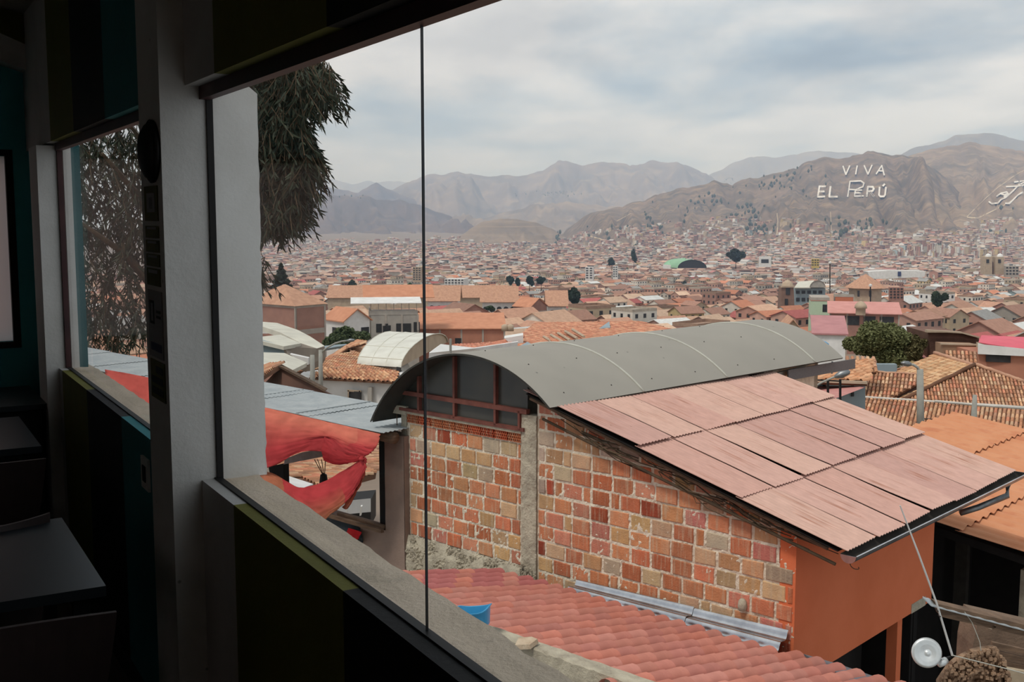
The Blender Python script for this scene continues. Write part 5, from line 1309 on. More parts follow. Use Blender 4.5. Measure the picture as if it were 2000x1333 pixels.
def house(name, label, cat, xl, xc, xr, ye, d, th, h, roof='gable', rise=2.0, wm=None, rm=None, depth=None, wins=(), bands=(), cols=0, ov=0.35, axis='U', grp=None, ribs=0):
    """corner house: near corner at pixel xc, right face reaching xr, left face reaching xl; eave at pixel ye"""
    O = atY(xc, ye, d); th = R(th); U = Vector((math.cos(th), math.sin(th), 0)); V = Vector((-math.sin(th), math.cos(th), 0))
    kr, kl = k_of(xr, ye), k_of(xl, ye)
    wU = (kr * O.y - O.x) / (U.x - kr * U.y) if xr > xc else 8
    wV = depth if depth else (O.x - kl * O.y) / (-V.x + kl * V.y)
    z1_ = O.z; z0_ = z1_ - h
    c = O + U * wU / 2 + V * wV / 2; KEEPOUT.append((c.x, c.y, 0.52 * max(wU, wV)))
    t = thing(name, label, cat, (c.x, c.y, z0_ - 4), grp)
    fr = lambda u, v, z: tuple(Vector((O.x, O.y, 0)) + U * u + V * v + Vector((0, 0, z)))
    wm = wm or M_brickf; rm = rm or M_clay
    mk('wall', box(0, wU, 0, wV, z0_ - 4, z1_, fr), wm, t)
    for (zz, hh) in bands:
        mk('band', box(-.04, wU + .04, -.04, wV + .04, z1_ - zz - hh, z1_ - zz, fr), M_band, t)
    for k in range(cols):
        u = wU * k / (cols - 1) if cols > 1 else 0
        mk('column', box(u - .15, u + .15, -.06, .1, z0_ - 4, z1_, fr), M_band, t)
    if cols:
        mk('column', box(-.06, .15, -.06, .2, z0_ - 4, z1_, fr), M_band, t); mk('column', box(-.06, .15, wV - .2, wV + .04, z0_ - 4, z1_, fr), M_band, t)
    for f, a, zt, w_, h_ in wins:       # face, position, depth of its head below the eave, width, height
        if f == 'U': b = box(a, a + w_, -.06, .1, z1_ - zt - h_, z1_ - zt, fr)
        else: b = box(-.06, .1, a, a + w_, z1_ - zt - h_, z1_ - zt, fr)
        mk('window', b, M_winc, t)
    a, b = -ov, wU + ov; c_, d_ = -ov, wV + ov
    if roof == 'flat':
        mk('roof', join(box(-.05, wU + .05, -.05, wV + .05, z1_, z1_ + .15, fr), box(0, wU, 0, .15, z1_ + .15, z1_ + .7, fr), box(0, .15, .15, wV, z1_ + .15, z1_ + .7, fr)), rm, t)
    elif roof in ('gable',):
        if axis == 'U':
            m_ = wV / 2; e = rise * ov / m_
            mk('roof', prism([fr(a, c_, z1_ - e), fr(b, c_, z1_ - e), fr(b, m_, z1_ + rise), fr(a, m_, z1_ + rise)], (0, 0, .16)), rm, t)
            mk('roof', prism([fr(a, d_, z1_ - e), fr(b, d_, z1_ - e), fr(b, m_, z1_ + rise), fr(a, m_, z1_ + rise)], (0, 0, .16)), rm, t)
            mk('gable', prism([fr(.02, 0, z1_), fr(.02, wV, z1_), fr(.02, m_, z1_ + rise)], U * (wU - .04)), wm, t)
        else:
            m_ = wU / 2; e = rise * ov / m_
            mk('roof', prism([fr(a, c_, z1_ - e), fr(a, d_, z1_ - e), fr(m_, d_, z1_ + rise), fr(m_, c_, z1_ + rise)], (0, 0, .16)), rm, t)
            mk('roof', prism([fr(b, c_, z1_ - e), fr(b, d_, z1_ - e), fr(m_, d_, z1_ + rise), fr(m_, c_, z1_ + rise)], (0, 0, .16)), rm, t)
            mk('gable', prism([fr(0, .02, z1_), fr(wU, .02, z1_), fr(m_, .02, z1_ + rise)], V * (wV - .04)), wm, t)
    elif roof == 'shed':      # rises away from the viewer
        e = rise * ov / wV
        mk('roof', prism([fr(a, c_, z1_ - e), fr(b, c_, z1_ - e), fr(b, d_, z1_ + rise), fr(a, d_, z1_ + rise)], (0, 0, .15)), rm, t)
    elif roof == 'hip':
        m_ = wV / 2; q = min(m_, wU / 2 - .2)
        A, B, C, D = fr(a, c_, z1_), fr(b, c_, z1_), fr(b, d_, z1_), fr(a, d_, z1_); E, F_ = fr(q, m_, z1_ + rise), fr(wU - q, m_, z1_ + rise)
        mk('roof', ([A, B, C, D, E, F_], [(0, 1, 5, 4), (1, 2, 5), (2, 3, 4, 5), (3, 0, 4), (3, 2, 1, 0)]), rm, t)
    return t, fr, wU, wV, z1_, z0_
# ---------- real barrel tiles on a roof plane
TCO = [(214, 166, 128), (204, 148, 112), (190, 136, 104), (222, 182, 146), (196, 150, 122), (208, 140, 110), (178, 132, 104)]
def tileroof(parent, poly, pitch=0.25, expo=0.36, ind=0, base=True, cset=TCO, dens=1.0, fat=0.38, nseg=4):
    P = [Vector(p) for p in poly]
    n = (P[1] - P[0]).cross(P[2] - P[0]).normalized()
    if n.z < 0: n = -n
    yd = (Vector((0, 0, 1)) - n * n.z).normalized(); xd = yd.cross(n).normalized(); o = P[0]
    q = [((p - o).dot(xd), (p - o).dot(yd)) for p in P]
    def inside(x, y):
        r = False; j = len(q) - 1
        for i in range(len(q)):
            if (q[i][1] > y) != (q[j][1] > y) and x < (q[j][0] - q[i][0]) * (y - q[i][1]) / (q[j][1] - q[i][1]) + q[i][0]: r = not r
            j = i
        return r
    x0_, x1_ = min(a for a, b in q), max(a for a, b in q); y0_, y1_ = min(b for a, b in q), max(b for a, b in q)
    if base: mk('roof_base', prism([tuple(p) for p in P], -n * 0.12), M_claydark, parent)
    tiles = []
    c = 0; x = x0_ + pitch / 2
    while x < x1_:
        y = y0_
        while y < y1_:
            if inside(x, y + expo / 2): tiles.append((x + random.uniform(-.01, .01) * pitch / .25, y))
            y += expo
        x += pitch; c += 1
    r0, r1_ = pitch * fat, pitch * fat * 0.86
    def tv_(): 
        V = []
        for (yy, rr, zz) in ((0, r0, 0.025 * pitch / .25), (expo * 1.12, r1_, -0.005)):
            for i in range(nseg + 1):
                a = math.pi * i / nseg; V.append((rr * math.cos(a), yy, rr * math.sin(a) * 0.95 + zz))
        return V
    tV_ = tv_(); m = nseg + 1
    tF_ = [(i, i + 1, m + i + 1, m + i) for i in range(nseg)] + [tuple(range(m))[::-1]]
    def world(x, y):
        b = o + xd * x + yd * y + n * 0.01; j = random.uniform(-.012, .012) * pitch / .25
        return [b + xd * (v[0] + j) + yd * v[1] + n * v[2] for v in tV_]
    tiles.sort(key=lambda t_: ((o + xd * t_[0] + yd * t_[1]) - O3).length)
    vis_ = [t_ for t_ in tiles if ind]
    if ind:
        vis_ = []
        oth = []
        for t_ in tiles:
            px = pix(o + xd * t_[0] + yd * t_[1])
            ok = px[0] < 2010 and px[1] < 1100 and len(vis_) < ind and (px[0] > 1640) and (px[1] < 790 + (px[0] - 1690) * 0.46 + 6)
            (vis_ if ok else oth).append(t_)
        me = bpy.data.meshes.new('roof_tile'); me.from_pydata(tV_, [], tF_); me.materials.append(M_tileob); me.polygons.foreach_set('use_smooth', [True] * len(me.polygons))
        M3 = Matrix((xd, yd, n)).transposed().to_4x4()
        for t_ in vis_:
            ob = bpy.data.objects.new('roof_tile', me); COL.objects.link(ob); ob.parent = parent
            ob.matrix_local = Matrix.Translation(-Vector(parent['_w'])) @ Matrix.Translation(o + xd * t_[0] + yd * t_[1] + n * 0.01) @ M3
            c_ = random.choice(cset); j = random.uniform(.9, 1.06); ob.color = lin(tuple(min(255, v * j) / 255 for v in c_))
        tiles = oth
    V = []; F = []; C = []
    for x, y in tiles:
        w_ = world(x, y); k = len(V); V += [tuple(v) for v in w_]; F += [tuple(i + k for i in f) for f in tF_]
        c_ = random.choice(cset); j = random.uniform(.88, 1.06); C += [lin(tuple(min(255, v * j) / 255 for v in c_))] * len(tF_)
    if V:
        ob = mk('tile_courses', (V, F), M_tilefar, parent, cols=C); ob['kind'] = 'stuff'
    return xd, yd, n
def level_roof(x0, y0, x1, y1, z, slope, pts, ext=0):
    """plane through a level ridge seen at two pixels, falling towards the viewer; returns ridge points + pixels carried on to it"""
    A, B = onz(x0, y0, z), onz(x1, y1, z); d = (B - A).normalized(); out = Vector((d.y, -d.x, 0))
    if out.dot(A - O3) > 0: out = -out
    dn = out * math.cos(R(slope)) - Vector((0, 0, math.sin(R(slope)))); n = d.cross(dn)
    return [A, B] + [onpl(px, py, A, n) for px, py in pts], n
# ------------------------------------------------ right-hand clay roofs
def ridgecap(parent, a, b, r=0.14, m=None):
    a, b = Vector(a), Vector(b); n = 10
    mk('ridge_mortar', tube([a.lerp(b, k / n) + Vector((0, 0, 0.03 * mnoise.noise(Vector((k * 3.1, a.x, 0))))) for k in range(n + 1)], r, 6), m or M_ridge, parent, smooth=True)
t1 = thing('clay_roofed_house', 'long low house under weathered barrel tiles just beyond the pink sheets', 'house', atY(1850, 900, 40)); t1.location.z = -12; t1['_w'] = tuple(t1.location)
P1, n1_ = level_roof(1600, 772, 2080, 806, -5.0, 24, [(2080, 868), (1990, 872), (1890, 884), (1560, 905)])
P1 = [P1[1], P1[0], P1[5], P1[4], P1[3], P1[2]]
tileroof(t1, P1, 0.14, 0.235, ind=300, fat=0.40)
ridgecap(t1, P1[0] + Vector((0, 0, .08)), P1[1] + Vector((0, 0, .03)), 0.05)
mk('wall', prism([tuple(p + Vector((0, 0, -0.3))) for p in P1], (0, 0, -4)), M_adobeb, t1)
t2 = thing('hip_roofed_house', 'tan hip-roofed tile house with a broad ridge behind the low clay roof', 'house', (18, 55, -14))
A_, H_, C_ = atY(1825, 693, 58), atY(1905, 716, 53.7), atY(1690, 818, 51.6)
D_ = C_ + 30 * Vector((math.sin(R(101)), math.cos(R(101)), 0))
nf = (C_ - H_).cross(D_ - H_)
pr = [onpl(x, y, H_, nf) for x, y in ((2000, 747), (2080, 772), (2080, 815))]
tileroof(t2, [H_, C_, pr[2], pr[1], pr[0]], 0.155, 0.28, fat=0.40)
nf2 = (A_ - H_).cross(C_ - H_)
pl = [onpl(x, y, H_, nf2) for x, y in ((1650, 790), (1712, 752), (1760, 722))]
tileroof(t2, [A_, H_, C_, pl[0], pl[1], pl[2]], 0.165, 0.30, cset=[(222, 178, 136), (214, 166, 124), (204, 156, 118), (228, 190, 150)], fat=0.40)
for a, b in ((A_, H_), (H_, C_), (H_, pr[0])): ridgecap(t2, a + Vector((0, 0, .1)), b + Vector((0, 0, .03)), 0.10, M_claydark if b is C_ else M_clay)
mk('wall', prism([tuple(Vector(p) + Vector((0, 0, -.35))) for p in (A_ + Vector((0, 0, -1.5)), H_ + Vector((0, 0, -1.5)), C_, pl[0])], (0, 0, -4)), M_adobeb, t2)
t3 = thing('clay_roofed_house', 'small clay-tiled house tucked left of the hip roof', 'house', (16, 57, -14))
P3, _ = level_roof(1686, 727, 1800, 733, -6.0, 27, [(1800, 745), (1720, 790), (1652, 790), (1655, 768)])
tileroof(t3, [P3[0], P3[1], P3[2], P3[3], P3[4], P3[5]], 0.18, 0.30, fat=0.40)
ridgecap(t3, P3[0] + Vector((0, 0, .04)), P3[1] + Vector((0, 0, .04)), 0.06, M_clay)
mk('wall', prism([tuple(P3[k] + Vector((0, 0, -.3))) for k in range(6)], (0, 0, -4)), M_adobeb, t3)
t4 = thing('clay_roofed_house', 'narrow clay-tiled roof with upright tile courses below the round tree', 'house', (18, 62, -14))
P4, _ = level_roof(1655, 702, 1712, 703, -5.2, 34, [(1712, 728), (1655, 728)])
tileroof(t4, P4, 0.24, 0.36, fat=0.40, cset=TCO)
slab('grey_wall', [(1710, 712, 62), (1752, 712, 62), (1752, 726, 62), (1710, 726, 62)], M_bluew, t4, 0.4)
# porch with orange tiles, blue-grey wall and rails
t5 = thing('porch_house', 'blue-grey house with an orange tiled porch roof beyond the mesh screen', 'house', atY(1625, 800, 30)); t5.location.z = -10; t5['_w'] = tuple(t5.location)
P5 = [atY(1556, 741, 30), atY(1694, 746, 30), atY(1700, 705, 36), atY(1640, 708, 36)]
nn5 = (P5[1] - P5[0]).cross(P5[2] - P5[0]); P5[3] = onpl(1630, 712, P5[0], nn5)
tileroof(t5, P5, 0.20, 0.30, cset=[(216, 158, 118), (208, 146, 106), (224, 170, 130)])
slab('eave_board', [(1556, 741, 29.9), (1694, 746, 29.9), (1694, 751, 29.9), (1556, 746, 29.9)], M_tan, t5, 0.1)
slab('wall', [(1560, 744, 31), (1690, 750, 31), (1690, 800, 31), (1560, 800, 31)], M_bluew, t5, 0.3)
for x in (1577, 1608, 1663): slab('window', [(x, 748, 30.95), (x + 5, 748, 30.95), (x + 5, 775, 30.95), (x, 775, 30.95)], M_winc, t5, 0.1)
slab('rose_roof', [(1585, 790, 26), (1640, 776, 28), (1690, 757, 30), (1606, 757, 31), (1575, 770, 30)], mat('dull_rose_sheet', (196, 138, 130), (182, 124, 116), 0.85, 2.0), t5, 0.1)
for x in (1584, 1617, 1641): mk('rail_post', bar(atY(x, 741, 27.5), atY(x, 790, 27.5), 0.05, 0.05, up=(0, 1, 0)), M_black, t5)
mk('rail', bar(atY(1584, 742, 27.5), atY(1641, 745, 27.5), 0.03, 0.03), M_black, t5)
# street lamp heads, poles and the pipe cross
def lamp(name, label, x, y0, y1, d, arm, r=0.09, headlen=0.0):
    t = thing(name, label, 'street lamp', atY(x, y1, d))
    mk('pole', tube([atY(x, y1, d), atY(x - 1, y0, d)], [r * 1.25, r], 10), M_pole, t, smooth=True)
    if arm:
        mk('arm', tube([atY(px, py, d) for px, py in arm], r * 0.45, 8), M_pole, t, smooth=True)
        a, b = atY(*arm[-1], d), atY(*arm[-2], d); dr = (a - b).normalized()
        mk('lamp_head', lathe([(0.0, -0.05), (0.05, -0.01), (0.08, 0.06), (0.07, 0.18), (0.02, 0.26), (0.0, 0.27)] if not headlen else [(0, -.05), (.04, -.01), (.085, .12), (.06, .3), (0, .34)], 10, dr, a), M_gutter, t, smooth=True)
    return t
M_pole = mat('concrete_pole', (164, 162, 152), (146, 144, 136), 0.9, 3.0)
lamp('street_lamp', 'concrete lamp post standing between the pink roof and the hip roof', 1798, 722, 868, 30, [(1797, 728), (1792, 718), (1784, 713), (1778, 712)], 0.085)
lamp('street_lamp', 'angled lamp arm with flat grey head above the porch roof', 1592, 756, 790, 24, [(1590, 756), (1606, 747), (1624, 739), (1632, 736)], 0.05, 1)
cp = thing('pipe_cross', 'grey standpipe crossed by a pale horizontal pipe on the clay roof', 'pipe', atY(1903, 872, 33))
mk('upright', tube([atY(1900, 874, 33), atY(1902, 820, 33), atY(1904, 772, 33)], [.13, .09, .06], 10), M_pole, cp, smooth=True)
mk('cross_pipe', tube([atY(1826, 784, 33.5), atY(1903, 791, 33.5), atY(2040, 801, 33.5)], 0.040, 8), M_ridge, cp, smooth=True)
mk('bracket', join(bar(atY(1892, 858, 32.9), atY(1912, 858, 32.9), .08, .3), bar(atY(1893, 868, 32.9), atY(1912, 868, 32.9), .06, .1)), M_pole, cp)
mk('cable', tube([atY(1798, 818, 31), atY(1850, 822, 32), atY(1885, 818, 33), atY(1901, 812, 33)], .018, 5), M_black, cp)
# red-roofed brick house at the right edge
t6 = thing('brick_red_roof_house', 'brick house with a hot red roof and pale fascia at the right edge', 'house', atY(1960, 760, 82)); t6.location.z -= 4; t6['_w'] = tuple(t6.location); KEEPOUT.append((0.45 * 88, 88, 9))
slab('wall', [(1910, 690, 82), (2080, 696, 80), (2080, 790, 80), (1910, 770, 82)], M_brickf, t6, 6, (0, 1, 0))
slab('fascia', [(1910, 672, 81.7), (1910, 692, 81.7), (2080, 700, 79.7), (2080, 690, 79.7), (1962, 681, 81.5)], M_whitew, t6, 0.3)
slab('cream_parapet', [(1910, 669, 82), (1910, 679, 82), (1960, 685, 82), (1962, 677, 82)], M_tan, t6, 0.3)
slab('roof', [(1911, 669, 82), (1962, 677, 81.6), (1958, 684, 81.4), (2010, 691, 81), (2080, 694, 80), (2080, 662, 88), (1917, 655, 88)], M_hotred, t6, 0.25)
slab('window', [(1926, 693, 81.6), (1974, 695, 81.2), (1974, 709, 81.2), (1926, 707, 81.6)], M_winc, t6, 0.2)
slab('window_frame', [(1966, 694, 81.4), (1968, 694, 81.4), (1968, 709, 81.4), (1966, 709, 81.4)], M_bluew, t6, 0.15)
t7 = thing('adobe_house', 'brown windowless adobe house with a thin curved roof beside the red-roofed house', 'house', atY(1860, 760, 88)); KEEPOUT.append((0.39 * 92, 92, 9))
slab('wall', [(1812, 650, 90), (1850, 649, 90), (1880, 651, 90), (1912, 659, 90), (1912, 720, 90), (1824, 720, 90)], M_adobeb, t7, 5, (0, 1, 0))
slab('roof_edge', [(1811, 645, 89.6), (1850, 647, 89.6), (1880, 649, 89.6), (1913, 658, 89.6), (1913, 661, 89.6), (1880, 652, 89.6), (1850, 650, 89.6), (1811, 650, 89.6)], M_tan, t7, 0.5)
slab('front_wall', [(1841, 672, 86), (1909, 674, 86), (1909, 725, 86), (1841, 722, 86)], mat('old_adobe_far', (164, 132, 106), (146, 116, 94), 0.95, .8), t7, 1.5, (0, 1, 0))
slab('coping', [(1839, 671, 85.9), (1911, 673, 85.9), (1911, 676, 85.9), (1839, 674, 85.9)], M_tan, t7, 0.3)
P8, _ = level_roof(1845, 686, 1908, 688, atY(1875, 687, 78).z, 32, [(1910, 722), (1850, 722)])
tileroof(t7, P8, 0.26, 0.4, fat=0.40)
t8 = thing('white_barn', 'white box building with a rose roof right of the round tree', 'house', atY(1830, 740, 95)); KEEPOUT.append((0.375 * 97, 97, 5))
slab('wall', [(1806, 662, 95), (1828, 662, 95), (1834, 685, 95), (1804, 685, 95)], M_whitew, t8, 4, (0, 1, 0))
slab('roof', [(1795, 685, 93), (1840, 685, 93), (1840, 704, 90), (1798, 708, 90)], M_redr, t8, 0.3)
# white building with a rose roof left of the tree
house('rose_roof_house', 'plain white house with a rose metal roof left of the round tree', 'house', 1589, 1590, 1652, 653, 112, -14, 6, 'shed', 1.0, M_whitew, M_redr, depth=9, ov=.25)
house('gabled_house', 'small pale gabled house peeking over the far end of the grey vault', 'house', 1534, 1535, 1562, 641, 150, -8, 5, 'gable', 1.1, M_tan, M_clay, axis='V', depth=7, wins=[('U', 0.6, .6, .5, .8)])
t9 = thing('blue_tank', 'small bright blue tank at the foot of the white wall', 'tank', atY(1605, 695, 70))
mk('tank', lathe([(0, 0), (.5, 0.0), (.52, .6), (.3, .75), (0, .78)], 16, None, atY(1602, 690, 70)), M_blue, t9, smooth=True)
mk('lid', lathe([(0, 0.08), (.16, .06), (.17, 0)], 12, None, atY(1602, 690, 70) + Vector((0, 0, .76))), M_blue, t9)
# ------------------------------------------------ left-hand houses
a = thing('gable_end_house', 'dark-eaved clay gable just above the grey corrugated sheets on the left', 'house', atY(560, 800, 38))
slab('gable_wall', [(546, 718, 38.2), (630, 764, 36), (606, 768, 36.4), (580, 790, 37), (500, 790, 38), (500, 752, 38), (518, 748, 38)], M_adobeb, a, 0.6)
slab('verge_board', [(544, 714, 37.9), (636, 763, 35.6), (634, 766, 35.6), (545, 718, 37.9)], M_wood, a, 0.4, (0, 1, 0))
Pn = [atY(546, 715, 38), atY(500, 744, 36), atY(480, 740, 42), atY(515, 712, 44)]
tileroof(a, Pn, 0.28, 0.4)
b = thing('cream_sheet_house', 'building under overlapping cream corrugated roofs left of the lamp posts', 'house', atY(560, 760, 62)); KEEPOUT.append((-13, 64, 9))
slab('upper_roof', [(500, 628, 70), (541, 631, 70), (582, 645, 68), (605, 657, 66), (634, 676, 64), (619, 681, 63), (588, 671, 64), (548, 650, 66), (500, 634, 69)], M_cream, b, .3)
slab('lower_roof', [(500, 659, 63), (548, 654, 65), (588, 671, 62), (554, 677, 60), (500, 664, 60)], M_cream, b, .2)
slab('gable_wall', [(554, 677, 60.5), (588, 671, 62.5), (619, 681, 63), (634, 677, 64), (636, 700, 64), (604, 712, 62), (563, 692, 60)], mat('dull_gable', (150, 138, 124), (134, 122, 110), .95, 1), b, .5)
slab('side_wall', [(500, 660, 61), (554, 677, 60.6), (556, 700, 60), (500, 700, 60)], M_bluew, b, .4)
slab('low_roof', [(500, 688, 56), (556, 690, 57), (600, 709, 55), (566, 726, 50), (500, 716, 50)], M_cream, b, .2)
slab('white_wall', [(500, 640, 72), (541, 643, 72), (541, 652, 72), (500, 652, 72)], M_whitew, b, .5)
slab('white_wall', [(566, 692, 57), (602, 700, 57), (602, 713, 57), (590, 711, 57)], M_whitew, b, .4)
c = thing('white_tiled_house', 'long white house with clay-tiled roof and small barred window', 'house', atY(690, 830, 68)); KEEPOUT.append((-9.5, 72, 10))
PF = [atY(604, 738, 66), atY(776, 747, 64), atY(780, 728, 68), atY(632, 721, 70)]
nnF = (PF[1] - PF[0]).cross(PF[3] - PF[0]); PF[2] = onpl(780, 729, PF[0], nnF)
tileroof(c, PF, 0.25, 0.38, cset=[(214, 158, 118), (200, 140, 104), (222, 174, 134), (186, 126, 96)], fat=.4)
PB = [atY(632, 721, 70), atY(780, 729, 69), atY(735, 700, 76), atY(690, 688, 78), atY(630, 703, 77), atY(566, 730, 70)]
nnB = (PB[1] - PB[0]).cross(PB[3] - PB[0]); PB = [PB[0]] + [onpl(*pix(p), PB[0], nnB) for p in PB[1:]]
tileroof(c, PB, 0.27, 0.42, fat=.4)
slab('wall', [(580, 736, 66.6), (772, 748, 64.6), (772, 830, 64.6), (580, 830, 66.6)], M_whitew, c, 5, (0, 1, 0))
w_ = slab('window', [(680, 764, 65.1), (703, 766, 64.9), (702, 791, 64.9), (679, 789, 65.1)], M_winc, c, .25)
for q in (679, 701): slab('window_frame', [(q, 763, 65), (q + 2.5, 763, 65), (q + 2, 791, 65), (q - .5, 791, 65)], M_tan, c, .15)
slab('window_frame', [(678, 762, 65), (705, 764, 65), (705, 767, 65), (678, 765, 65)], M_tan, c, .15)
slab('drain_pipe', [(718, 757, 64.8), (726, 757, 64.7), (725, 830, 64.7), (717, 830, 64.8)], M_grey, c, .2)
d_ = thing('gable_end_house', 'clay-tiled house with a dark gable behind the white tiled house', 'house', atY(690, 760, 84)); KEEPOUT.append((-12, 88, 8))
slab('gable_wall', [(636, 711, 82), (680, 682, 84), (704, 702, 80), (690, 716, 80)], M_adobeb, d_, 3, (0, 1, 0))
for P in ([(632, 706, 82), (694, 667, 92), (714, 671, 92), (682, 680, 83), (634, 711, 82)], [(682, 680, 83), (706, 668, 92), (745, 690, 88), (716, 704, 79), (704, 702, 80)]):
    Q = [atY(*p) for p in P]; nq = (Q[1] - Q[0]).cross(Q[3] - Q[0]); Q = [Q[0]] + [onpl(*pix(p), Q[0], nq) for p in Q[1:]]
    tileroof(d_, Q, 0.30, 0.45, fat=.4)
slab('pale_roof', [(632, 676, 90), (676, 672, 94), (680, 674, 94), (634, 682, 88)], M_bluew, d_, .2)
e_ = thing('white_vault_house', 'house with a white barrel-vaulted roof in front of the grey concrete block', 'house', atY(760, 760, 74)); KEEPOUT.append((-8, 76, 8))
An, A1_, R0_, R1_ = atY(698, 712, 72), atY(783, 718, 69), atY(742, 653, 79), atY(833, 658, 76)
def wv_(u, v, k=1.0):
    A = An.lerp(A1_, u); Rr = R0_.lerp(R1_, u); C = Vector((Rr.x, Rr.y, A.z)); th = math.pi * v
    return tuple(C + (A - C) * math.cos(th) * k + Vector((0, 0, (Rr.z - A.z) * math.sin(th) * k)))
mk('vault', grid(lambda u, v: wv_(u, v), 10, 24), mat('white_vault_sheet', (222, 220, 208), (206, 203, 190), .7, .8), e_, smooth=True)
mk('vault_seam', join(*[tube([wv_(u, v / 12, 1.004) for v in range(13)], .03, 5) for u in (.0, .33, .66, 1.)], *[tube([wv_(0, v, 1.004), wv_(1, v, 1.004)], .025, 5) for v in (.12, .28)]), M_cream, e_)
mk('end_panel', prism([wv_(.97, v / 16, .99) for v in range(17)], (0.05, 0.1, 0)), M_tan, e_)
slab('wall', [(706, 713, 72.3), (782, 718, 69.3), (800, 760, 69.3), (700, 760, 72.3)], M_grey, e_, 4, (0, 1, 0))
slab('door', [(774, 717, 69.1), (781, 718, 69), (779, 729, 69), (775, 729, 69.1)], M_winc, e_, .2)
f_ = thing('white_parapet', 'long white parapet wall running behind the top of the grey vault', 'wall', atY(920, 720, 46))
slab('parapet', [(838, 690, 46), (860, 674, 48), (925, 681, 50), (1012, 668, 56), (1006, 700, 56), (836, 720, 46)], M_whitew, f_, .3, (0, 1, 0))
mk('vent_pipe', tube([atY(880, 690, 45), atY(880, 662, 45)], .05, 8), M_pole, f_)
g_ = thing('clay_roofed_house', 'red clay roofs in disrepair between the white parapet and the long brick house', 'house', atY(930, 720, 100)); KEEPOUT.append((-3, 104, 12))
for P in ([(862, 688, 92), (1000, 692, 88), (1012, 666, 108), (935, 673, 104), (890, 675, 106)], [(940, 682, 96), (1022, 654, 112), (1020, 661, 106), (960, 694, 88)]):
    Q = [atY(*p) for p in P]; nq = (Q[1] - Q[0]).cross(Q[2] - Q[0]); Q = [Q[0]] + [onpl(*pix(p), Q[0], nq) for p in Q[1:]]
    tileroof(g_, Q, 0.34, 0.5, fat=.4, cset=[(204, 132, 106), (190, 120, 98), (214, 150, 122)])
slab('white_wall', [(985, 661, 100), (1022, 655, 100), (1022, 670, 100), (1000, 675, 100)], M_whitew, g_, 2, (0, 1, 0))
slab('light_roof', [(1005, 682, 84), (1030, 668, 90), (1045, 676, 86), (1015, 684, 82)], M_bluew, g_, .2)
h_ = thing('clay_roofed_house', 'broad clay-tiled roof with a row of pale ridges above the vault', 'house', atY(1150, 720, 105)); KEEPOUT.append((9, 112, 16)); KEEPOUT.append((24, 118, 12))
for P, cs_ in (([(1010, 690, 92), (1190, 684, 90), (1330, 650, 108), (1250, 630, 128), (1050, 632, 128), (1020, 655, 110)], TCO), ([(1060, 700, 84), (1175, 690, 86), (1110, 645, 104), (1085, 652, 100)], [(206, 142, 112), (194, 128, 100)])):
    Q = [atY(*p) for p in P]; nq = (Q[1] - Q[0]).cross(Q[4 if len(P) > 4 else 2] - Q[0]); Q = [Q[0]] + [onpl(*pix(p), Q[0], nq) for p in Q[1:]]
    tileroof(h_, Q, 0.38, 0.55, fat=.4, cset=[(208, 146, 116), (198, 134, 106), (216, 162, 130), (186, 126, 102)] if cs_ is TCO else cs_)
for k in range(5):
    mk('pale_ridge', tube([atY(1062 + k * 14, 658 - k * 3.5, 99), atY(1085 + k * 14, 672 - k * 3.5, 93)], .12, 6), M_tan, h_)
slab('shed_roof', [(1170, 642, 112), (1190, 628, 116), (1192, 640, 112)], M_bluew, h_, .3)
# the row of middle-distance buildings named one by one
house('brick_block', 'two-storey bare brick block with concrete bands and hipped clay roof, far left', 'house', 480, 577, 634, 598, 150, 52, 9, 'hip', 2.6, M_brickp, M_clay, bands=[(3.3, .7), (0, .35)], cols=2, wins=[('V', 3.2, 4.8, 3.0, 2.2)])
house('orange_roof_house', 'white house with a bright orange roof beside the brick block', 'house', 634, 672, 722, 627, 168, 40, 6, 'gable', 1.6, M_whitew, M_orr, axis='V', wins=[('U', 3, 1.2, 1.4, 2), ('U', 7, 1.2, 1.4, 2), ('V', 2, 1.2, 1.4, 1.6)])
t, fr, wU, wV, z1_, z0_ = house('concrete_block', 'unfinished grey concrete block with an open top floor and white awning', 'house', 700, 722, 816, 616, 178, 8, 9, 'flat', 0, M_grey, M_grey, depth=9, cols=4,
   wins=[('U', 1.0, 1.4, .9, 1.4), ('U', 2.4, 1.4, .5, 1.0), ('U', 4.2, 1.4, 2.4, 1.5), ('U', 7.0, 1.2, 1.0, 1.6)])
for k in range(7): mk('awning_post', bar(fr(.2 + k * wU / 6.3, .2, z1_ + .7), fr(.2 + k * wU / 6.3, .2, z1_ + 1.9), .1, .1, up=(0, 1, 0)), M_band, t)
mk('awning', prism([fr(-3, -.5, z1_ + 1.85), fr(wU + .6, -.5, z1_ + 1.85), fr(wU + .6, 4, z1_ + 2.5), fr(-3, 4, z1_ + 2.5)], (0, 0, .1)), M_whitew, t)
mk('awning_roof', prism([fr(-1, 3.8, z1_ + 2.4), fr(wU + 3, 3.8, z1_ + 2.4), fr(wU + 3, 9, z1_ + 4.2), fr(-1, 9, z1_ + 4.2)], (0, 0, .12)), M_orr, t)
house('long_brick_house', 'long brick house with pale columns, orange roof and two white tanks', 'house', 800, 817, 985, 643, 188, 3, 7, 'shed', 1.8, M_brickf, M_orr, depth=9, cols=5, wins=[('U', 2.6, 1.8, 1.2, 1.6), ('U', 6.2, 1.6, 1.1, 1.6)])
t = thing('water_tanks', 'pair of pale round water tanks on the long brick house roof', 'tank', atY(990, 655, 180))
for x in (986, 997): mk('tank', lathe([(0, 0), (.55, 0), (.55, .9), (.2, 1.1), (0, 1.1)], 12, None, atY(x, 647, 181)), M_tan, t, smooth=True)
t = thing('water_tank', 'blue water tank standing on the roof behind the long brick house', 'tank', atY(908, 640, 200))
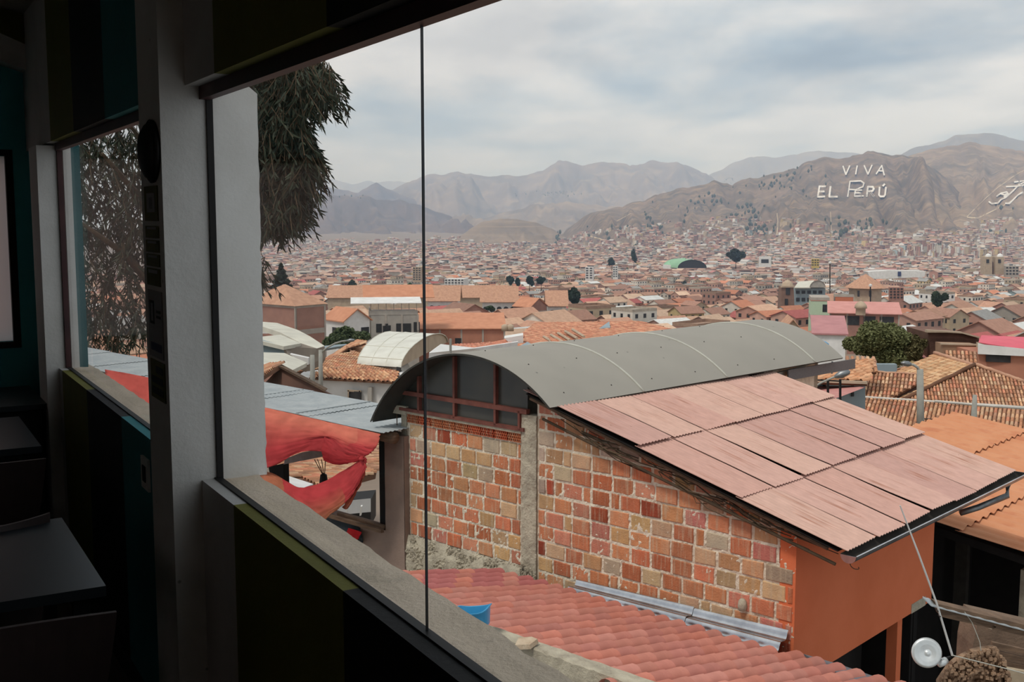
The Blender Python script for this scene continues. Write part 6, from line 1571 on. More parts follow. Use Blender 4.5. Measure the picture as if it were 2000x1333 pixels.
mk('tank', lathe([(0, 0), (.6, 0), (.62, 1.2), (.3, 1.5), (0, 1.5)], 12, None, atY(908, 630, 200)), mat('tank_blue', (40, 80, 150), (36, 72, 140), .5), t, smooth=True)
mk('stand', join(*[bar(atY(908 + q, 630, 200), atY(908 + q, 648, 200), .12, .12, up=(0, 1, 0)) for q in (-5, 5)]), M_band, t)
house('brick_tower_house', 'brick tower house with orange shed roof right of the arcade', 'house', 1003, 1036, 1068, 600, 335, 45, 12, 'gable', 2.4, M_brickp, M_orr, axis='V', bands=[(1.4, .5), (3.6, .4)], cols=2)
house('brick_tower_house', 'brick tower house with a pale rooftop shelter beside the dark tree', 'house', 1098, 1144, 1170, 612, 330, 30, 10, 'flat', 1, M_brickf, M_band, bands=[(1.2, .4), (3.4, .4)], cols=3)
t = thing('rooftop_shelter', 'flat pale shelter on posts on the right-hand brick tower house', 'shelter', atY(1140, 612, 334))
slab('roof', [(1118, 594, 333), (1165, 596, 333), (1170, 601, 333), (1160, 600, 336), (1120, 598, 336)], M_whitew, t, .4)
for x in (1122, 1140, 1158): mk('post', bar(atY(x, 598, 333), atY(x, 612, 333), .25, .25, up=(0, 1, 0)), M_band, t)
# arcaded convent
def arcade(name, label, xa, xb, ye, d, n, h=6, rise=4, dep=14, th=0, xs=None):
    t, fr, wU, wV, z1_, z0_ = house(name, label, 'building', xa - 2, xa, xb, ye, d, th, h, 'gable', rise, M_whitew, M_clay, depth=dep, ov=.8)
    for k in range(n):
        u = wU * (k + .5) / n; r_ = wU / n * .36
        P = [fr(u - r_, -.08, z1_ - 3.4), fr(u + r_, -.08, z1_ - 3.4)] + [fr(u + r_ * math.cos(math.pi * q / 8), -.08, z1_ - 2.4 + r_ * .8 * math.sin(math.pi * q / 8)) for q in range(9)]
        mk('arch', prism(P, (0, .5, 0)), M_winc, t)
    return t
arcade('convent_wing', 'left convent wing with a row of white arches under a long clay roof', 836, 894, 586, 345, 4)
arcade('convent_wing', 'right convent wing with a row of white arches under a long clay roof', 942, 1008, 588, 345, 5)
house('long_clay_house', 'very long clay-roofed hall stretching across the middle of the town', 'building', 632, 640, 990, 581, 372, 1, 6, 'gable', 3.4, M_tan, M_clay, depth=15, ov=.6)
arcade('convent_wing', 'short convent wing with two large arches between the brick towers', 1070, 1106, 596, 350, 2)
t = thing('chimney', 'red-topped white chimney rising over the concrete block', 'chimney', atY(769, 592, 260))
mk('shaft', bar(atY(769, 594, 260), atY(770, 572, 260), 1.2, 1.2, up=(0, 1, 0)), M_whitew, t); mk('red_top', bar(atY(770, 573, 260), atY(770, 562, 260), 1.35, 1.35, up=(0, 1, 0)), M_brickf, t); mk('cap', bar(atY(770, 562, 260), atY(770, 559, 260), .8, .8, up=(0, 1, 0)), M_grey, t)
t = thing('church_tower', 'dark red-brown church belfry with small pinnacles beyond the arcade', 'tower', atY(981, 590, 430))
slab('belfry', [(968, 564, 430), (995, 564, 430), (995, 590, 430), (968, 590, 430)], mat('dark_belfry', (128, 84, 78), (110, 72, 68), .9, .5), t, 5, (0, 1, 0))
for x in (974, 981, 988): slab('arch', [(x - 1.6, 572, 429.8), (x + 1.6, 572, 429.8), (x + 1.6, 580, 429.8), (x - 1.6, 580, 429.8)], M_winc, t, .3)
for x in (971, 981, 992): mk('pinnacle', lathe([(0.9, 0), (.9, 1.2), (.5, 1.6), (0, 2.6)], 8, None, atY(x, 564, 431)), M_tan, t)
for z in (563, 570): slab('cornice', [(967, z, 429.6), (996, z, 429.6), (996, z + 1.5, 429.6), (967, z + 1.5, 429.6)], M_tan, t, .8)
# right middle distance
house('green_brick_house', 'two-storey pale green house with brick parapet left of the rose-roofed hall', 'house', 1583, 1584, 1620, 588, 255, -12, 8, 'flat', 0, mat('pale_green_wall', (186, 204, 176), (174, 192, 164), .9), M_brickf, depth=9, bands=[(-.8, .9), (3.2, .9)], wins=[('U', 2.6, .8, 1.0, 1.7), ('U', .8, 4.4, 3.2, 1.8)])
t, fr, wU, wV, z1_, z0_ = house('rose_roofed_hall', 'long hall with two rose-red roofs and dark glazing above the round tree', 'building', 1621, 1622, 1756, 611, 232, -15, 6, 'shed', 1.6, M_brickp, mat('rose_hall_roof', (210, 150, 140), (198, 138, 128), .8, .6), depth=9, ov=.6,
   wins=[('U', .5, .6, 2.6, 1.9), ('U', 3.4, .6, 2.4, 1.9), ('U', 6.6, .6, 2.4, 1.9), ('U', 9.8, .6, 2.8, 1.9)], cols=5)
t = thing('white_dome', 'pale round cupola sitting between the two rose-red roofs', 'cupola', atY(1681, 612, 229)); mk('drum', lathe([(1.0, -1), (1.0, .3), (1.3, .4), (1.2, 1.0), (.7, 1.6), (0, 1.9)], 12, None, atY(1681, 606, 229)), M_tan, t, smooth=True); mk('finial', lathe([(.1, 0), (.1, .4), (0, .6)], 6, None, atY(1681, 606, 229) + Vector((0, 0, 1.85))), M_tan, t)
house('brick_cube', 'plain brick cube with pale corner columns above the rose-roofed hall', 'house', 1629, 1630, 1668, 580, 290, -14, 6, 'flat', 0, mat('bright_brick', (196, 118, 88), (184, 108, 80), .9), M_band, depth=6, cols=2)
t = thing('round_church', 'octagonal stone church apse under a conical clay roof', 'church', atY(1690, 590, 420))
mk('drum', lathe([(6.2, -8), (6.2, 1.6), (6.6, 1.8), (6.6, 2.2)], 8, None, atY(1690, 573, 420)), M_tan, t); mk('roof', lathe([(8.0, 0), (3.2, 3.2), (0, 5.2)], 8, None, atY(1690, 562, 420)), M_clay, t)
for x in (1675, 1698): slab('window', [(x, 568, 413), (x + 4, 568, 413), (x + 4, 580, 413), (x, 580, 413)], M_winc, t, .4)
t = thing('stone_belfry', 'dark stone belfry with an open arch left of the barrel-roofed hall', 'tower', atY(1538, 600, 400))
slab('tower', [(1527, 560, 400), (1550, 560, 400), (1552, 604, 400), (1525, 604, 400)], mat('belfry_stone', (138, 108, 92), (120, 94, 80), .9, .5), t, 5, (0, 1, 0)); slab('arch', [(1535, 563, 399.8), (1543, 563, 399.8), (1543, 576, 399.8), (1535, 576, 399.8)], M_winc, t, .4)
slab('arch', [(1533, 584, 399.8), (1539, 584, 399.8), (1539, 596, 399.8), (1533, 596, 399.8)], M_winc, t, .4); mk('dome', lathe([(2.2, 0), (1.9, 1.2), (1.0, 2.0), (0, 2.6)], 10, None, atY(1538, 560, 402)), M_tan, t, smooth=True)
slab('cornice', [(1525, 559, 399.5), (1552, 559, 399.5), (1552, 562, 399.5), (1525, 562, 399.5)], M_tan, t, .8)
t = thing('barrel_hall', 'grey-blue hall with a ribbed barrel roof right of the dark belfry', 'building', atY(1585, 600, 410)); KEEPOUT.append((112, 415, 14))
slab('wall', [(1552, 563, 410), (1612, 563, 410), (1612, 604, 410), (1552, 604, 410)], M_bluew, t, 9, (0, 1, 0))
def bh_(u, v): 
    A, B = atY(1552, 562, 408), atY(1612, 562, 408); P = A.lerp(B, .42 + .0 * u)
    th = math.pi * v; c = atY(1597, 562, 408 + 14 * u); return tuple(c + Vector((-2.9 * math.cos(th), 0, 2.6 * math.sin(th))))
mk('barrel', grid(bh_, 4, 14), M_tan, t, smooth=True); mk('barrel_end', prism([bh_(0.02, v / 12) for v in range(13)], (0, .3, 0)), M_grey, t)
slab('side_roof', [(1551, 562, 408), (1583, 562, 408), (1590, 548, 422), (1560, 550, 420)], M_cream, t, .3)
for k in range(5): slab('window', [(1555 + k * 11, 568, 409.8), (1562 + k * 11, 568, 409.8), (1562 + k * 11, 574, 409.8), (1555 + k * 11, 574, 409.8)], M_winc, t, .3)
for k in range(5): slab('window', [(1555 + k * 11, 582, 409.8), (1562 + k * 11, 582, 409.8), (1562 + k * 11, 589, 409.8), (1555 + k * 11, 589, 409.8)], M_winc, t, .3)
# landmarks farther off
t = thing('green_roof_arena', 'long green vaulted arena roof below the hill', 'building', atY(1340, 530, 900)); KEEPOUT.append((140, 905, 22))
def ar(u, v):
    c = atY(1352, 524, 880).lerp(atY(1322, 521, 925), u); th = math.pi * v; return tuple(c + Vector((-11.5 * math.cos(th), 0, 6.6 * math.sin(th))))
mk('green_roof', grid(ar, 4, 14), mat('green_sheet', (146, 186, 150), (132, 172, 138), .7, .1), t, smooth=True); mk('dark_front', prism([ar(0.01, v / 12) for v in range(13)], (0, .5, 0)), M_winc, t)
slab('green_slope', [(1296, 517, 905), (1318, 506, 925), (1340, 504, 930), (1322, 518, 900)], mat('green_sheet_side', (150, 194, 156), (140, 182, 146), .7, .1), t, .5); slab('white_base', [(1296, 517, 904), (1322, 519, 899), (1322, 526, 899), (1296, 525, 904)], M_whitew, t, 4, (0, 1, 0))
def tower(name, label, x0, x1, y0, y1, d, m, rows_=5, cols_=3, side=None):
    t = thing(name, label, 'building', atY((x0 + x1) / 2, y1, d)); c = atY((x0 + x1) / 2, y1, d); KEEPOUT.append((c.x, c.y + 4, (x1 - x0) / FPX * d * .6))
    slab('wall', [(x0, y0, d), (x1, y0, d), (x1, y1 + 4, d), (x0, y1 + 4, d)], m, t, (x1 - x0) / FPX * d * .8, (.25, .97, 0))
    hh, ww = (y1 - y0) / rows_, (x1 - x0) / cols_
    for r in range(rows_):
        for k in range(cols_):
            slab('window', [(x0 + ww * (k + .2), y0 + hh * (r + .3), d - .2), (x0 + ww * (k + .8), y0 + hh * (r + .3), d - .2), (x0 + ww * (k + .8), y0 + hh * (r + .75), d - .2), (x0 + ww * (k + .2), y0 + hh * (r + .75), d - .2)], M_winc, t, .4)
    return t
tower('apartment_block', 'narrow white apartment tower with stacked balconies left of the arena', 1143, 1158, 522, 545, 800, M_whitew, 5, 2)
tower('apartment_block', 'white apartment slab with brick flank beside the cypress trees', 1197, 1206, 520, 542, 820, M_whitew, 5, 2)
tower('white_block', 'blank white block right of the large dark tree', 1482, 1506, 502, 518, 900, M_whitew, 1, 1)
tower('apartment_block', 'pale olive apartment tower left of the glass joint', 806, 822, 522, 548, 760, M_tan, 6, 3)
tower('apartment_block', 'white town block of many small windows just right of the glass joint', 868, 906, 545, 560, 620, M_whitew, 3, 6)
tower('apartment_block', 'brick flats with rows of openings right of the octagonal church', 1737, 1765, 562, 584, 380, M_brickp, 4, 4)
tower('yellow_block', 'ochre flats below the hill in the middle right', 1585, 1600, 506, 520, 950, mat('ochre_wall', (204, 176, 96), (190, 164, 90), .9), 3, 3)
t = thing('white_hall', 'long low white hall with a blue door below the emblem hill', 'building', atY(1755, 545, 640)); KEEPOUT.append((222, 645, 22))
slab('wall', [(1694, 531, 640), (1735, 529, 640), (1735, 545, 640), (1700, 545, 640)], M_whitew, t, 8, (0, 1, 0)); slab('wall', [(1735, 528, 645), (1808, 530, 645), (1806, 541, 645), (1735, 545, 645)], M_whitew, t, 8, (0, 1, 0))
slab('door', [(1754, 531, 644.5), (1760, 531, 644.5), (1760, 540, 644.5), (1754, 540, 644.5)], mat('navy_door', (60, 72, 110), (50, 60, 96), .6), t, .5)
t = thing('twin_tower_church', 'stone church with two towers and white domes at the right edge', 'church', atY(1940, 540, 700)); KEEPOUT.append((300, 705, 18))
for x in (1930, 1953):
    slab('tower', [(x - 9, 502, 700), (x + 8, 502, 700), (x + 8, 536, 700), (x - 9, 536, 700)], M_tan, t, 5, (0, 1, 0))
    mk('dome', lathe([(1.9, 0), (1.8, .9), (1.1, 1.7), (0, 2.2)], 10, None, atY(x, 502, 702)), M_whitew, t, smooth=True)
    slab('opening', [(x - 3, 507, 699.6), (x + 2, 507, 699.6), (x + 2, 514, 699.6), (x - 3, 514, 699.6)], M_winc, t, .5)
slab('nave', [(1939, 512, 703), (1946, 512, 703), (1946, 536, 703), (1939, 536, 703)], M_adobeb, t, 6, (0, 1, 0))
tower('apartment_block', 'half-built white frame block right of the twin-towered church', 1964, 1990, 520, 538, 690, M_band, 3, 4)
for x, y0, y1, d, lb in ((1621, 515, 574, 380, 'tall thin black radio mast with a lamp above the barrel hall'), (1700, 560, 596, 330, 'thin pale mast beside the octagonal church')):
    t = thing('radio_mast', lb, 'mast', atY(x, y1, d)); mk('mast', tube([atY(x, y1, d), atY(x, y0, d)], .18, 6), M_black, t); mk('head', lathe([(0, 0), (.5, .2), (.5, .7), (0, 1.)], 8, None, atY(x, y0 + 1, d)), M_whitew, t)
# left lamp posts
lamp('street_lamp', 'tall street lamp with a long curved arm beside the white tiled house', 627, 684, 790, 48, [(627, 690), (638, 680), (655, 671), (668, 667), (678, 666)], 0.085, 1)
lamp('utility_pole', 'plain concrete pole just left of the curved street lamp', 611, 694, 790, 50, None, 0.10)
# ------------------------------------------------ TREES
M_leafd = mat('dark_leaf', (1, 1, 1, 1), (.7, .72, .7, 1), .8, 3.0, 0, 1, obcol=True)
def leafcloud(pts, size, seed, droop=0.0, asp=2.2):
    rnd = random.Random(seed); V = []; F = []
    for p in pts:
        a = Vector((rnd.gauss(0, 1), rnd.gauss(0, 1), rnd.gauss(0, .6) - droop)).normalized(); b = a.cross(Vector((rnd.gauss(0, 1), rnd.gauss(0, 1), rnd.gauss(0, 1)))).normalized()
        s = size * rnd.uniform(.6, 1.3); k = len(V); p = Vector(p)
        V += [tuple(p - a * s * asp / 2), tuple(p + b * s / 2), tuple(p + a * s * asp / 2), tuple(p - b * s / 2)]; F.append((k, k + 1, k + 2, k + 3))
    return V, F
def tree(name, label, x, ytop, ybase, d, halfw, col, n=2600, leaf=.3, lobes=9, seed=1, trunk=.25, squash=1.0, conif=False):
    b = atY(x, ybase, d); t_ = atY(x, ytop, d); H = t_.z - b.z; W2 = halfw / FPX * d
    b = Vector((b.x, b.y, b.z)); r = thing(name, label, 'tree', (b.x, b.y, b.z - 3))
    rnd = random.Random(seed); pts = []
    if conif:
        for k in range(n):
            f = rnd.random() ** .7; z = b.z + H * (1 - f); rr = W2 * f * (0.75 + .25 * math.sin(z * 6)) * math.sqrt(rnd.random()); th = rnd.uniform(0, 6.283)
            pts.append((b.x + rr * math.cos(th), b.y + rr * math.sin(th), z - rr * .2))
    else:
        L = [(Vector((b.x + rnd.uniform(-.66, .66) * W2, b.y + rnd.uniform(-.6, .6) * W2, b.z + H * (.30 + .42 * rnd.random()))), rnd.uniform(.24, .44)) for k in range(lobes)]
        L.append((Vector((b.x, b.y, b.z + H * .50)), .56)); L.append((Vector((b.x - W2 * .12, b.y, b.z + H * .74)), .40))
        for k in range(n):
            c, q = rnd.choice(L); v = Vector((rnd.gauss(0, 1), rnd.gauss(0, 1), rnd.gauss(0, 1))).normalized() * (rnd.random() ** .3)
            pts.append((c.x + v.x * W2 * q, c.y + v.y * W2 * q, min(c.z + v.z * H * q * .55 * squash, t_.z)))
    o = mk('crown', leafcloud(pts, leaf, seed, .2 if conif else 0, 1.7), M_leafd, r, color=lin(col)); 
    br = [tube([(b.x, b.y, b.z - 3), (b.x + .1, b.y, b.z + H * .3), (b.x, b.y, b.z + H * .7)], [trunk, trunk * .8, trunk * .3], 7)]
    for k in range(5 if not conif else 0):
        q = rnd.uniform(.2, .45); a = rnd.uniform(0, 6.28); br.append(tube([(b.x, b.y, b.z + H * q), (b.x + W2 * .5 * math.cos(a), b.y + W2 * .5 * math.sin(a), b.z + H * (q + .3))], [trunk * .5, trunk * .15], 5))
    mk('trunk', join(*br), M_twig, r); KEEPOUT.append((b.x, b.y, W2 * .8)); return r
tree('round_tree', 'large round dark green tree behind the clay roofs on the right', 1715, 622, 722, 92, 78, (112, 114, 74), 30000, .155, 18, 3, .35)
tree('small_tree', 'smaller sparse tree leaning out of the right side of the round tree', 1788, 652, 716, 90, 26, (108, 100, 66), 2200, .2, 5, 5, .15)
tree('garden_shrub', 'sprawling green shrub between the brick block and the concrete block', 680, 636, 690, 140, 52, (88, 98, 66), 9000, .3, 10, 7, .2)
tree('conifer', 'dark spreading conifer beyond the brick block on the left', 550, 516, 572, 250, 30, (58, 72, 60), 4200, .55, 8, 8, .3, conif=True)
tree('dark_tree', 'compact dark tree behind the brick towers', 1123, 560, 600, 380, 19, (52, 66, 50), 3600, .5, 6, 9, .3)
tree('dark_tree', 'compact dark green tree in the town right of the rose-roofed hall', 1829, 567, 604, 320, 18, (62, 76, 54), 3200, .5, 6, 10, .3)
tree('dark_tree', 'big dark tree on the skyline right of the green arena', 1437, 484, 518, 900, 22, (56, 66, 54), 3600, 1.0, 6, 11, .6)
tree('small_tree', 'light green bush beside the olive apartment tower', 802, 552, 572, 560, 11, (104, 128, 84), 1600, .7, 5, 12, .3)
tree('small_tree', 'dark bush left of the chimney in the far town', 690, 546, 568, 560, 12, (72, 84, 66), 1400, .7, 5, 13, .3)
tree('small_tree', 'green bush on the roofs near the arcade', 960, 597, 610, 300, 12, (70, 86, 56), 1400, .35, 5, 14, .2)
for k, (x, y0, y1, w, lb) in enumerate(((996, 538, 562, 8, 'first from the left of the dark trees beyond the belfry'), (1012, 542, 562, 7, 'second of the dark trees beyond the belfry'), (1034, 538, 560, 8, 'third of the dark trees beyond the belfry'), (1057, 540, 558, 10, 'last and roundest of the dark trees beyond the belfry'), (1195, 502, 522, 9, 'dark tree behind the white apartment slab'), (1238, 484, 518, 7, 'tall slim tree on the rise left of the arena'))):
    tree('dark_tree', lb, x, y0, y1, 620 if k < 4 else 980, w, (58, 74, 60), 1200, .8, 4, 20 + k, .4)
# eucalyptus by the window: drooping sprays of sickle leaves
eu = thing('eucalyptus_tree', 'dark eucalyptus with drooping sickle leaves beside the outer pillar', 'tree', atY(330, 900, 34)); eu.location.z = -9; eu['_w'] = tuple(eu.location)
M_euc = mat('eucalyptus_leaf', (54, 60, 40), (34, 38, 27), .75, 5.0, 0, 1, spec=.4)
rnd = random.Random(5)
outl_y = [110, 125, 150, 180, 200, 215, 232, 260, 300, 340, 365, 385, 405, 425, 440]
outl_x = [585, 640, 655, 645, 612, 575, 585, 606, 616, 610, 585, 592, 590, 560, 530]
V = []; F = []; twg = []
def sickle(p, dr, L_, w, bend):
    k = len(V); p = Vector(p); dr = Vector(dr).normalized(); sd_ = dr.cross(Vector((rnd.gauss(0, 1), rnd.gauss(0, 1), .2))).normalized()
    for i, (f, ww) in enumerate(((0, .15), (.3, 1), (.65, .8), (1, .05))):
        c = p + dr * L_ * f + sd_ * bend * L_ * f * f; V.append(tuple(c - sd_ * w * ww)); V.append(tuple(c + sd_ * w * ww))
    for i in range(3): F.append((k + 2 * i, k + 2 * i + 1, k + 2 * i + 3, k + 2 * i + 2))
def spray(p, n, L_):
    p = Vector(p); dr = Vector((rnd.uniform(-.7, .8), rnd.uniform(-.6, .6), -1)).normalized(); ln = rnd.uniform(.25, .5) * 2.3; q = p + dr * ln
    twg.append(tube([p, (p + q) / 2 + Vector((rnd.uniform(-.06, .06), 0, 0)), q], .013, 3, False))
    for k in range(n):
        f = rnd.random(); a = p + dr * ln * f
        sickle(a, dr + Vector((rnd.uniform(-.7, .7), rnd.uniform(-.6, .6), rnd.uniform(-.2, .3))), rnd.uniform(.08, .15) * L_ * 2.2, .026, rnd.uniform(-.3, .3))
YE_ = 30.0; KE_ = 2.35
for k in range(2300):
    y = rnd.uniform(100, 428); xm = float(np.interp(y, outl_y, outl_x))
    x = xm - abs(rnd.gauss(0, 1)) * 62 - 4 if rnd.random() < .8 else rnd.uniform(430, xm - 8)
    if y < 200 and x > 590 and rnd.random() < .35: continue
    spray(atY(x, y - 14, YE_ + rnd.uniform(-2, 3)), 9, 1.0)
for k in range(26): spray(atY(rnd.uniform(480, 522), rnd.uniform(480, 528), YE_ + 1), 7, 1.0)
for k in range(900):      # the part seen through the second window
    spray(atY(rnd.uniform(60, 292), 240 + 400 * rnd.random() ** 1.1, YE_ + 2 + rnd.uniform(-1, 3)), 9, 1.1)
for k in range(60): spray(atY(rnd.uniform(150, 292), rnd.uniform(640, 720), YE_ + 1), 6, 1.0)
o = mk('leaves', (V, F), M_euc, eu); o['kind'] = 'stuff'
o = mk('twigs', join(*twg), M_twig, eu); o['kind'] = 'stuff'
bb = [atY(330, 700, 34), atY(335, 550, 34), atY(345, 300, 34), atY(360, 60, 34)]
mk('trunk', tube([tuple(Vector((bb[0].x, bb[0].y, -9)))] + [tuple(p) for p in bb], [.6, .55, .45, .36, .2], 10), M_twig, eu, smooth=True)
for (x0_, y0_, x1_, y1_) in ((340, 450, 470, 330), (345, 330, 540, 180), (340, 380, 560, 300), (335, 520, 500, 430), (350, 250, 600, 130), (335, 500, 200, 300), (335, 600, 150, 430), (340, 400, 250, 240)):
    mk('branch', tube([atY(x0_, y0_, 34), atY((x0_ + x1_) / 2, (y0_ + y1_) / 2 - 20, 32), atY(x1_, y1_, 30.5)], [.18, .10, .04], 6), M_twig, eu, smooth=True)

# what shows through the open front under the tarpaulin
lo_ = thing('low_clay_roof_house', 'old clay roof glimpsed through the gap under the red tarpaulin', 'house', atY(640, 960, 24)); lo_.location.z = -8; lo_['_w'] = tuple(lo_.location)
Q = [atY(*p) for p in ((545, 922, 21), (632, 952, 20), (735, 925, 22), (735, 870, 28), (545, 876, 28))]; nq = (Q[1] - Q[0]).cross(Q[3] - Q[0]); Q = [Q[0]] + [onpl(*pix(p), Q[0], nq) for p in Q[1:]]
tileroof(lo_, Q, 0.14, 0.22, fat=.4)
slab('white_sheet', [(545, 924, 20.5), (612, 946, 20), (580, 958, 18.5), (545, 944, 18.5)], M_whitew, lo_, .1)
cr = thing('parked_car', 'roof of a pale car glimpsed beside the dark post under the tarpaulin', 'car', atY(690, 1010, 19))
slab('body', [(652, 986, 19), (724, 978, 20), (724, 1030, 20), (652, 1030, 19)], M_black, cr, .8, (0, 1, 0))
for k, (a, b) in enumerate(((976, 978), (981, 984), (988, 992))): slab('roof_bar', [(664 - k * 4, a + 4, 18.9 - k * .1), (724, a - 2, 19.8), (724, b - 2, 19.8), (664 - k * 4, b + 4, 18.9 - k * .1)], M_whitew, cr, .1, (0, 0, -1))
for x in (676, 704): slab('pillar', [(x, 990, 18.7), (x + 3, 990, 18.7), (x + 1, 1008, 18.7), (x - 2, 1008, 18.7)], M_whitew, cr, .1, (0, 1, 0))
# ================================================================== TOWN HOUSES SET OUT IN BLOCKS
cells = []
th0 = R(38)
ca, sa2 = math.cos(th0), math.sin(th0)
for i in range(-90, 110):
    for j in range(-10, 110):
        u = i * 13.5 + (3 if (i // 5) % 2 else 0); v = j * 11.0
        if j % 7 == 0 or i % 9 == 0: continue       # streets
        x = u * ca - v * sa2; y = u * sa2 + v * ca
        if y < 125 or y > 1050: continue
        if abs(x / y) > 0.54: continue
        x += random.uniform(-2, 2); y += random.uniform(-2, 2)
        g_ = G(y); px = pix((x, y, g_ + 6)); pxb = pix((x, y, g_))
        if px[0] < 120 or (300 < px[0] < 480) or px[0] > 2050: continue
        if blocked(x, y, 6): continue
        if (480 < px[0] < 1030 and y < 205) or (1030 <= px[0] < 1520 and y < 150) or (1570 < px[0] < 1765 and y < 240): continue
        cells.append([y, x, y, px, pxb])
cells.sort(key=lambda c: c[0])
def hidden(px):
    x, y = px
    # behind the vaulted roof, the pink sheets and the near roofs on the right
    lim = np.interp(x, [100, 300, 480, 560, 730, 882, 1000, 1470, 1630, 1700, 1830, 1905, 2050], [700, 700, 640, 640, 640, 690, 682, 625, 690, 655, 675, 670, 670])
    return y > lim
cnt = 0
FV, FF, FC = [], [], []
def emit(VF, M4, col):
    k = len(FV)
    FV.extend([tuple(M4 @ Vector(v)) for v in VF[0]]); FF.extend([tuple(q + k for q in f) for f in VF[1]]); FC.extend([col] * len(VF[1]))
WN_ = {'brick': 'bare brick', 'white': 'white', 'adobe': 'tan adobe', 'grey': 'grey rendered', 'ochre': 'ochre', 'blue': 'pale blue'}
RN_ = {'clay': 'dull orange clay roof', 'tan': 'tan clay roof', 'brown': 'brown clay roof', 'pale': 'pale clay roof', 'bright': 'bright orange clay roof', 'grey': 'grey metal roof', 'red': 'red metal roof'}
used_ = {}
for c in cells:
    _, x, y, px, pxb = c
    if hidden(px): continue
    far = y > 560
    pr_ = random.choice(PROTO) if random.random() < (0.75 if far else 0.3) else PROTO[random.choice([0, 1, 2, 4, 5, 6, 7])]
    sc = random.uniform(0.85, 1.12) * (1.0 if y < 330 else 0.88 if y < 520 else 0.78)
    yaw = th0 + random.gauss(0, 0.10) + (math.pi / 2 if random.random() < 0.35 and pr_['w'] < 10.4 else 0)
    z = G(y) + random.uniform(-1, 1.6) - (0 if y > 250 else 1.5)
    if random.random() < 0.05: continue
    wc, wn = pick(WALLC); rc, rn = pick(ROOFC)
    if pr_['fl']: rc, rn = pick([((188, 176, 160), 2, 'grey'), ((170, 140, 120), 2, 'grey')])
    M4 = Matrix.Translation((x, y, z)) @ Matrix.Rotation(yaw, 4, 'Z') @ Matrix.Scale(sc, 4)
    if cnt < 300:
        cnt += 1
        zone = [z_ for l_, z_ in ((640, 'near the conifer'), (836, 'around the chimney'), (1000, 'by the convent arcades'), (1180, 'by the brick towers'), (1400, 'below the green arena'), (1600, 'left of the barrel hall'), (1760, 'around the octagonal church'), (9999, 'right of the octagonal church')) if px[0] < l_][0] if px[0] > 300 else 'seen through the far window'
        band = 'nearest rows' if y < 260 else ('middle rows' if y < 360 else 'farther rows')
        rtxt = 'flat terrace roof' if pr_['fl'] else RN_[rn]
        lab = f"{['one', 'two', 'three', 'four'][pr_['nst'] - 1]}-storey {WN_[wn]} house, {rtxt}, {band} {zone}"
        r_ = thing('town_house', lab, 'house', (x, y, z), lab)
        r_.rotation_euler = (0, 0, yaw); r_.scale = (sc, sc, sc)
        o = bpy.data.objects.new('wall', pr_['mw']); COL.objects.link(o); o.parent = r_; o.color = wc
        o = bpy.data.objects.new('roof', pr_['mr']); COL.objects.link(o); o.parent = r_; o.color = rc
        if y < 240:
            for wm in pr_['mwin']:
                o = bpy.data.objects.new('window', wm); COL.objects.link(o); o.parent = r_
        else:
            o = bpy.data.objects.new('windows', pr_['mwa']); COL.objects.link(o); o.parent = r_; o['kind'] = 'stuff'
    else:
        emit(pr_['wall'], M4, wc); emit(pr_['roof'], M4, rc)
        for w_ in pr_['wins'][::1]: emit(w_, M4, lin((62, 58, 58)))
print('individual houses', cnt, 'cells', len(cells), 'stuff faces', len(FF))
def flush(name, label, cat_):
    me = bpy.data.meshes.new(name); me.from_pydata(FV, [], FF); me.materials.append(M_townv)
    at = me.color_attributes.new('Col', 'FLOAT_COLOR', 'CORNER')
    lt_ = np.array([len(f) for f in FF]); arr = np.repeat(np.array(FC, dtype=np.float32), lt_, axis=0)
    at.data.foreach_set('color', arr.ravel()); me.update()
    o = bpy.data.objects.new(name, me); COL.objects.link(o); tag(o, label, cat_, None, 'stuff'); FV.clear(); FF.clear(); FC.clear()
flush('distant_houses', 'dense far rows of clay-roofed and brick houses across the valley floor', 'houses')
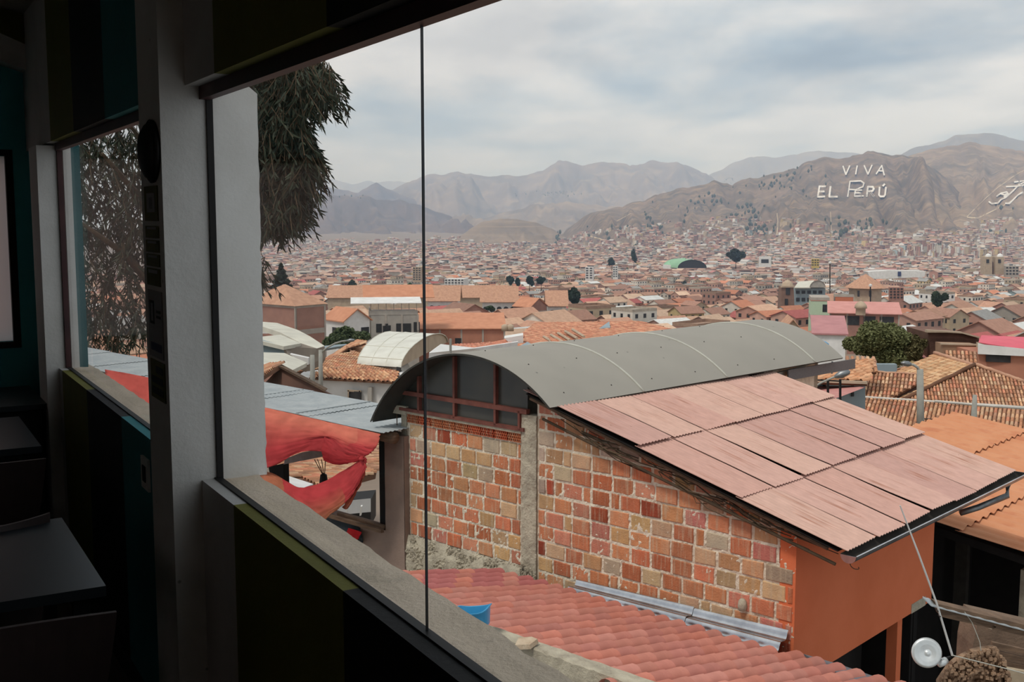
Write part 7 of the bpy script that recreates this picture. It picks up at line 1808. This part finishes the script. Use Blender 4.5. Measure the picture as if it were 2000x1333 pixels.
# far town and the houses that climb the hillsides: seen as specks
def dens(x, y):
    lo = np.interp(x, [480, 700, 830, 900, 960, 1080, 1130, 1250, 1400, 1500, 1600, 1700, 1780, 1860, 1950, 2050], [470, 466, 466, 462, 480, 468, 455, 440, 425, 425, 440, 445, 455, 440, 425, 430])
    full = np.interp(x, [480, 900, 1100, 1250, 1400, 1600, 1800, 2050], [480, 476, 485, 495, 495, 492, 480, 462])
    if y < lo: return 0
    if y > full: return 1.0
    cl = mnoise.noise(Vector((x * 0.02, y * 0.05, 3)))
    return max(0, min(1, 0.10 + 0.9 * ((y - lo) / (full - lo)) ** 1.3 + cl * 0.9))
n_far = 0; tries = 0
while n_far < 10500 and tries < 60000:
    tries += 1
    x = random.uniform(490, 2030); y = random.uniform(415, 556)
    if random.random() > dens(x, y): continue
    P, n_ = hit(x, y, 300)
    if P is None or P.y < 1020: continue
    if n_.z < 0.2 and False: continue
    s_ = random.uniform(0.6, 1.0); w, l = random.uniform(8, 15) * s_, random.uniform(6, 10) * s_
    nst = random.choice([1, 1, 2, 2, 3]) if y > 470 else random.choice([1, 1, 2]); h = 2.8 * nst * s_
    fl = random.random() < 0.5
    wv, rv = gable(w, l, h, l * 0.2, 0.3, False) if not fl else (box(-w / 2, w / 2, -l / 2, l / 2, -6, h), box(-w / 2 - .1, w / 2 + .1, -l / 2 - .1, l / 2 + .1, h, h + 0.5))
    M4 = Matrix.Translation(P + Vector((0, 0, 0.5))) @ Matrix.Rotation(random.choice([0.66, 2.23]) + random.gauss(0, 0.25), 4, 'Z')
    wc, wn = pick(WALLC); rc, rn = pick(ROOFC)
    if fl: rc = random.choice([wc, lin((196, 190, 182)), lin((170, 146, 132))])
    else: rc = tuple(a * .65 + b * .35 for a, b in zip(rc, lin((190, 168, 156))))  # far pitched roofs mixed towards pinkish grey, haze put into the colour
    emit(wv, M4, wc); emit(rv, M4, rc)
    if nst > 1 and random.random() < 0.6:
        for st_ in range(nst):
            z0 = h - (st_ + 1) * 2.6 * s_ + 0.8
            emit(box(-w / 2 + 1, w / 2 - 1, -l / 2 - 0.08, l / 2 + 0.08, z0, z0 + 1.0), M4, lin((70, 64, 62)))
    n_far += 1
flush('hillside_houses', 'specks of brick and white houses spreading up the far hillsides', 'houses')
print('far', n_far, tries)
# ---- scattered trees of the far slopes, seen as dark specks
M_fartree = mat('far_tree_green', (80, 88, 66), (62, 70, 54), 0.95, 0.2, 0.0, 1)
def blob(c, rx, rz, seed, n=6, m=5):
    V = []; F = []
    for j in range(m + 1):
        ph = math.pi * j / m
        for i in range(n):
            th = 2 * math.pi * i / n; k = 1 + 0.35 * mnoise.noise(Vector((i * 1.7, j * 1.3, seed)))
            V.append((c[0] + rx * k * math.sin(ph) * math.cos(th), c[1] + rx * k * math.sin(ph) * math.sin(th), c[2] + rz * (1 - math.cos(ph)) * k))
    F = [(j * n + i, j * n + (i + 1) % n, (j + 1) * n + (i + 1) % n, (j + 1) * n + i) for j in range(m) for i in range(n)]
    return V, F
TT = []
def clump(x0, y0, sx, sy, n, hmin=5, hmax=11):
    for k in range(n):
        x, y = random.gauss(x0, sx), random.gauss(y0, sy); P, _ = hit(x, y, 500)
        if P is None: continue
        h = random.uniform(hmin, hmax) * (1.3 if P.y > 2000 else 0.9); TT.append(blob(P, h * random.uniform(0.16, 0.36), h * 0.38, k))
for a in ((1265, 435, 8, 10, 14), (1285, 450, 4, 6, 6), (1460, 410, 22, 8, 26), (1475, 440, 10, 10, 18), (1500, 450, 8, 6, 10), (1400, 390, 20, 8, 14), (1550, 345, 30, 12, 24), (1500, 362, 25, 8, 24), (1425, 352, 12, 5, 14), (1350, 410, 30, 12, 16),
          (1600, 445, 50, 12, 22), (1665, 455, 20, 8, 10), (1700, 440, 20, 10, 10), (1240, 500, 6, 8, 10), (1180, 520, 30, 15, 14), (1088, 465, 3, 8, 8), (1060, 380, 26, 3, 22), (1100, 378, 20, 3, 14), (620, 376, 12, 1.5, 6), (705, 384, 30, 2, 8), (560, 505, 14, 6, 8),
          (660, 505, 30, 8, 12), (740, 520, 60, 14, 20), (900, 520, 50, 18, 22), (1560, 520, 60, 14, 26), (1750, 520, 50, 14, 18), (1850, 500, 60, 14, 16), (1950, 440, 30, 20, 8), (1470, 530, 30, 14, 16), (1340, 520, 30, 10, 12), (1200, 460, 40, 10, 14)):
    clump(*a)
for k in range(160):
    clump(random.uniform(500, 2000), random.uniform(500, 600), 2, 2, 1, 4, 8)
V, F = join(*TT)
o = mk('distant_trees', (V, F), M_fartree, smooth=True); tag(o, 'dark scattered trees of the far town and hill slopes', 'trees', None, 'stuff')
# ================================================================== HAZE over the valley
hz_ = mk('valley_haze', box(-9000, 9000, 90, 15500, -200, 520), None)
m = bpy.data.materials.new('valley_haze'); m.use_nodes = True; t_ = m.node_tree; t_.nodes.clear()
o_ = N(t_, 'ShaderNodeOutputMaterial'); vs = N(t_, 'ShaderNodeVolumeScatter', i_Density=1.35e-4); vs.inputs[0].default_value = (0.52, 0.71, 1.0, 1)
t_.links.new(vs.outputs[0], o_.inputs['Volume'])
hz_.data.materials.append(m); tag(hz_, 'thin grey-blue haze lying over the valley and mountains', 'haze', None, 'stuff')
